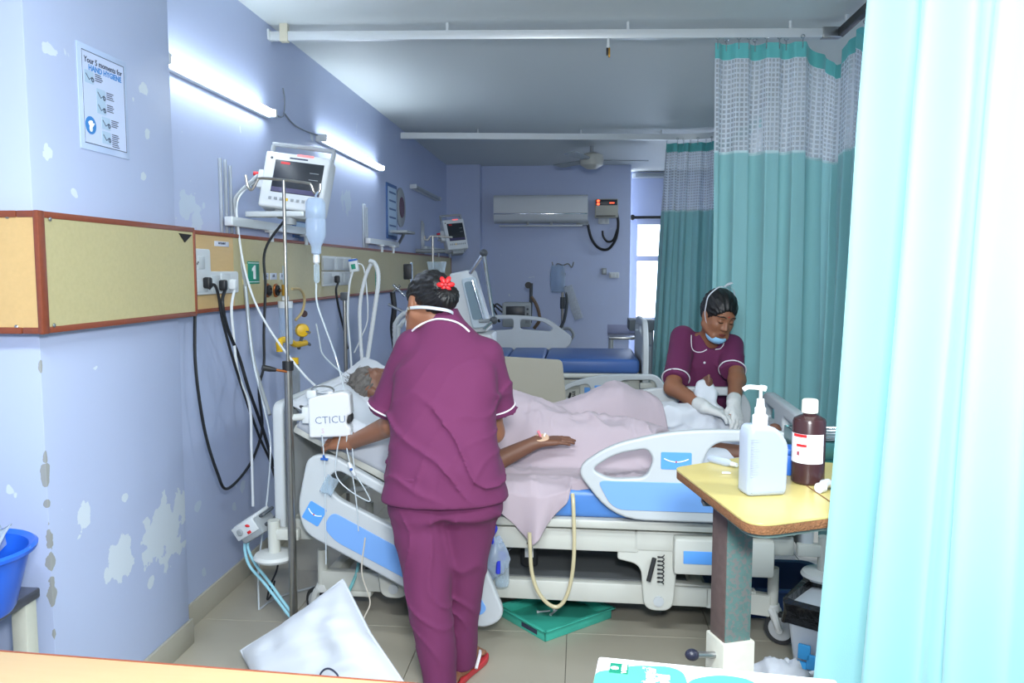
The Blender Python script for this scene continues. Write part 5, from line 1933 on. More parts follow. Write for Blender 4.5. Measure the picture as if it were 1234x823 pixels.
# blue framed notices on the wall
def notice(px, label, m, name='wall_notice'):
    y0, y1, z0, z1 = wall_rect(*px, XW)
    n_ = thing(name, label, 'notice', (XW, y0, z0))
    MB().box((XW, y0, z0), (XW + .012, y1, z1), .003).build('frame', m, n_, world=True)
    MB().box((XW + .012, y0 + .03, z0 + .03), (XW + .014, y1 - .03, z1 - .03)).build('print', m_palebox, n_, world=True)
    mb = MB()
    hh = z1 - z0
    for k in range(5):
        mb.box((XW + .014, y0 + .06, z1 - .08 - k * hh * .15), (XW + .0148, y1 - .06, z1 - .065 - k * hh * .15))
    mb.build('print_lines', mat('notice_blue', (60, 96, 150), .5), n_, world=True)
notice((352, 262, 368, 287), 'blue framed notice on the wall under the first monitor', mat('notice_blue', (60, 96, 150), .5))
notice((465, 222, 477, 288), 'tall blue notice panel on the wall past the second lit tube', mat('notice_blue', (60, 96, 150), .5))
p = atx(482, 250, XW)
cl = thing('wall_plaque', 'round pale plaque with dark centre beside the tall blue notice', 'plaque', p)
Mr = Matrix.Rotation(PI / 2, 4, 'Y')
MB().lathe([(.17, 0), (.17, .01), (.16, .015)], p, 28, Mr).build('plaque_disc', m_gplast, cl, world=True)
MB().lathe([(.09, .012), (.09, .02)], p, 24, Mr).build('plaque_centre', mat('plaque_maroon', (90, 60, 80), .5), cl, world=True)

# ------------------------------------------------------------------ patient monitors
def monitor(label, c, right, up, w, h, d, group='patient monitors on the wall', tilt_handle=True, side_mod=-1, big=True):
    right, up = Vector(right).normalized(), Vector(up)
    n = right.cross(up).normalized()
    up = n.cross(right).normalized()
    M = Matrix(((right.x, up.x, n.x, c[0]), (right.y, up.y, n.y, c[1]), (right.z, up.z, n.z, c[2]), (0, 0, 0, 1)))
    t_ = thing('patient_monitor', label, 'monitor', c, group=group)
    body = round_poly([(-w / 2 * .97, -h / 2), (w / 2 * .97, -h / 2), (w / 2, h / 2), (-w / 2, h / 2)], .012, 4)
    MB().mesh(plate_mesh(body, (), d, .010, 3), M @ Matrix.Translation((0, 0, -d / 2))).build('housing', m_wplast, t_, world=True)
    sc = MB().box((-w * .33, -h * .22, -.004), (w * .42, h * .36, .002), .002, M=M).build('screen', m_screen, t_, world=True)
    MB().box((-w * .32, -h * .21, .0015), (w * .41, -h * .13, .0026), 0, M=M).build('screen_footer', mat('screen_violet', (70, 66, 100), .3, var=0), sc, world=True)
    MB().box((-w * .24, h * .29, .0015), (-w * .10, h * .33, .0026), 0, M=M).build('alarm_text', m_red, sc, world=True)
    for k in range(2):
        MB().box((w * .22, h * (.18 - .12 * k), .0015), (w * .36, h * (.19 - .12 * k), .0026), 0, M=M).build('readout', m_gplast, sc, world=True)
    if big:
        MB().box((-w * .12, h * .40, -.002), (w * .16, h * .425, .0015), 0, M=M).build('name_strip', m_ink, t_, world=True)
    MB().box((-w * .02, h * .455, -.03), (w * .24, h * .50, .0025), .004, M=M).build('alarm_lamp', mat('alarm_lamp_red', (236, 140, 140), .3, var=0, emit=(255, 90, 90), estr=.5), t_, world=True)
    MB().lathe([(.006, 0), (.006, .002)], M @ Vector((-w * .39, h * .38, .001)), 10, M.to_3x3().to_4x4()).build('power_light', m_dgrey, t_, world=True)
    for k in range(9):
        x = -w * .34 + k * w * .085
        MB().box((x, -h * .36, -.002), (x + w * .045, -h * .31, .003), .001, M=M).build('button', m_gplast if k != 3 else m_yellow, t_, world=True)
    mb = MB()
    pts = [M @ Vector(q) for q in ((-w * .46, h * .44, -d * .5), (-w * .47, h * .66, -d * .55), (-w * .40, h * .70, -d * .55), (w * .40, h * .70, -d * .55), (w * .47, h * .66, -d * .55), (w * .46, h * .44, -d * .5))]
    mb.tube(smooth_path(pts, 5), .011, 8)
    mb.build('handle', m_gplast, t_, world=True)
    md = MB().box((side_mod * w * .5 - .03, -h * .15, -d * .85), (side_mod * w * .5 + .03, h * .18, -d * .25), .006, M=M).build('side_module', m_wplast, t_, world=True)
    for k in range(3):
        MB().rod(M @ Vector((side_mod * (w * .5 + .028), h * (.12 - k * .1), -d * .5)), M @ Vector((side_mod * (w * .5 + .06), h * (.11 - k * .1), -d * .48)), .010).build('lead_plug', m_gplast if k else m_red, md, world=True)
    MB().box((-w * .25, -h * .62, -d * .8), (w * .28, -h * .5, -d * .2), .006, M=M).build('mount_block', m_gplast, t_, world=True)
    return M
m1c = at(354, 219, 3.62)
M1 = monitor('white patient monitor on the wall rail, dark screen, behind the drip stand', m1c, (.985, .03, -.13), (.14, .20, .96), .305, .262, .11)
mm = thing('monitor_mount', 'white metal arm holding the first monitor off the wall', 'bracket', at(330, 264, 3.7))
MB().box((XW + .03, 3.60, 1.695), (m1c.x + .05, 3.68, 1.72), .004).build('arm_plate', m_alu, mm, world=True)
MB().rod((m1c.x - .03, 3.64, 1.66), (m1c.x - .03, 3.64, 1.72), .03, .03, 14).build('arm_pivot', m_gplast, mm, world=True)
m2c = at(549, 282, 7.6)
M2_ = monitor('grey patient monitor at the far end of the wall, tilted above the drip hook', m2c, (.90, .42, .10), (-.25, .2, .9), .21, .30, .12, side_mod=-1, big=False)

MB().rod((XW, m2c.y, m2c.z - .16), m2c + Vector((0, .04, -.16)), .02).build('mount_arm', m_gplast, bpy.data.objects['patient_monitor.001'], world=True)
# ------------------------------------------------------------------ drip stand by the bed head
YI = 2.93
m_pole = mat('worn_steel', (158, 156, 150), .3, .9, var=.12, vscale=30)
iv = thing('drip_stand', 'steel drip stand at the bed head carrying a clear saline bottle and a white box', 'drip stand', (at(356, 735, YI).x, YI, 0))
pb, pt_ = at(354, 735, YI), at(346, 217, YI)
px_ = pb.x
jz = at(351, 440, YI).z
MB().rod((px_, YI, jz), (px_, YI, pt_.z), .0065, .0065, 12).build('inner_pole', m_pole, iv, world=True)
MB().rod((px_, YI, .06), (px_, YI, jz), .0155, .0155, 14).build('outer_pole', m_pole, iv, world=True)
MB().rod((px_, YI, jz - .02), (px_, YI, jz + .015), .021, .021, 12).build('clamp_collar', m_black, iv, world=True)
hk = MB()
tz = pt_.z
P0 = lambda a, b: Vector((px_ + a, YI - .0, tz + b))
hk.tube(smooth_path([P0(-.145, .02), P0(-.138, -.02), P0(-.125, -.035), P0(-.112, -.02), P0(-.10, .0), P0(-.085, .008), P0(0, .0), P0(.09, -.012), P0(.105, -.02), P0(.115, -.045), P0(.13, -.05), P0(.138, -.035), P0(.14, -.015)], 5), .0055, 8)
hk.build('hook_bar', m_pole, iv, world=True)
hd0 = MB()
a, b = at(346, 448, YI - .02), at(316, 443, YI - .07)
hd0.rod(Vector((px_, YI - .015, a.z)), a.lerp(b, .5), .005)
hd0.build('clamp_lever', m_copper, iv, world=True)
MB().tube([a.lerp(b, .45), a.lerp(b, .7), b], [.007, .011, .012], 10).build('lever_grip', m_black, iv, world=True)
MB().lathe([(.085, 0), (.09, .012), (.085, .03), (.03, .05), (.02, .07)], (px_, YI, 0), 24).build('base_disc', m_pole, iv, world=True)
# saline bottle
bt = thing('saline_bottle', 'clear plastic saline bottle hanging upside down from the drip stand', 'bottle', at(382, 300, YI - .01))
zq = lambda py: at(381, py, YI - .01).z
bx_ = at(380.5, 270, YI - .01).x
prof = [(.0, zq(238)), (.026, zq(239)), (.036, zq(244)), (.037, zq(262)), (.034, zq(264)), (.037, zq(267)), (.037, zq(284)), (.026, zq(292)), (.018, zq(297)), (.018, zq(305)), (.010, zq(307))]
MB().lathe(prof[::-1], (bx_, YI - .01, 0), 24).build('bottle_body', m_frost, bt, world=True)
MB().tube([(bx_, YI - .01, zq(240)), (bx_ + .004, YI - .01, zq(234)), (bx_ + .012, YI - .01, tz - .045)], .0035, 6).build('hanger_loop', m_frost, bt, world=True)
MB().lathe([(.007, zq(318)), (.0125, zq(316)), (.0125, zq(308)), (.007, zq(306))], (bx_, YI - .01, 0), 14).build('spike', m_wplast, bt, world=True)
MB().lathe([(.006, zq(341)), (.011, zq(338)), (.011, zq(320)), (.007, zq(318))], (bx_, YI - .01, 0), 14).build('drip_chamber', m_clear, bt, world=True)
cable('drip_line', [at(381, 341, YI - .01), at(382, 365, YI), at(392, 395, YI + .02), at(403, 425, YI + .05), at(410, 450, YI + .05), at(416, 475, YI + .1)], .0035, m_tubing, 'clear drip line falling from the saline bottle to the pillow', 'tube')
# white box marked in marker pen
bxr = thing('infusion_box', 'white plastic box marked CTICU clamped to the drip stand', 'box', at(400, 525, 2.99))
cb_ = at(400, 498, 2.99)
Mq = frame_m(cb_, (1, .12, .02), (-.05, 0, 1))
w2, h2_ = .083, .088
out_ = round_poly([(-w2, -h2_), (w2 * .92, -h2_ * .98), (w2 * .93, -h2_ * .62), (w2 * .72, -h2_ * .40), (w2 * .80, -h2_ * .05), (w2 * .97, .0), (w2 * .92, h2_ * .92), (w2 * .6, h2_ * 1.0), (-w2 * .5, h2_ * .85), (-w2, h2_ * .72)], [.008, .008, .006, .01, .01, .006, .02, .05, .05, .012], 4)
MB().mesh(plate_mesh(out_, (), .075, .008, 3), Mq).build('case', mat('bright_white_plastic', (220, 223, 226), .35, var=.01), bxr, world=True)
MB().box((w2 * .60, -h2_ * .42, -.034), (w2 * .96, h2_ * .02, .03), .012, M=Mq).build('dark_port', m_rubber, bxr, world=True)
MB().mesh(text_mesh('CTICU', .040, .0003, 'CENTER', -.0004), Mq @ Matrix.Translation((.0, -.020, .0380)) @ Matrix.Rotation(.03, 4, 'Z')).build('marker_text', mat('faded_marker', (96, 116, 150), .6, var=0), bxr, world=True)
MB().mesh(text_mesh('S', .026, .0003), Mq @ Matrix.Translation((-.03, -.062, .0380))).build('marker_text', mat('faded_marker_pink', (214, 186, 200), .6, var=0), bxr, world=True)
MB().box((-w2 - .03, -.035, -.03), (-w2 + .004, .03, .02), .006, M=Mq).build('clamp_block', m_wplast, bxr, world=True)
MB().rod(Mq @ Vector((-w2 - .012, -.01, .0)), (px_, YI, cb_.z - .01), .014).build('clamp_arm', m_grey, bxr, world=True)
MB().box((-w2 - .01, .06, -.02), (-w2 + .03, .095, .02), .008, M=Mq).build('clip', m_wplast, bxr, world=True)
MB().tube(smooth_path([Mq @ Vector(q) for q in ((-.075, .09, .01), (-.05, .11, .02), (0, .105, .02), (.012, .088, .015), (-.02, .08, .02), (-.06, .085, .01))], 5, True), .004, 6, closed=True).build('cable_coil', m_steel, bxr, world=True)
cable('box_cable', [at(374, 495, 3.0), at(362, 490, 3.1), at(350, 494, 3.17), at(338, 510, 3.18), at(336, 545, 3.19), at(332, 562, 3.2)], .006, m_black_cable, 'black cord from the white box curving behind the drip pole')
for i, pts in enumerate(([(388, 524), (390, 545), (391, 560), (392, 610), (393, 680)], [(410, 525), (406, 545), (405, 572), (420, 590), (445, 604), (440, 590), (428, 572)], [(418, 524), (418, 540), (422, 560), (426, 580), (430, 610), (432, 640)], [(424, 520), (425, 545), (427, 565)])):
    cable('infusion_line', [at(a, b, 2.92) for a, b in pts], .0024, m_tubing, ('thin clear line hanging straight from the left of the white box', 'thin clear line looping below the white box over the rail', 'thin clear line hanging down past the lowered bed rail', 'short thin line from the right of the white box to the clamp')[i], 'tube')
rc = thing('roller_clamp', 'white roller clamp with blue mark on the infusion lines over the rail', 'clamp', at(424, 570, 2.91))
a, b = at(420, 557, 2.91), at(428, 573, 2.91)
MB().tube([a, a.lerp(b, .3), b], [.006, .010, .007], 8).build('clamp_body', m_wplast, rc, world=True)
MB().ball(a.lerp(b, .5) + Vector((.0, -.008, 0)), .006, 6).build('clamp_wheel', m_blue, rc, world=True)
sc_ = thing('stopcock', 'small bright blue stopcock on the lines beside the rail', 'stopcock', at(391, 553, 2.915))
p = at(391, 553, 2.915)
MB().rod(p + Vector((-.014, 0, .0)), p + Vector((.014, 0, -.002)), .005).build('valve_body', m_blue, sc_, world=True)
MB().rod(p + Vector((0, 0, .0)), p + Vector((-.002, -.004, .014)), .0045).build('valve_handle', m_blue, sc_, world=True)
tg = MB()
Mt = frame_m(at(397, 585, 2.92), (.85, 0, -.4), (.3, .1, .9))
tg.grid(lambda u, v: Mt @ Vector(((u - .5) * .05, (v - .5) * .07, .008 * math.sin(u * 7 + v * 4))), 10, 10)
single('torn_wrapper', tg, m_clear, 'crumpled clear wrapper stuck to the head rail below the blue stopcock', 'wrapper', thick=.001, angle=180)

# ------------------------------------------------------------------ plugs and cables
def plug_cable(label, ppx, pts, m, r, pm=None, dep=None):
    t_ = thing('power_cable', label, 'cable', atx(*ppx, XP + .02))
    p = atx(*ppx, XP + .02)
    MB().box(p + Vector((0, -.016, -.025)), p + Vector((.03, .016, .020)), .008).build('plug', pm or m, t_, world=True)
    q = smooth_path([p + Vector((.02, 0, -.025))] + pts, 8)
    MB().tube(q, r, 8).build('cord', m, t_, world=True)
    return t_
XK = XW + .10
plug_cable('black plug and cable from the top of the L-shaped sockets down to the bed head', (246, 340), [atx(258, 343, XK), atx(263, 355, XK), atx(268, 385, XK), atx(280, 430, XK), atx(296, 480, XK), atx(312, 525, XK), atx(326, 557, XK), atx(334, 590, XK + .05), atx(336, 625, XK + .1)], m_black_cable, .006)
plug_cable('thick black three-pin plug with cable crossing to the bed head', (265, 343), [atx(268, 365, XK), atx(274, 395, XK), atx(288, 430, XK), atx(300, 470, XK + .02), atx(316, 515, XK + .02), atx(330, 562, XK + .05)], m_black_cable, .0075)
plug_cable('white plug with grey flex hanging down the wall', (277, 342), [atx(279, 370, XK), atx(281, 400, XK), atx(287, 450, XK), atx(301, 490, XK + .01), atx(303, 540, XK + .02), atx(305, 610, XK + .03)], m_white_cable, .006, m_wplast)
cable('monitor_cable', [M1 @ Vector((-.03, -.13, -.1)), atx(320, 300, XK), atx(320, 345, XK), atx(318, 400, XK), atx(318, 440, XK), atx(312, 470, XK), atx(316, 515, XK), atx(306, 550, XK), atx(290, 575, XK), atx(272, 589, XK), atx(262, 570, XK), atx(249, 529, XK - .02), atx(240, 480, XK - .03), atx(235, 430, XK - .04), atx(235, 374, XK - .045)], .0062, m_black_cable, 'long black cable looping from the first monitor back up beside the column')
cable('sensor_lead', [M1 @ Vector((-.19, .03, -.06)), at(289, 232, 3.55), at(283, 243, 3.5), at(285, 268, 3.5), at(291, 318, 3.5), at(296, 350, 3.52), at(303, 420, 3.5), at(311, 455, 3.45), at(325, 500, 3.35)], .009, m_gplast, 'bundle of grey monitor leads falling in front of the trunking')
cable('sensor_lead', [M1 @ Vector((-.20, .0, -.06)), at(287, 240, 3.52), at(287, 275, 3.48), at(295, 325, 3.45), at(310, 370, 3.42), at(335, 412, 3.38), at(365, 450, 3.3), at(380, 465, 3.2)], .005, m_white_cable, 'white monitor lead slanting past the drip pole to the white box')
cable('sensor_lead', [at(296, 345, 3.5), at(300, 395, 3.5), at(306, 440, 3.45), at(318, 490, 3.4), at(326, 535, 3.35), at(322, 600, 3.3), at(312, 680, 3.25), at(312, 735, 3.2)], .004, m_tubing, 'thin pale lead reaching the floor left of the drip pole')
# second socket plate farther along
s2_ = thing('socket_plate', 'white double row switch plate behind the saline line', 'socket', atx(387, 345, XP))
wall_plate(387, 309, 421, 326, XP, .014).build('plate', m_wplast, s2_, world=True)
wall_plate(387, 327, 420, 344, XP, .014).build('plate', m_wplast, s2_, world=True)
for (a, b, c_, d) in ((389, 311, 402, 325), (405, 311, 412, 324), (414, 312, 420, 324), (389, 329, 399, 342), (409, 329, 413, 341), (414, 329, 419, 341)):
    wall_plate(a, b, c_, d, XP + .014, .006, .002).build('switch_module', m_bedw, s2_, world=True)
plug_cable('black plug and thin cable from the far double socket plate', (403.5, 336), [atx(405, 350, XK), atx(408, 370, XK), atx(414, 395, XK), atx(419, 420, XK)], m_black_cable, .007)
# capnograph sensor and hose stand
YS = 4.35
hs = thing('hose_stand', 'thin steel stand behind the pillow holding looped white breathing hoses', 'stand', at(417, 640, YS))
px2 = at(416, 400, YS).x
MB().rod((px2, YS, .02), (px2, YS, at(416, 352, YS).z), .011).build('pole', m_pole, hs, world=True)
MB().rod((px2, YS, .0), (px2, YS, .03), .14, .12, 24).build('base', m_gplast, hs, world=True)
MB().box((px2 - .02, YS - .02, at(416, 362, YS).z), (px2 + .02, YS + .02, at(416, 352, YS).z), .005).build('clamp', m_dgrey, hs, world=True)
sp_ = thing('airway_sensor', 'small white sensor with blue cap and green window on the hose stand', 'sensor', at(427, 326, YS))
c = at(426.5, 320, YS)
Ms = frame_m(c, (1, 0, .15), (.1, 0, 1))
MB().box((-.025, -.035, -.015), (.025, .03, .015), .006, M=Ms).build('sensor_case', m_wplast, sp_, world=True)
MB().box((-.024, .022, -.016), (.024, .036, .016), .005, M=Ms).build('blue_cap', m_blue, sp_, world=True)
MB().box((-.012, -.02, .014), (.012, .008, .017), .001, M=Ms).build('green_window', m_green, sp_, world=True)
def hose(name, label, pts, r, m, Y, ribs=True, cat='hose'):
    q = smooth_path([at(a, b, Y) for a, b in pts], 14)
    rs = [r * (1 + (.10 if (i % 2) else -.06)) for i in range(len(q))] if ribs else r
    mb = MB()
    mb.tube(q, rs, 9)
    return single(name, mb, m, label, cat)
hose('breathing_hose', 'white breathing hose forming the left side of the loop over the stand', [(437, 445), (434, 400), (434, 365), (440, 335), (447, 318)], .010, m_wplast, YS)
hose('breathing_hose', 'white breathing hose forming the right side of the loop over the stand', [(441, 445), (446, 410), (452, 370), (456, 335), (452, 318), (445, 314)], .012, m_wplast, YS - .02)
hose('sensor_tube', 'thin white tube falling from the airway sensor to the pillow', [(425, 327), (421, 345), (419, 380), (422, 420), (424, 450)], .006, m_white_cable, YS - .03, False, 'tube')
hose('sensor_tube', 'thin pale tube looping from the sensor behind the hoses', [(430, 317), (438, 322), (442, 350), (443, 385), (436, 405), (427, 425)], .004, m_white_cable, YS + .02, False, 'tube')
hose('sensor_tube', 'pale loose tube end hanging free against the wall', [(381, 390), (385, 410), (388, 425), (398, 437), (413, 450)], .004, m_tubing, 3.9, False, 'tube')
# mattress air pump hung on the bed end
YP = 3.05
ap = thing('air_pump', 'white and grey air pump with red marks hanging at the bed head', 'pump', at(310, 645, YP))
c = at(308, 632, YP)
Mp_ = frame_m(c, (.80, -.25, .52), (-.52, .0, .85))
MB().box((-.062, -.045, -.05), (.062, .03, .05), .012, M=Mp_).build('case', m_gplast, ap, world=True)
ft = MB().box((-.062, .026, -.05), (.062, .04, .05), .006, M=Mp_).build('top_panel', m_wplast, ap, world=True)
fr_ = MB().box((-.070, -.02, .046), (.050, .036, .056), .004, M=Mp_).build('front_panel', m_wplast, ap, world=True)
MB().lathe([(.014, 0), (.014, .006), (.010, .009)], Mp_ @ Vector((-.035, .008, .055)), 16, Mp_.to_3x3().to_4x4()).build('dial', m_gplast, fr_, world=True)
MB().ball(Mp_ @ Vector((.015, .015, .056)), (.012, .004, .006), 6).build('red_badge', m_red, fr_, world=True)
MB().box((-.005, -.016, .055), (.014, -.004, .059), .002, M=Mp_).build('red_switch', m_red, fr_, world=True)
for s_ in (-1, 1):
    MB().tube(smooth_path([Mp_ @ Vector(q) for q in ((.062, .02 * s_, .02), (.085, .02 * s_, .02), (.09, .02 * s_, -.03), (.062, .02 * s_, -.04))], 4), .007, 8).build('hanging_hook', m_dgrey, ap, world=True)
m_aqua = mat('aqua_tubing', (150, 206, 222), .35)
cable('air_hose', [at(297, 645, YP), at(295, 662, YP), at(301, 682, YP), at(318, 702, YP - .02), at(338, 728, YP - .05), at(352, 745, YP - .08), at(370, 752, 3.0)], .006, m_aqua, 'pale blue air hose curving from the pump to the floor, left one')
cable('air_hose', [at(301, 645, YP), at(299, 660, YP), at(308, 680, YP), at(325, 702, YP - .02), at(343, 727, YP - .05), at(356, 742, YP - .08), at(374, 748, 3.0)], .006, m_aqua, 'pale blue air hose curving from the pump to the floor, right one')
cable('air_hose', [at(434, 660, 3.15), at(431, 685, 3.13), at(424, 705, 3.1), at(415, 722, 3.05)], .007, mat('teal_tubing', (110, 176, 180), .4), 'short teal hose hanging under the head rail', 'hose')
cable('pump_cord', [at(336, 663, YP), at(334, 685, YP), at(326, 705, YP), at(322, 722, YP), at(327, 716, YP), at(331, 700, YP)], .004, m_black_cable, 'black cord with a knot hanging below the bed bumper')
cable('grey_cord', [at(308, 738, 3.2), at(330, 722, 3.25), at(360, 712, 3.3), at(395, 704, 3.4), at(440, 700, 3.5)], .005, m_gplast, 'grey cord lying on the floor under the bed head')
cable('infusion_line', [at(440, 648, 2.93), at(436, 690, 2.93), at(446, 725, 2.93), at(438, 750, 2.9), at(444, 790, 2.85)], .003, mat('cream_tubing', (206, 200, 186), .4), 'thin cream line hanging from the bed to the floor in front of the lower beam', 'tube')
# ------------------------------------------------------------------ overbed table with bottles
m_ttop = mat('yellow_laminate', (194, 178, 112), .30, var=.03, vscale=4)
m_chipb = mat('chipboard_edge', (126, 84, 52), .85, var=.45, vscale=120, bump=.5, bscale=200)
m_rust = mat('chipped_teal_steel', (86, 116, 112), .5, var=.25, vscale=40)
_nt = m_rust.node_tree
_b = _nt.nodes['Principled BSDF']
_base = _b.inputs['Base Color'].links[0].from_socket
_tc = _nt.nodes.new('ShaderNodeTexCoord')
_nz = _nt.nodes.new('ShaderNodeTexNoise')
_nz.inputs['Scale'].default_value = 90
_nz.inputs['Detail'].default_value = 8
_nt.links.new(_tc.outputs['Object'], _nz.inputs['Vector'])
_rp = _nt.nodes.new('ShaderNodeValToRGB')
_rp.color_ramp.elements[0].position = .50
_rp.color_ramp.elements[1].position = .56
_nt.links.new(_nz.outputs['Fac'], _rp.inputs[0])
_mx = _nt.nodes.new('ShaderNodeMix')
_mx.data_type = 'RGBA'
_nt.links.new(_rp.outputs[0], _mx.inputs[0])
_nt.links.new(_base, _mx.inputs[6])
_mx.inputs[7].default_value = lin((112, 112, 110)) + (1,)
_nt.links.new(_mx.outputs[2], _b.inputs['Base Color'])
ZT = .92
lf, nf = atz(817, 566, ZT), atz(905, 634, ZT)
ot = thing('overbed_table', 'worn yellow-topped overbed table with chipped green steel leg', 'table', (.42, 1.98, 0))
A_, B_, C_, D_ = atz(812, 563, ZT), atz(900, 634, ZT), Vector((.66, 1.80, 0)), Vector((.78, 2.22, 0))
E_ = atz(905, 549, ZT)
poly = round_poly([(A_.x, A_.y), (B_.x + .01, B_.y), (C_.x, C_.y), (D_.x, D_.y), (E_.x, E_.y)], [.03, .07, .01, .01, .03], 7)
Mt0 = Matrix.Translation((0, 0, ZT - .003))
MB().mesh(plate_mesh(poly, (), .006, .0015, 1), Mt0).build('table_top', m_ttop, ot, world=True)
def offs(P_, d):
    c_ = Vector((sum(p[0] for p in P_) / len(P_), sum(p[1] for p in P_) / len(P_)))
    return [tuple(Vector(p) + (c_ - Vector(p)).normalized() * d) for p in P_]
MB().mesh(plate_mesh(offs(poly, .001), (), .020, .001, 1), Matrix.Translation((0, 0, ZT - .016))).build('chipboard_core', m_chipb, ot, world=True, label='rough brown chipboard edge')
q0, q1 = atz(968, 566, ZT), atz(1018, 612, ZT)
MB().tube([atz(930, 552, ZT + .0006), atz(970, 584, ZT + .0006), atz(1004, 607, ZT + .0006)], .0016, 5).build('cracked_joint', m_chipb, ot, world=True)
MB().mesh(plate_mesh(offs(poly, .02), (), .012, .002, 1), Matrix.Translation((0, 0, ZT - .033))).build('under_frame', mat('grey_green_steel', (120, 140, 136), .5, .2), ot, world=True)
lx, ly = .385, 1.98
Ml = Matrix.Translation((lx, ly, 0)) @ Matrix.Rotation(R(20), 4, 'Z')
MB().box((-.036, -.036, .50), (.036, .036, ZT - .036), .004, M=Ml).build('inner_leg', m_rust, ot, world=True)
MB().box((-.0375, -.034, .53), (-.0355, .034, ZT - .04), .0005, M=Ml).build('worn_face', mat('worn_brown_steel', (104, 88, 84), .55, .3, var=.35, vscale=50), ot, world=True, label='rusty brown face of the leg')
MB().box((-.044, -.044, .06), (.044, .044, .535), .004, M=Ml).build('outer_leg', mat('cream_steel', (196, 196, 182), .45, var=.08, vscale=30), ot, world=True)
for k in (-1, 1):
    MB().box((lx - .05, ly + .16 * k - .02 + .16, .03), (lx + .65, ly + .16 * k + .02 + .16, .06), .006).build('base_runner', m_rust, ot, world=True)
MB().box((lx - .05, ly - .0, .03), (lx + .0, ly + .34, .07), .006).build('base_crossbar', m_rust, ot, world=True)
for (a, b) in ((lx - .02, ly), (lx - .02, ly + .32), (lx + .62, ly), (lx + .62, ly + .32)):
    MB().lathe([(.016, .0), (.020, .006), (.016, .03)], (a, b, 0), 12).build('foot_glide', m_rubber, ot, world=True)
MB().box((A_.x + .05, A_.y - .19, ZT - .05), (A_.x + .075, A_.y - .155, ZT - .038), .002).build('under_bracket', m_dgrey, ot, world=True)

# pump bottle of sanitiser: flat-faced bottle with a sloping shoulder
m_milk = glass_mat('milky_plastic', (178, 190, 206), .66, .3)
m_gel = glass_mat('clear_gel', (206, 224, 244), .35, .1)
sb = atz(918, 594, ZT)
st = thing('sanitiser_bottle', 'milky white pump bottle of hand sanitiser on the yellow table', 'bottle', (sb.x, sb.y, ZT))
Mz = Matrix.Translation((sb.x, sb.y, ZT)) @ Matrix.Rotation(R(14), 4, 'Z')
sxz = Matrix(((1, 0, 0, 0), (0, 0, -1, 0), (0, 1, 0, 0), (0, 0, 0, 1)))
prof = round_poly([(-.050, 0), (.044, 0), (.050, .012), (.052, .125), (.020, .165), (-.042, .168), (-.050, .150)], [.012, .012, .01, .02, .02, .02, .02], 4)
MB().mesh(plate_mesh(prof, (), .062, .012, 3), Mz @ sxz).build('bottle_body', m_milk, st, world=True)
prof2 = round_poly([(-.045, .004), (.042, .004), (.046, .014), (.047, .095), (-.046, .095)], [.01, .01, .01, .004, .004], 3)
MB().mesh(plate_mesh(prof2, (), .052, .008, 2), Mz @ sxz).build('gel', m_gel, st, world=True)
mb = MB()
for k in range(17):
    w = .014 + .010 * ((k * 5) % 7) / 7
    mb.box((-.046, -.0318, .048 + k * .0055), (-.046 + w, -.0311, .050 + k * .0055), 0, M=Mz)
mb.build('label_print', mat('faint_grey_print', (150, 156, 172), .6, var=0), st, world=True)
pc0 = Mz @ Vector((-.010, 0, .166))
cp = MB().lathe([(.017, 0), (.018, .004), (.018, .022), (.013, .026), (.013, .04), (.010, .043), (.0085, .062)], pc0, 20).build('pump_collar', m_label_white, st, world=True)
MB().lathe([(.0035, .06), (.0035, .085)], pc0, 10).build('pump_stem', m_label_white, st, world=True)
nz0 = pc0 + Vector((0, 0, .084))
MB().tube(smooth_path([nz0 + Vector((.012, 0, .002)), nz0 + Vector((0, 0, .004)), nz0 + Vector((-.03, -.004, .006)), nz0 + Vector((-.042, -.006, .0))], 4), [.007] * 5 + [.0055] * 8, 8).build('pump_nozzle', m_label_white, st, world=True)
# brown antiseptic bottle
bb = atz(973, 581, ZT)
m_brown = mat('dark_brown_plastic', (58, 34, 36), .25, var=.05)
br = thing('antiseptic_bottle', 'dark brown round bottle with white cap and red and white label', 'bottle', (bb.x, bb.y, ZT))
MB().lathe([(.0, .0), (.036, .0), (.040, .005), (.040, .155), (.037, .163), (.024, .170), (.016, .173), (.016, .18), (.0, .18)], (bb.x, bb.y, ZT), 32, caps=False).build('bottle_body', m_brown, br, world=True)
MB().lathe([(.0, .178), (.0195, .178), (.020, .182), (.0195, .208), (.017, .211), (.0, .211)], (bb.x, bb.y, ZT), 24, caps=False).build('cap', mat('ivory_cap', (236, 234, 220), .4), br, world=True)
def wrap(r, z0, z1, a0, a1, m, nm, par, n=24):
    mb = MB()
    vv, ff = [], []
    for i in range(n + 1):
        a = a0 + (a1 - a0) * i / n
        for z in (z0, z1):
            vv.append((bb.x + r * math.cos(a), bb.y + r * math.sin(a), ZT + z))
    ff = [(2 * i, 2 * i + 2, 2 * i + 3, 2 * i + 1) for i in range(n)]
    mb.add(vv, ff)
    return mb.build(nm, m, par, world=True, angle=180)
lbw = wrap(.0403, .055, .128, R(-210), R(-48), mat('label_white', (232, 234, 240), .45, var=0), 'label', br)
wrap(.0406, .120, .1275, R(-165), R(-112), m_red, 'label_band', lbw, 10)
wrap(.0406, .096, .103, R(-150), R(-112), m_red, 'label_band', lbw, 10)
wrap(.0406, .074, .084, R(-147), R(-138), mat('label_maroon', (140, 40, 60), .5, var=0), 'label_mark', lbw, 4)
for k in range(9):
    a0 = R(-100 + (k % 3) * 2)
    wrap(.0406, .066 + k * .0062, .0672 + k * .0062, a0, R(-62 - (k * 5) % 11), mat('faint_grey_print', (150, 156, 172), .6, var=0), 'label_print', lbw, 6)
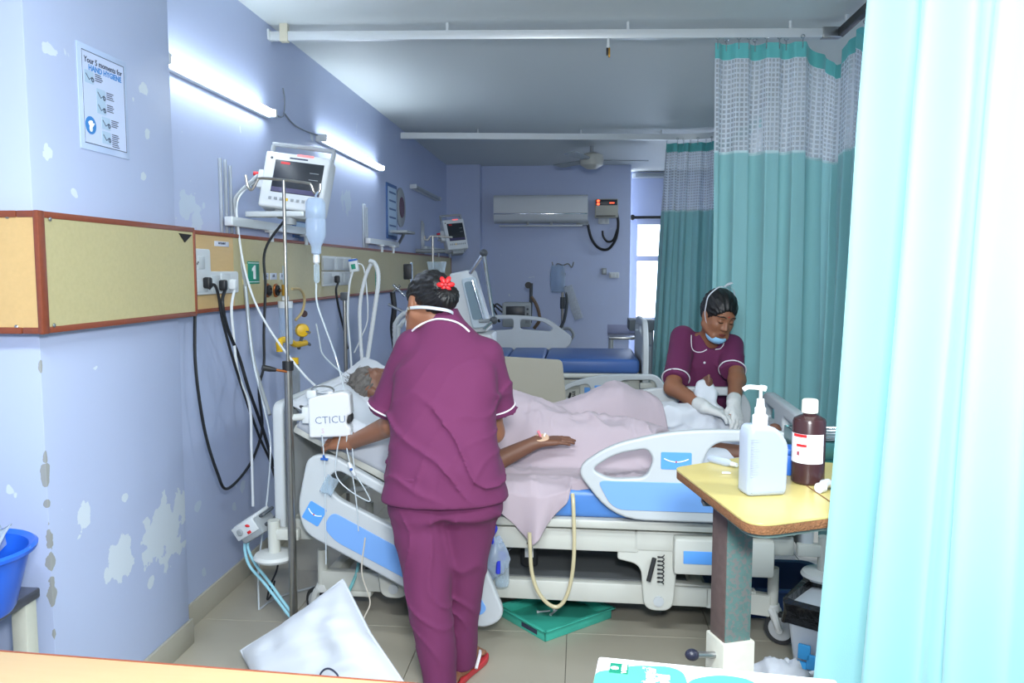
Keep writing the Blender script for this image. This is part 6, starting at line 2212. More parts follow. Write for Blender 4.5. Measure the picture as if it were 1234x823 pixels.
for k in range(3):
    wrap(.0406, .107 + k * .004, .1085 + k * .004, R(-158), R(-118 - k * 5), mat('faint_grey_print', (150, 156, 172), .6, var=0), 'label_print', lbw, 6)
# blue box between the bottles
p = atz(945, 577, ZT)
bxx = thing('blue_container', 'small blue lidded container behind the brown bottle', 'container', (p.x + .01, p.y + .06, ZT))
Mb0 = Matrix.Translation((p.x + .01, p.y + .055, ZT)) @ Matrix.Rotation(R(-8), 4, 'Z')
MB().box((-.035, -.025, 0), (.035, .035, .055), .005, M=Mb0).build('tub', m_blue, bxx, world=True)
MB().box((-.037, -.027, .055), (.037, .037, .072), .005, M=Mb0).build('lid', m_blue, bxx, world=True)
# clear vial lying on the table, cap beside it
a, b = atz(854, 556, ZT), atz(886, 564, ZT)
vi = thing('plastic_vial', 'clear flat plastic vial lying on the left of the yellow table', 'vial', (a + b) / 2)
a.z = b.z = ZT + .009
MB().tube([a, a.lerp(b, .1), a.lerp(b, .72), a.lerp(b, .85), b], [.006, .011, .011, .006, .005], 12).build('vial_body', m_milk, vi, world=True)
MB().rod(a.lerp(b, .86), a.lerp(b, 1.06), .0065, .0055, 10).build('twist_cap', m_wplast, vi, world=True)
p = atz(875, 571, ZT)
mb = MB().mesh(plate_mesh(round_poly([(-.012, -.006), (.012, -.005), (.010, .006), (-.01, .006)], .004, 3), (), .004, .001, 1), Matrix.Translation((p.x, p.y, ZT + .003)))
single('plastic_scrap', mb, m_wplast, 'tiny white plastic scrap beside the clear vial', 'scrap', (p.x, p.y, ZT))
# squeezed ointment tube
a, b = atz(987, 594, ZT), atz(1022, 586, ZT)
oi = thing('ointment_tube', 'squeezed white ointment tube with round cap at the table edge', 'tube', ((a + b) / 2).to_tuple()[:2] + (ZT,))
a.z = b.z = ZT + .012
tb = MB()
d = (b - a).normalized()
s_ = Vector((-d.y, d.x, 0))
vv, ff = [], []
NN = 14
for i in range(13):
    t_ = i / 12
    c_ = a.lerp(b, .12 + .95 * t_) + s_ * .008 * math.sin(t_ * 7) + Vector((0, 0, .006 * math.sin(t_ * 9)))
    w_, h_ = .012 + .005 * t_, .0115 * (1 - t_) + .001
    for k in range(NN):
        an = 2 * PI * k / NN
        vv.append(c_ + s_ * w_ * math.cos(an) + Vector((0, 0, max(-.011 - .0 * t_, h_ * math.sin(an) * (1 + .25 * math.sin(3 * an + 8 * t_))))))
for i in range(12):
    for k in range(NN):
        ff.append((i * NN + k, i * NN + (k + 1) % NN, (i + 1) * NN + (k + 1) % NN, (i + 1) * NN + k))
ff += [tuple(range(NN - 1, -1, -1)), tuple(12 * NN + k for k in range(NN))]
tb.add(vv, ff).build('tube_body', mat('dull_aluminium', (206, 208, 210), .35, .2), oi, world=True, angle=60)
MB().rod(a - d * .002, a + d * .014, .0125, .0125, 16).build('tube_cap', m_wplast, oi, world=True)
# steel dressing tray behind the table, mostly hidden by the curtain
tr0 = thing('instrument_tray', 'steel tray of instruments behind the brown bottle at the curtain edge', 'tray', (.80, 2.390, ZT))
MB().box((.64, 2.270, ZT + .001), (.98, 2.530, ZT + .006), .002).build('tray_floor', mat('teal_steel', (70, 120, 122), .3, .6), tr0, world=True)
for (lo, hi) in (((.64, 2.270, ZT), (.98, 2.275, ZT + .05)), ((.64, 2.525, ZT), (.98, 2.530, ZT + .05)), ((.64, 2.270, ZT), (.645, 2.530, ZT + .05)), ((.975, 2.270, ZT), (.98, 2.530, ZT + .05))):
    MB().box(lo, hi, .002).build('tray_wall', mat('teal_steel', (70, 120, 122), .3, .6), tr0, world=True)
for k in range(5):
    y = 2.300 + k * .045
    t_ = thing('forceps', ('steel forceps nearest the tray front', 'second steel forceps lying in the tray', 'middle steel forceps lying in the tray', 'fourth steel forceps lying in the tray', 'steel forceps at the back of the tray')[k], 'forceps', (.75, y, ZT + .05), group='forceps in the instrument tray')
    for s_ in (-1, 1):
        MB().tube(smooth_path([(.655, y + .012 * s_, ZT + .052), (.74, y + .010 * s_, ZT + .054), (.84, y - .004 * s_, ZT + .052), (.90, y - .001 * s_, ZT + .05)], 4), .003, 6).build('shank', m_chrome, t_, world=True)
        MB().tube([(.655 + .012 * math.cos(a), y + .012 * s_ + .010 * math.sin(a), ZT + .052) for a in np.linspace(0, 6.28, 11)[:-1]], .002, 5, closed=True).build('finger_ring', m_chrome, t_, world=True)
# trolley carrying the tray
trl = thing('trolley', 'dark green trolley behind the overbed table, half hidden by the near curtain', 'trolley', (.82, 2.410, 0))
m_dgreen = mat('dark_green_paint', (28, 86, 78), .5, .1, var=.1)
MB().box((.63, 2.250, ZT - .03), (1.06, 2.570, ZT - .001), .006).build('shelf', m_dgreen, trl, world=True)
MB().box((.66, 2.270, ZT - .16), (.98, 2.550, ZT - .03), .02).build('drawer', m_dgreen, trl, world=True)
MB().box((.78, 2.270, .22), (1.04, 2.550, .25), .006).build('shelf', m_dgreen, trl, world=True)
for (a, b) in ((.80, 2.290), (1.02, 2.290), (.80, 2.530), (1.02, 2.530)):
    MB().rod((a, b, .06), (a, b, ZT - .03), .012).build('leg', m_dgreen, trl, world=True)
    MB().lathe([(.03, -.012), (.03, .012)], (a, b, .03), 16, Matrix.Rotation(PI / 2, 4, 'X')).build('caster', m_rubber, trl, world=True)

# ------------------------------------------------------------------ foreground desk and box
m_desk = wood_mat('pale_wood_laminate', (180, 152, 112), .93, .40, (3, 26, 3))
ZD = .85
a, b = atz(-40, 780, ZD), atz(560, 827, ZD)
dk = thing('desk', 'pale wood desk with thin red edge along the bottom of the picture', 'desk', (0, .7, 0))
ang = math.atan2(b.y - a.y, b.x - a.x)
Md = Matrix.Translation((a.x - .4, a.y - .4 * math.tan(ang), 0)) @ Matrix.Rotation(ang, 4, 'Z')
MB().box((0, -.60, ZD - .024), (1.9, -.004, ZD), .001, M=Md).build('desk_top', m_desk, dk, world=True)
MB().box((0, -.004, ZD - .026), (1.9, .0, ZD + .0005), .001, M=Md).build('edge_strip', m_edge, dk, world=True)
for x in (.12, 1.78):
    for y in (-.08, -.54):
        MB().box((x - .025, y - .025, 0), (x + .025, y + .025, ZD - .024), .003, M=Md).build('leg', m_desk, dk, world=True)
# printed white carton standing on the desk
ZB = .93
m_carton = mat('white_carton', (214, 217, 217), .45, var=.01)
m_mint = mat('mint_print', (66, 146, 120), .5, var=0)
m_teal_print = mat('teal_print', (8, 102, 80), .5, var=0)
c0, c1 = atz(721, 790, ZB), atz(1008, 818, ZB)
bdir = (c1 - c0).normalized()
bl_ = (c1 - c0).length
Mc = frame_m((c0.x, c0.y, ZB), bdir, Vector((-bdir.y, bdir.x, 0)))
bxc = thing('carton', 'white carton with mint green print lying at the bottom right', 'box', (c0.x + .15, c0.y - .08, ZD))
MB().box((0, -.17, -(ZB - ZD)), (bl_, 0, 0), .004, M=Mc).build('carton_body', m_carton, bxc, world=True)
pm = round_poly([(.001, -.165), (.001, -.045), (.02, -.036), (.048, -.018), (.095, -.012), (.112, -.022), (.118, -.05), (.112, -.165)], [0, .01, .02, .03, .02, .02, .03, 0], 5)
MB().mesh(plate_mesh(pm, (), .0006, .0001, 1), Mc @ Matrix.Translation((0, 0, .0003))).build('print_shape', m_mint, bxc, world=True)
pm = round_poly([(.118, -.165), (.118, -.045), (.14, -.028), (.165, -.020), (.195, -.024), (.21, -.045), (.21, -.165)], [0, .01, .03, .03, .03, .03, 0], 5)
MB().mesh(plate_mesh(pm, (), .0006, .0001, 1), Mc @ Matrix.Translation((0, 0, .0003))).build('print_shape', m_mint, bxc, world=True)
lg_ = MB().box((.018, -.044, .0004), (.042, -.018, .001), 0, M=Mc).build('logo_square', m_teal_print, bxc, world=True)
mb = MB()
mb.ball((.0245, -.031, .001), (.0055, .0045, .0003), 6)
mb.v = [tuple(Mc @ Vector(p)) for p in mb.v]
mb.build('logo_drop', m_label_white, lg_, world=True)
MB().mesh(text_mesh('KERA', .0095, .0002, 'CENTER', .0002), Mc @ Matrix.Translation((.0365, -.0315, .0011)) @ Matrix.Rotation(-PI / 2, 4, 'Z')).build('logo_text', m_label_white, lg_, world=True)
for (xx, yy, s_) in ((.072, -.047, 'தமிழ்'), (.090, -.060, 'நலம்')):
    MB().mesh(text_mesh(s_, .018, .0003, 'CENTER', .0008), Mc @ Matrix.Translation((xx, yy, .0009)) @ Matrix.Rotation(-PI / 2, 4, 'Z')).build('carton_lettering', m_label_white, bxc, world=True)
MB().mesh(plate_mesh(round_poly([(.150, -.165), (.150, -.055), (bl_ - .01, -.045), (bl_ - .01, -.165)], [0, .012, .012, 0], 4), (), .0005, .0001, 1), Mc @ Matrix.Translation((0, 0, .0010))).build('print_panel', m_label_white, bxc, world=True)

# ------------------------------------------------------------------ left: stool, basin, bags
YSn = 1.93
stl = thing('stool', 'steel-topped stool with cream legs in the corner by the column', 'stool', (-1.62, 1.9, 0))
zs_ = at(38, 712, 2.0).z
x1 = at(40, 712, 2.0).x
MB().box((x1 - .45, 1.66, zs_ - .03), (x1, 2.03, zs_), .006).build('seat', mat('dull_steel_sheet', (110, 112, 122), .3, .7), stl, world=True)
for (a, b) in ((x1 - .03, 1.69), (x1 - .03, 2.0), (x1 - .42, 1.69), (x1 - .42, 2.0)):
    MB().box((a - .022, b - .022, 0), (a + .022, b + .022, zs_ - .03), .003).build('leg', mat('cream_steel', (196, 196, 182), .45), stl, world=True)
bs_c = Vector((at(28, 640, 1.84).x - .168, 1.84, zs_))
bs = thing('basin', 'bright blue plastic basin on the stool at the left edge', 'basin', bs_c)
m_bright = mat('bright_blue_plastic', (36, 104, 226), .3, var=.02)
MB().lathe([(.0, .0), (.105, .0), (.112, .01), (.150, .155), (.165, .158), (.168, .168), (.160, .174), (.146, .165), (.108, .015), (.0, .010)], bs_c, 36, caps=False).build('bowl', m_bright, bs, world=True)
wp = MB()
Mw = frame_m(bs_c + Vector((.01, -.03, .175)), (1, .2, .0), (-.2, 1, .35))
wp.grid(lambda u, v: Mw @ Vector(((u - .5) * .20, (v - .5) * .16, .018 * math.sin(5 * u + 3 * v) + .01 * math.sin(13 * u))), 16, 14)
single('dressing_packet', wp, m_milk, 'white printed packet lying in the blue basin', 'packet', thick=.003, angle=180)
bg = MB()
c_ = bs_c + Vector((-.02, .02, .22))
def bagpt(u, v, c_=c_, rx=.10, rz=.14, sd=2):
    a, b = 2 * PI * u, PI * v
    d = Vector((math.cos(a) * math.sin(b), math.sin(a) * math.sin(b), math.cos(b)))
    n = float(noise3(np.array([[d.x * 3 + 9, d.y * 3, d.z * 3]]), sd)[0])
    return c_ + Vector((d.x * rx, d.y * rx * .7, d.z * rz)) * (.65 + .6 * n)
bg.grid(bagpt, 26, 18)
single('plastic_bag', bg, m_clear, 'crumpled clear plastic bag standing in the blue basin', 'bag', angle=60)
bg = MB()
c2_ = Vector((x1 - .12, 1.80, .27))
bg.grid(lambda u, v: bagpt(u, v, c2_, .17, .26, 6), 30, 22)
single('plastic_bag', bg, m_milk, 'large pale plastic bag under the stool', 'bag', angle=60)

# ------------------------------------------------------------------ on the floor
# pillow standing on one corner
pA, pB, pC2 = Vector((-.845, 2.74, .335)), Vector((-1.235, 2.745, .05)), Vector((-.545, 2.44, .10))
ux, uy = (pB - pA), (pC2 - pA)
cP = pA + ux * .5 + uy * .5
Mpl = Matrix(((ux.x, uy.x, 0, 0), (ux.y, uy.y, 0, 0), (ux.z, uy.z, 0, 0), (0, 0, 0, 1)))
nrm = ux.cross(uy).normalized()
if nrm.y > 0:
    nrm = -nrm
def flo(u, v, s):
    a, b = 2 * u - 1, 2 * v - 1
    e = ((1 - a ** 4) * (1 - b ** 4)) ** .55
    n = float(noise3(np.array([[a * 3.0 + 2, b * 3.0, s * 2.0]]), 8)[0] - .5)
    n2 = float(noise3(np.array([[a * 2.2 + b * 7, b * 2.0 - a, s * 2.0]]), 5)[0] - .5)
    pl, p2 = 1 - .06 * (1 - abs(b)) * abs(a) ** 3, 1 - .06 * (1 - abs(a)) * abs(b) ** 3
    p = cP + ux * .5 * a * pl + uy * .5 * b * p2 + nrm * (s * .075 * e * (1 + .5 * n) + .016 * n2 * e)
    p.z = max(p.z, .006 + .004 * (s + 1))
    return p
mb = MB()
mb.grid(lambda u, v: flo(u, v, 1), 44, 44)
mb.grid(lambda u, v: flo(u, v, -1), 44, 44)
plo = thing('pillow', 'white pillow with a dark oval crest dropped on the floor by the nurse', 'pillow', (cP.x, cP.y, 0))
mb.build('pillow_case', m_white_cloth, plo, world=True, angle=180)
mb = MB()
rim = [flo(k / 24, 0, 1) for k in range(24)] + [flo(1, k / 24, 1) for k in range(24)] + [flo(1 - k / 24, 1, 1) for k in range(24)] + [flo(0, 1 - k / 24, 1) for k in range(24)]
mb.tube(rim, .005, 6, closed=True)
mb.build('seam', m_white_cloth, plo, world=True)
mb = MB()
cu_, cv_ = .42, .72
mb.tube([flo(cu_ + .085 * math.cos(a) - .06 * math.sin(a), cv_ + .085 * math.cos(a) + .06 * math.sin(a), 1) + nrm * .001 for a in np.linspace(0, 2 * PI, 31)[:-1]], .0032, 6, closed=True)
mb.build('printed_oval', m_ink, plo, world=True)
mb = MB()
for k in range(8):
    a = k * PI / 4
    mb.tube([flo(cu_, cv_, 1) + nrm * .001, flo(cu_ + .045 * math.cos(a), cv_ + .045 * math.sin(a), 1) + nrm * .001], .002, 5)
mb.build('printed_star', m_ink, plo, world=True)
# green tray
m_tray = mat('green_tray_plastic', (66, 182, 160), .35, var=.03)
corners = [atz(657, 768, .03), atz(736, 738, .03), Vector((.02, 3.42, 0)), Vector((-.30, 3.30, 0))]
t0, t1_ = atz(657, 774, 0), atz(737, 745, 0)
dirx = (t1_ - t0).normalized()
lx_ = (t1_ - t0).length
diry = Vector((-dirx.y, dirx.x, 0))
Mtr = frame_m((t0.x, t0.y, 0), dirx, diry)
tray = thing('tray', 'green plastic tray with small objects on the floor under the bed', 'tray', (t0.x, t0.y, 0))
wt = .30
MB().box((.01, .01, .002), (lx_ - .01, wt - .01, .008), .002, M=Mtr).build('tray_floor', m_tray, tray, world=True)
for (lo, hi) in (((0, 0, 0), (lx_, .008, .045)), ((0, wt - .008, 0), (lx_, wt, .045)), ((0, 0, 0), (.008, wt, .045)), ((lx_ - .008, 0, 0), (lx_, wt, .045))):
    MB().box(lo, hi, .003, M=Mtr).build('tray_wall', m_tray, tray, world=True)
for (lo, hi) in (((-.012, -.012, .042), (lx_ + .012, .002, .048)), ((-.012, wt - .002, .042), (lx_ + .012, wt + .012, .048)), ((-.012, -.012, .042), (.002, wt + .012, .048)), ((lx_ - .002, -.012, .042), (lx_ + .012, wt + .012, .048))):
    MB().box(lo, hi, .002, M=Mtr).build('tray_rim', m_tray, tray, world=True)
MB().box((-.001, .05, .012), (-.0005 + .0005, .15, .03), 0, M=Mtr).build('tray_label', m_ink, tray, world=True)
for k, (a, b, c_) in enumerate(((.16, .20, .3), (.19, .17, 1.1), (.21, .21, 2.0))):
    d = Vector((math.cos(c_), math.sin(c_), 0)) * .025
    mb = MB()
    p = Mtr @ Vector((a, b, .013))
    mb.rod(p - d, p + d, .004, .003, 8)
    mb.rod(p - d * 1.3, p - d, .006, .006, 8)
    single('ampoule', mb, m_wplast, ('leftmost small white ampoule lying in the green tray', 'middle small white ampoule lying in the green tray', 'rightmost small white ampoule lying in the green tray')[k], 'ampoule', group='ampoules in the green tray')
# navy tub behind the caster
m_navy = mat('navy_plastic', (36, 62, 108), .45, var=.04)
tb = thing('tub', 'navy blue plastic tub on the floor behind the near caster', 'tub', (.80, 3.42, 0))
c_ = Vector((.80, 3.44, 0))
def ring(w, d, z, r):
    return [(c_.x + p[0], c_.y + p[1], z) for p in round_poly([(-w, -d), (w, -d), (w, d), (-w, d)], r, 5)]
rings = [ring(.20, .13, .0, .05), ring(.24, .165, .13, .06), ring(.262, .185, .134, .07), ring(.262, .185, .142, .07), ring(.232, .158, .140, .06), ring(.195, .125, .012, .05)]
mb = MB()
n_ = len(rings[0])
vv = [p for r_ in rings for p in r_]
ff = [(i * n_ + k, i * n_ + (k + 1) % n_, (i + 1) * n_ + (k + 1) % n_, (i + 1) * n_ + k) for i in range(len(rings) - 1) for k in range(n_)]
ff += [tuple(range(n_ - 1, -1, -1)), tuple((len(rings) - 1) * n_ + k for k in range(n_))]
mb.add(vv, ff).build('tub_body', m_navy, tb, world=True)
# waste bin with black liner
bnx, bny = .905, 2.775
bn = thing('waste_bin', 'white waste bin with black liner and blue label beside the near curtain', 'bin', (bnx, bny, 0))
Mbn = Matrix.Translation((bnx, bny, 0)) @ Matrix.Rotation(R(-32), 4, 'Z')
def rect_loft(prs, M):
    n_ = None
    vv, ff = [], []
    for (w, d, z, r) in prs:
        P_ = round_poly([(-w, -d), (w, -d), (w, d), (-w, d)], r, 4)
        n_ = len(P_)
        vv += [M @ Vector((p[0], p[1], z)) for p in P_]
    m_ = len(prs)
    ff = [(i * n_ + k, i * n_ + (k + 1) % n_, (i + 1) * n_ + (k + 1) % n_, (i + 1) * n_ + k) for i in range(m_ - 1) for k in range(n_)]
    ff += [tuple(range(n_ - 1, -1, -1)), tuple((m_ - 1) * n_ + k for k in range(n_))]
    return MB().add(vv, ff)
rect_loft([(.105, .105, .0, .02), (.135, .135, .27, .02), (.145, .145, .29, .02)], Mbn).build('bin_body', mat('bin_white', (200, 206, 212), .4, var=.04), bn, world=True)
ln_ = rect_loft([(.146, .146, .235, .03), (.156, .156, .28, .03), (.154, .154, .312, .03), (.130, .130, .316, .03), (.12, .12, .20, .03)], Mbn)
ln_.v = [(p[0] + .012 * math.sin(p[2] * 60 + p[0] * 40), p[1] + .008 * math.sin(p[0] * 70), p[2] + .012 * math.sin(p[0] * 45 + p[1] * 30)) for p in ln_.v]
ln_.build('liner', mat('black_liner_film', (18, 18, 20), .22, var=.1, bump=.6, bscale=30), bn, world=True)
for (a, b, c2, d) in ((-.09, .13, -.05, .18), (-.06, .10, -.02, .15), (-.095, .08, -.06, .12)):
    MB().box((a, -.131 - .012, b), (c2, -.117 - .012, d), .002, M=Mbn).build('label_patch', mat('sky_blue_print', (60, 160, 220), .5, var=0), bn, world=True)
MB().ball(Mbn @ Vector((-.05, -.126, .055)), (.006, .002, .006), 5).build('red_mark', m_red, bn, world=True)
# white cloth heap and grey woven sack in front of it
def heap(c_, rx, ry, rz, sd, n=40):
    mb = MB()
    def f(u, v):
        a, b = 2 * PI * u, PI / 2 * v
        d = Vector((math.cos(a) * math.cos(b), math.sin(a) * math.cos(b), math.sin(b)))
        n1_ = float(noise3(np.array([[d.x * 2.6 + sd, d.y * 2.6, d.z * 2.6]]), sd)[0] - .5)
        n2_ = float(noise3(np.array([[d.x * 7 + sd, d.y * 7, d.z * 5]]), sd + 1)[0] - .5)
        k_ = 1 + .5 * n1_ + .22 * n2_
        return Vector(c_) + Vector((d.x * rx * k_, d.y * ry * k_, d.z * rz * k_))
    return mb.grid(f, n, n // 2)
single('cloth_heap', heap((.70, 2.62, .004), .135, .10, .15, 4), m_white_cloth, 'crumpled white cloth heaped on the floor in front of the caster', 'cloth', angle=180)
m_sack = mat('grey_woven_sack', (120, 124, 128), .8, var=.5, vscale=260, bump=.4, bscale=260)
single('woven_sack', heap((.66, 2.36, .004), .24, .13, .19, 9), m_sack, 'grey speckled woven sack lying behind the carton', 'sack', angle=180)
p = at(834, 789, 1.95)
kb = MB().ball(p, (.018, .014, .015), 8).build('lock_knob', mat('navy_rubber', (36, 38, 56), .4), ot, world=True, label='dark blue height lock knob')
MB().rod(p, (lx, ly - .01, p.z - .005), .008).build('knob_stem', m_steel, kb, world=True)
# urine bag and drinking bottle on the side of the bed, catheter loop
ub = thing('spray_bottle', 'clear bottle with blue cap hanging beside the head rail', 'bottle', at(604, 700, 3.04))
c_ = at(605, 690, 3.04)
MB().lathe([(.0, -.05), (.026, -.05), (.028, -.04), (.028, .03), (.018, .05), (.013, .055)], c_, 18, caps=False).build('bottle_body', m_clear, ub, world=True)
MB().lathe([(.016, .055), (.017, .06), (.016, .08), (.010, .085)], c_, 14).build('cap', mat('royal_blue', (48, 62, 200), .35), ub, world=True)
ub2 = thing('drain_bag', 'crumpled clear drain bag with blue tap beside the nurse', 'bag', at(598, 690, 3.02))
c_ = at(598, 672, 3.02)
bg = MB()
bg.grid(lambda u, v: bagpt(u, v, c_, .05, .085, 13), 22, 16)
bg.build('bag', m_frost, ub2, world=True, angle=60)
MB().rod(c_ + Vector((.01, -.03, -.05)), c_ + Vector((.012, -.03, .0)), .010, .008, 10).build('tap', mat('royal_blue', (48, 62, 200), .35), ub2, world=True)
MB().tube(smooth_path([c_ + Vector((-.01, -.01, .05)), c_ + Vector((-.012, -.02, .09)), c_ + Vector((.002, -.02, .125)), c_ + Vector((-.02, 0, .14))], 5), .006, 7).build('hanger', mat('royal_blue', (48, 62, 200), .35), ub2, world=True)
m_cath = mat('amber_catheter', (196, 186, 150), .35, var=.12, vscale=8)
cable('catheter_tube', [at(638, 642, 2.93), at(639, 665, 2.93), at(641, 690, 2.93), at(648, 712, 2.93), at(660, 727, 2.93), at(672, 731, 2.93), at(682, 720, 2.93), at(689, 695, 2.93), at(692, 660, 2.93), at(691, 610, 2.94), at(690, 595, 2.96)], .0075, m_cath, 'amber catheter tube hanging in a U below the blanket corner', 'tube', n=10)
cable('sensor_lead', [at(612, 664, 3.1), at(622, 656, 3.1), at(634, 654, 3.05), at(641, 660, 3.0)], .003, m_dgrey, 'thin dark lead from the blue-capped bottle to the catheter', 'tube')

# ------------------------------------------------------------------ white wrapping on the lifted leg, linen by the feet
wr = [cap((.40, 3.65, .79), (.57, 3.69, .775), .060, .058, .03), ell((tp.x - .004, 3.715, .855), (.052, .066, .090), None, .04), cap((.57, 3.69, .775), (.66, 3.68, .76), .062, .05, .04), cap((tp.x - .03, 3.66, .86), (tp.x - .03, 3.70, .93), .02, .016, .03), cap((.42, 3.62, .67), (.62, 3.66, .67), .06, .055, .05),
      cap((.55, 3.68, .70), (.72, 3.68, .69), .05, .04, .05), (lambda P: .022 * (np.abs(noise3(P * np.array((17, 17, 14.)), 5) - .5) * 2 - .4), .01, 'd'), (lambda P: .006 * (noise3(P * 40, 7) - .5), .01, 'd')]
v_, f_ = mesh_sdf(wr, (.22, 3.46, .60), (.86, 3.84, 1.0), .006)
lw = thing('leg_wrap', 'white plastic wrapping around the lifted leg under the gloved hands', 'wrapping', (.5, 3.66, .63))
sdf_obj('wrap_film', wr, (.22, 3.46, .60), (.86, 3.84, 1.0), .006, m_white_cloth, lw)
ln2 = [cap((.50, 3.16, .655), (.78, 3.20, .66), .045, .05, .04), cap((.55, 3.30, .665), (.78, 3.42, .67), .05, .05, .05), (lambda P: .022 * (np.abs(noise3(P * np.array((12, 18, 16.)), 15) - .5) * 2 - .4), .01, 'd')]
ll = thing('linen', 'rumpled pale linen around the ankle behind the near foot rail', 'linen', (.65, 3.25, .63))
sdf_obj('linen_cloth', ln2, (.40, 3.04, .615), (.90, 3.56, .80), .006, m_sheet, ll)
# ------------------------------------------------------------------ back of the ward
YF = YB
ac = thing('air_conditioner', 'white split air conditioner high on the back wall', 'air conditioner', at(652, 272, YF))
a, b = at(597, 237, YF), at(708, 272, YF)
x0, x1 = a.x, b.x
z1, z0 = a.z, b.z + .02
pr = round_poly([(0, z0 + .07), (.10, z0), (.20, z0 + .03), (.22, z0 + .09), (.22, z1 - .03), (.19, z1), (0, z1)], [0, .02, .03, .03, .03, .03, 0], 4)
Mac = Matrix(((0, 0, 1, x0), (-1, 0, 0, YF), (0, 1, 0, 0), (0, 0, 0, 1)))
MB().prism(pr, 0, x1 - x0, Mac).build('casing', m_wplast, ac, world=True)
MB().box((x0 + .005, YF - .228, z0 + .10), (x1 - .005, YF - .219, z0 + .115), .002).build('chrome_strip', m_chrome, ac, world=True)
MB().box((x0 + .06, YF - .17, z0 - .035), (x1 - .06, YF - .10, z0 - .018), .004).build('louvre', m_wplast, ac, world=True)
for f in (.35, .6):
    MB().box((x0 + (x1 - x0) * f, YF - .16, z0 - .022), (x0 + (x1 - x0) * f + .03, YF - .13, z0 + .02), .003).build('louvre_arm', m_gplast, ac, world=True)
MB().box((x1 - .13, YF - .12, z0 - .02), (x1 + .01, YF - .02, z0 + .03), .006).build('pipe_box', m_gplast, ac, world=True)
a, b = at(717, 241, YF), at(744, 263, YF)
sv = thing('voltage_stabiliser', 'cream voltage stabiliser with red digits beside the air conditioner', 'stabiliser', (a.x, YF, b.z))
MB().box((a.x, YF - .16, b.z), (b.x, YF, a.z), .01).build('case', mat('cream_case', (176, 176, 164), .5), sv, world=True)
MB().box((a.x + .005, YF - .163, a.z - .075), (b.x - .01, YF - .159, a.z - .01), .002).build('display', m_screen, sv, world=True)
m_led = mat('red_led', (255, 60, 40), .4, var=0, emit=(255, 70, 40), estr=4.0)
for k in range(2):
    MB().ball((a.x + .035, YF - .165, a.z - .025 - k * .035), (.018, .004, .012), 6).build('red_lamp', m_led, sv, world=True)
MB().box((b.x - .10, YF - .166, a.z - .052), (b.x - .045, YF - .164, a.z - .045)).build('red_digits', m_led, sv, world=True)
MB().box((a.x + .01, YF - .162, b.z + .012), (b.x - .03, YF - .158, b.z + .022)).build('vent_slot', m_dark, sv, world=True)
cable('stabiliser_cable', [at(708, 270, YF - .05), at(713, 288, YF - .05), at(722, 299, YF - .05), at(733, 300, YF - .05), at(742, 288, YF - .05), at(745, 270, YF - .05), at(743, 255, YF - .05)], .016, m_black_cable, 'thick black cable looping below the stabiliser on the back wall')
cable('stabiliser_cable', [at(726, 278, YF - .05), at(727, 285, YF - .05), at(732, 291, YF - .05), at(739, 289, YF - .05), at(744, 276, YF - .05)], .012, m_black_cable, 'shorter black cable from the small socket under the stabiliser')
def bplate(px, label, name='socket_plate', cat='socket', m=None, n=2):
    a, b = at(px[0], px[1], YF), at(px[2], px[3], YF)
    t_ = thing(name, label, cat, (a.x, YF, b.z))
    MB().box((a.x, YF - .03, b.z), (b.x, YF, a.z), .006).build('plate', m or m_wplast, t_, world=True)
    for k in range(n):
        w = (b.x - a.x) / n
        MB().box((a.x + k * w + .015, YF - .036, b.z + .015), (a.x + (k + 1) * w - .015, YF - .029, a.z - .015), .003).build('switch_module', m_bedw, t_, world=True)
bplate((721, 263, 734, 270), 'small white socket right under the stabiliser')
bplate((734, 328, 746, 335), 'cream switch plate low on the back wall', n=3)
bplate((725, 323, 731, 331), 'small dark-screened thermostat left of the cream switch plate', 'thermostat', 'thermostat', m_gplast, 1)
# curtain rod, ceiling tube, fan
rd = thing('curtain_rod', 'black curtain rod above the far window', 'curtain rod', at(762, 262, 10.1))
a = at(762, 262, 10.12)
MB().rod(a, (2.2, 10.12, a.z), .018).build('rod', m_black, rd, world=True)
MB().ball(a, .035, 8).build('finial', m_black, rd, world=True)
for x in (.8, 2.0):
    MB().rod((x, 10.12, a.z), (x, WY, a.z), .012).build('rod_bracket', m_black, rd, world=True)
ct = thing('tube_lamp', 'tube lamp batten above the far window beyond the wall corner', 'lamp', at(763, 211, 10.0), group='tube lamps along the left wall')
a, b = at(763, 211, 10.15), at(796, 212, 10.15)
MB().box((a.x, WY - .06, a.z - .03), (b.x + .3, WY, a.z + .03), .006).build('batten', m_batten, ct, world=True)
MB().tube([(a.x + .03, WY - .075, a.z), (b.x + .27, WY - .075, a.z)], .02, 10).build('tube', m_tube_off, ct, world=True)
fc_ = at(713, 193, 8.1)
fn = thing('ceiling_fan', 'white three-blade ceiling fan near the back wall', 'fan', fc_)
MB().lathe([(.0, -.09), (.05, -.085), (.11, -.05), (.12, .0), (.11, .05), (.05, .07), (.0, .07)], (fc_.x, fc_.y, fc_.z), 24, caps=False).build('motor_hub', mat('fan_cream', (190, 190, 180), .4), fn, world=True)
MB().rod((fc_.x, fc_.y, fc_.z + .05), (fc_.x, fc_.y, CEIL), .02).build('down_rod', m_gplast, fn, world=True)
for k in range(3):
    an = R(8 + 120 * k)
    Mf_ = Matrix.Translation(fc_) @ Matrix.Rotation(an, 4, 'Z') @ Matrix.Rotation(R(9), 4, 'X')
    MB().mesh(plate_mesh(round_poly([(.13, -.045), (.56, -.065), (.58, .065), (.13, .045)], .03, 4), (), .008, .003, 1), Mf_).build('blade', mat('fan_blade', (150, 160, 164), .4), fn, world=True)
    MB().box((.09, -.02, -.006), (.20, .02, .006), .003, M=Mf_).build('blade_bracket', m_gplast, fn, world=True)
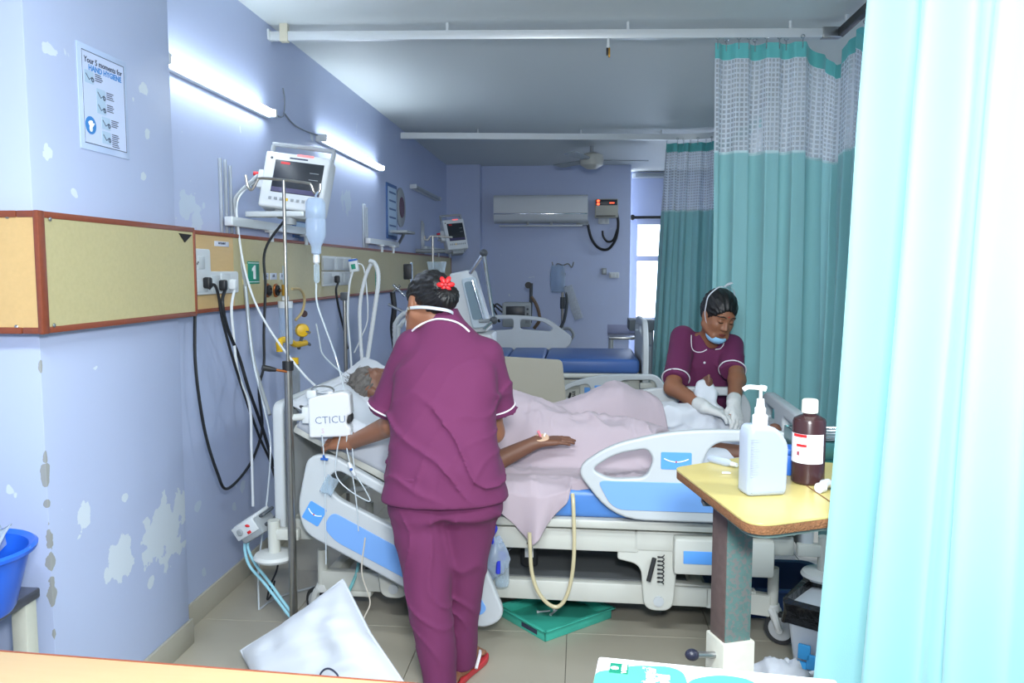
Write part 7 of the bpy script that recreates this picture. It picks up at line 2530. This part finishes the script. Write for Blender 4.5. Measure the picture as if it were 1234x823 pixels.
# navy bedspread / curtain piece by the far window
nv = MB()
nv.grid(lambda u, v: Vector((1.02 + .16 * u + .01 * math.sin(u * 20), 7.6 + .03 * math.sin(u * 18), 1.25 - 1.25 * v)), 24, 12)
single('hanging_cloth', nv, fabric_mat('navy_cloth', (38, 50, 110), .8), 'dark navy cloth hanging just left of the far curtain', 'cloth', thick=.004, angle=180)
# far drip stand on castors with bag and card
fx = at(678, 360, 9.0)
ds = thing('drip_stand', 'far drip stand with a drip bag standing against the back wall', 'drip stand', (fx.x, 9.0, 0))
ztop = at(678, 320, 9.0).z
MB().rod((fx.x, 9.0, .1), (fx.x, 9.0, ztop), .016).build('pole', m_pole, ds, world=True)
mb = MB()
for s_ in (-1, 1):
    h_ = MB()
    h_.tube(smooth_path([Vector((fx.x, 9.0, ztop)), Vector((fx.x + .06 * s_, 9.0, ztop + .02)), Vector((fx.x + .10 * s_, 9.0, ztop - .02)), Vector((fx.x + .12 * s_, 9.0, ztop + .04))], 4), .008, 6)
    h_.build('hook', m_pole, ds, world=True)
MB().box((fx.x - .03, 8.96, ztop - .12), (fx.x + .03, 9.04, ztop - .08), .01).build('clamp', m_black, ds, world=True)
MB().rod((fx.x, 9.0, at(678, 372, 9).z), (fx.x, 9.0, at(678, 358, 9).z), .028, .028, 12).build('grip', m_dgrey, ds, world=True)
for k in range(5):
    a_ = k * 2 * PI / 5
    d = Vector((math.cos(a_), math.sin(a_), 0))
    lg = MB().rod((fx.x, 9.0, .14), Vector((fx.x, 9.0, .09)) + d * .28, .014).build('leg', m_pole, ds, world=True)
    MB().lathe([(.035, -.015), (.035, .015)], Vector((fx.x, 9.0, .045)) + d * .28, 14, Matrix.Rotation(PI / 2, 4, 'X')).build('caster', m_rubber, lg, world=True)
bgf = MB()
c_ = at(672, 336, 8.97)
bgf.grid(lambda u, v: c_ + Vector(((u - .5) * .16 * (1 - .15 * (2 * v - 1) ** 2), -.03 * math.sin(PI * u) * math.sin(PI * v), (.5 - v) * .30)), 12, 12)
single('drip_bag', bgf, m_frost, 'pale drip bag hanging on the far drip stand', 'bag', thick=.02, angle=60)
cd_ = MB()
Mcd = frame_m(at(690, 362, 8.95), (1, 0, .35), (-.35, .05, 1))
cd_.box((-.05, -.22, -.004), (.05, .17, .004), .002, M=Mcd)
single('record_card', cd_, mat('printed_card', (176, 184, 196), .6, var=.3, vscale=60), 'long printed card dangling from the far drip stand', 'card')
cable('drip_hose', [at(682, 345, 8.98), at(683, 365, 8.95), at(680, 385, 8.95), at(673, 400, 8.95), at(669, 412, 8.95)], .018, m_dgrey, 'dark hose falling along the far drip stand', 'hose')
cable('drip_hose', [at(670, 408, 8.9), at(676, 398, 8.9), at(686, 396, 8.9), at(691, 404, 8.9), at(684, 412, 8.9), at(674, 414, 8.9)], .016, m_gplast, 'grey hose coiled at the foot of the far drip stand', 'hose')
# steel side table by the window
a, b = at(733, 404, 8.6), at(772, 404, 8.6)
sdt = thing('side_table', 'steel side table beside the far window', 'table', (a.x, 8.6, 0))
MB().box((a.x, 8.4, a.z - .03), (b.x + .05, 8.85, a.z), .005).build('table_top', m_steel, sdt, world=True)
for (x, y) in ((a.x + .03, 8.43), (b.x, 8.43), (a.x + .03, 8.82), (b.x, 8.82)):
    MB().rod((x, y, 0), (x, y, a.z - .03), .02).build('leg', m_alu, sdt, world=True)
MB().box((a.x + .03, 8.43, .25), (b.x, 8.82, .27), .004).build('lower_shelf', m_steel, sdt, world=True)
MB().box((a.x, 8.83, a.z), (b.x + .05, 8.85, a.z + .10), .004).build('back_guard', mat('pale_lilac_board', (150, 156, 190), .5), sdt, world=True)
a, b = at(757, 384, 8.3), at(787, 397, 8.3)
cab = thing('bedside_cabinet', 'grey bedside cabinet in front of the far window', 'cabinet', (a.x + .1, 8.3, 0))
MB().box((a.x, 8.1, b.z), (b.x, 8.5, a.z), .01).build('top', mat('grey_top', (110, 118, 124), .5), cab, world=True)
MB().box((a.x + .08, 8.13, .02), (b.x - .01, 8.48, b.z), .006).build('carcass', mat('cabinet_grey', (120, 130, 138), .5), cab, world=True)
MB().box((a.x + .10, 8.122, .1), (b.x - .03, 8.13, b.z - .16), .003).build('door', m_gplast, cab, world=True)
MB().box((a.x + .10, 8.122, b.z - .14), (b.x - .03, 8.13, b.z - .02), .003).build('drawer', m_gplast, cab, world=True)
# transport monitor on its own stand near the back wall
Yd = 8.4
c_ = at(625, 378, Yd)
df = thing('defibrillator', 'small beige monitor with dark screen and coiled leads near the back wall', 'monitor', (c_.x, Yd, 0))
MB().box(c_ + Vector((-.17, -.05, -.14)), c_ + Vector((.13, .15, .12)), .02).build('case', mat('beige_case', (170, 176, 178), .5), df, world=True)
MB().box(c_ + Vector((-.13, -.056, -.05)), c_ + Vector((.07, -.048, .08)), .006).build('screen', m_screen, df, world=True)
MB().box(c_ + Vector((.075, -.056, -.10)), c_ + Vector((.12, -.048, .09)), .004).build('button_panel', m_gplast, df, world=True)
for k in range(3):
    MB().ball(c_ + Vector((.098, -.058, .05 - k * .05)), (.012, .004, .012), 6).build('button', m_dgrey, df, world=True)
for k in range(2):
    MB().tube(smooth_path([c_ + Vector((-.17, 0, .06 - .05 * k)), c_ + Vector((-.24 - .04 * k, 0, .10)), c_ + Vector((-.28 + .05 * k, 0, -.02)), c_ + Vector((-.20, 0, -.09))], 5), .009, 7).build('lead', m_black_cable, df, world=True)
MB().rod(c_ + Vector((.12, .05, -.1)), c_ + Vector((.13, .05, .32)), .018).build('accessory_pole', m_dgrey, df, world=True)
MB().lathe([(.035, -.02), (.035, .02)], c_ + Vector((.10, .03, .30)), 14, Matrix.Rotation(PI / 2, 4, 'X')).build('pole_clamp', m_black, df, world=True)
MB().tube(smooth_path([c_ + Vector((.13, .04, .18)), c_ + Vector((.19, .04, .08)), c_ + Vector((.22, .04, -.06)), c_ + Vector((.16, .04, -.16))], 5), .018, 8).build('brown_hose', mat('brown_hose', (110, 88, 70), .5), df, world=True)
MB().rod((c_.x, Yd + .05, .06), c_ + Vector((0, .05, -.14)), .03).build('stand_post', m_dgrey, df, world=True)
MB().lathe([(.26, 0), (.25, .03), (.05, .06)], (c_.x, Yd + .05, .0), 24).build('stand_base', m_dgrey, df, world=True)
# ventilator between the beds
Yv = 5.15
vt = thing('ventilator', 'white ventilator with slanted front and jointed chrome arm behind the standing nurse', 'ventilator', (at(560, 400, Yv).x, Yv, 0))
P1, P2, P3, P4 = at(542, 333, Yv), at(557, 325, Yv), at(585, 398, Yv), at(562, 402, Yv)
def slab(pts, y0, y1, name, m, par, bev=.012):
    mb = MB()
    Mq_ = Matrix(((1, 0, 0, 0), (0, 0, 1, (y0 + y1) / 2), (0, 1, 0, 0), (0, 0, 0, 1)))
    mb.mesh(plate_mesh(round_poly([(p.x, p.z) for p in pts], .02, 4), (), y1 - y0, bev, 2), Mq_)
    return mb.build(name, m, par, world=True)
slab([at(541, 330, Yv), at(566, 325, Yv), at(588, 400, Yv), at(545, 402, Yv)], Yv, Yv + .32, 'head_unit', m_wplast, vt)
sc2 = slab([at(556, 336, Yv - .03), at(573, 333, Yv - .03), at(590, 393, Yv - .03), at(570, 396, Yv - .03)], Yv - .05, Yv + .01, 'screen_frame', mat('pale_frame', (190, 204, 214), .3), vt, .006)
slab([at(559, 340, Yv - .05), at(568, 338.5, Yv - .05), at(582, 384, Yv - .05), at(570, 386, Yv - .05)], Yv - .056, Yv - .045, 'screen', mat('pale_screen', (126, 148, 160), .15), vt, .002)
MB().rod(at(569, 338, Yv - .06), at(584, 388, Yv - .06), .009).build('chrome_bar', m_chrome, vt, world=True)
zc_ = at(565, 402, Yv).z
xv = at(563, 400, Yv).x
MB().box((xv - .16, Yv + .02, .75), (xv + .16, Yv + .34, zc_), .02).build('body', m_wplast, vt, world=True)
MB().box((xv - .07, Yv + .1, .10), (xv + .07, Yv + .24, .76), .02).build('column', m_gplast, vt, world=True)
MB().box((xv - .25, Yv - .08, .07), (xv + .25, Yv + .40, .11), .02).build('base', m_gplast, vt, world=True)
for (a, b) in ((-.2, -.04), (.2, -.04), (-.2, .36), (.2, .36)):
    MB().lathe([(.035, -.015), (.035, .015)], (xv + a, Yv + b, .035), 14, Matrix.Rotation(PI / 2, 4, 'X')).build('caster', m_rubber, vt, world=True)
ja, jb, jc, jd = at(566, 330, Yv), at(583, 305, Yv), at(595, 386, Yv - .1), at(583, 397, Yv - .15)
for (p, q) in ((ja, jb), (jb, jc), (jc, jd)):
    MB().rod(p, q, .011, .011, 10).build('support_arm', m_chrome, vt, world=True)
for p in (jb, jc):
    MB().ball(p, .026, 8).build('arm_joint', m_dgrey, vt, world=True)
MB().rod(at(578, 387, Yv - .05), jc, .012).build('support_arm', m_gplast, vt, world=True)
# drip hook above the nurse, clamp stand and tubing left of her head
hx_ = at(530, 310, 6.3)
hkk = thing('drip_stand', 'thin drip stand with a single bent hook above the standing nurse', 'drip stand', (hx_.x, 6.0, 0))
MB().rod((hx_.x, 6.0, .02), (hx_.x, 6.0, at(530, 285, 6.0).z), .009).build('pole', m_pole, hkk, world=True)
MB().rod((hx_.x, 6.0, 0), (hx_.x, 6.0, .03), .16, .14, 20).build('base', m_gplast, hkk, world=True)
MB().tube(smooth_path([at(545, 286, 6.0), at(530, 285, 6.0), at(519, 285, 6.0), at(516, 289, 6.0), at(512, 288, 6.0), at(512, 284, 6.0)], 4), .008, 7).build('hook', m_pole, hkk, world=True)
cpz = at(527, 325, 6.0)
MB().lathe([(.06, .0), (.075, .08)], (cpz.x, 5.98, cpz.z - .02), 18, caps=False).build('measuring_cup', m_clear, hkk, world=True)
xs0 = at(495, 330, 5.6)
cs = thing('clamp_stand', 'steel clamp stand with crossed rods left of the standing nurse', 'stand', (xs0.x, 5.6, 0))
MB().rod((xs0.x, 5.6, .02), (xs0.x, 5.6, at(495, 316, 5.6).z), .014).build('pole', m_chrome, cs, world=True)
MB().rod((xs0.x, 5.6, .0), (xs0.x, 5.6, .03), .15, .13, 20).build('base', m_gplast, cs, world=True)
MB().box((xs0.x - .05, 5.58, at(495, 330, 5.6).z - .04), (xs0.x + .01, 5.62, at(495, 318, 5.6).z), .008).build('clamp', m_black, cs, world=True)
for (p, q) in (((474, 343), (488, 357)), ((468, 367), (490, 378)), ((473, 352), (482, 344))):
    MB().rod(at(*p, 5.55), at(*q, 5.55), .010).build('cross_rod', m_chrome, cs, world=True)
MB().tube(smooth_path([at(473, 352, 5.6), at(475, 372, 5.6), at(473, 395, 5.6), at(476, 420, 5.6)], 4), .02, 8).build('black_hose', m_black_cable, cs, world=True)
hose('breathing_hose', 'white breathing hose arching to the mask left of the nurse shoulder', [(478, 588), (478, 470), (476, 400), (478, 388), (484, 380), (492, 377), (500, 382)], .016, m_wplast, 5.2)
hose('breathing_hose', 'second white breathing hose beside the arched one', [(482, 590), (482, 470), (480, 402), (483, 392), (488, 386), (496, 384)], .014, m_wplast, 5.15)
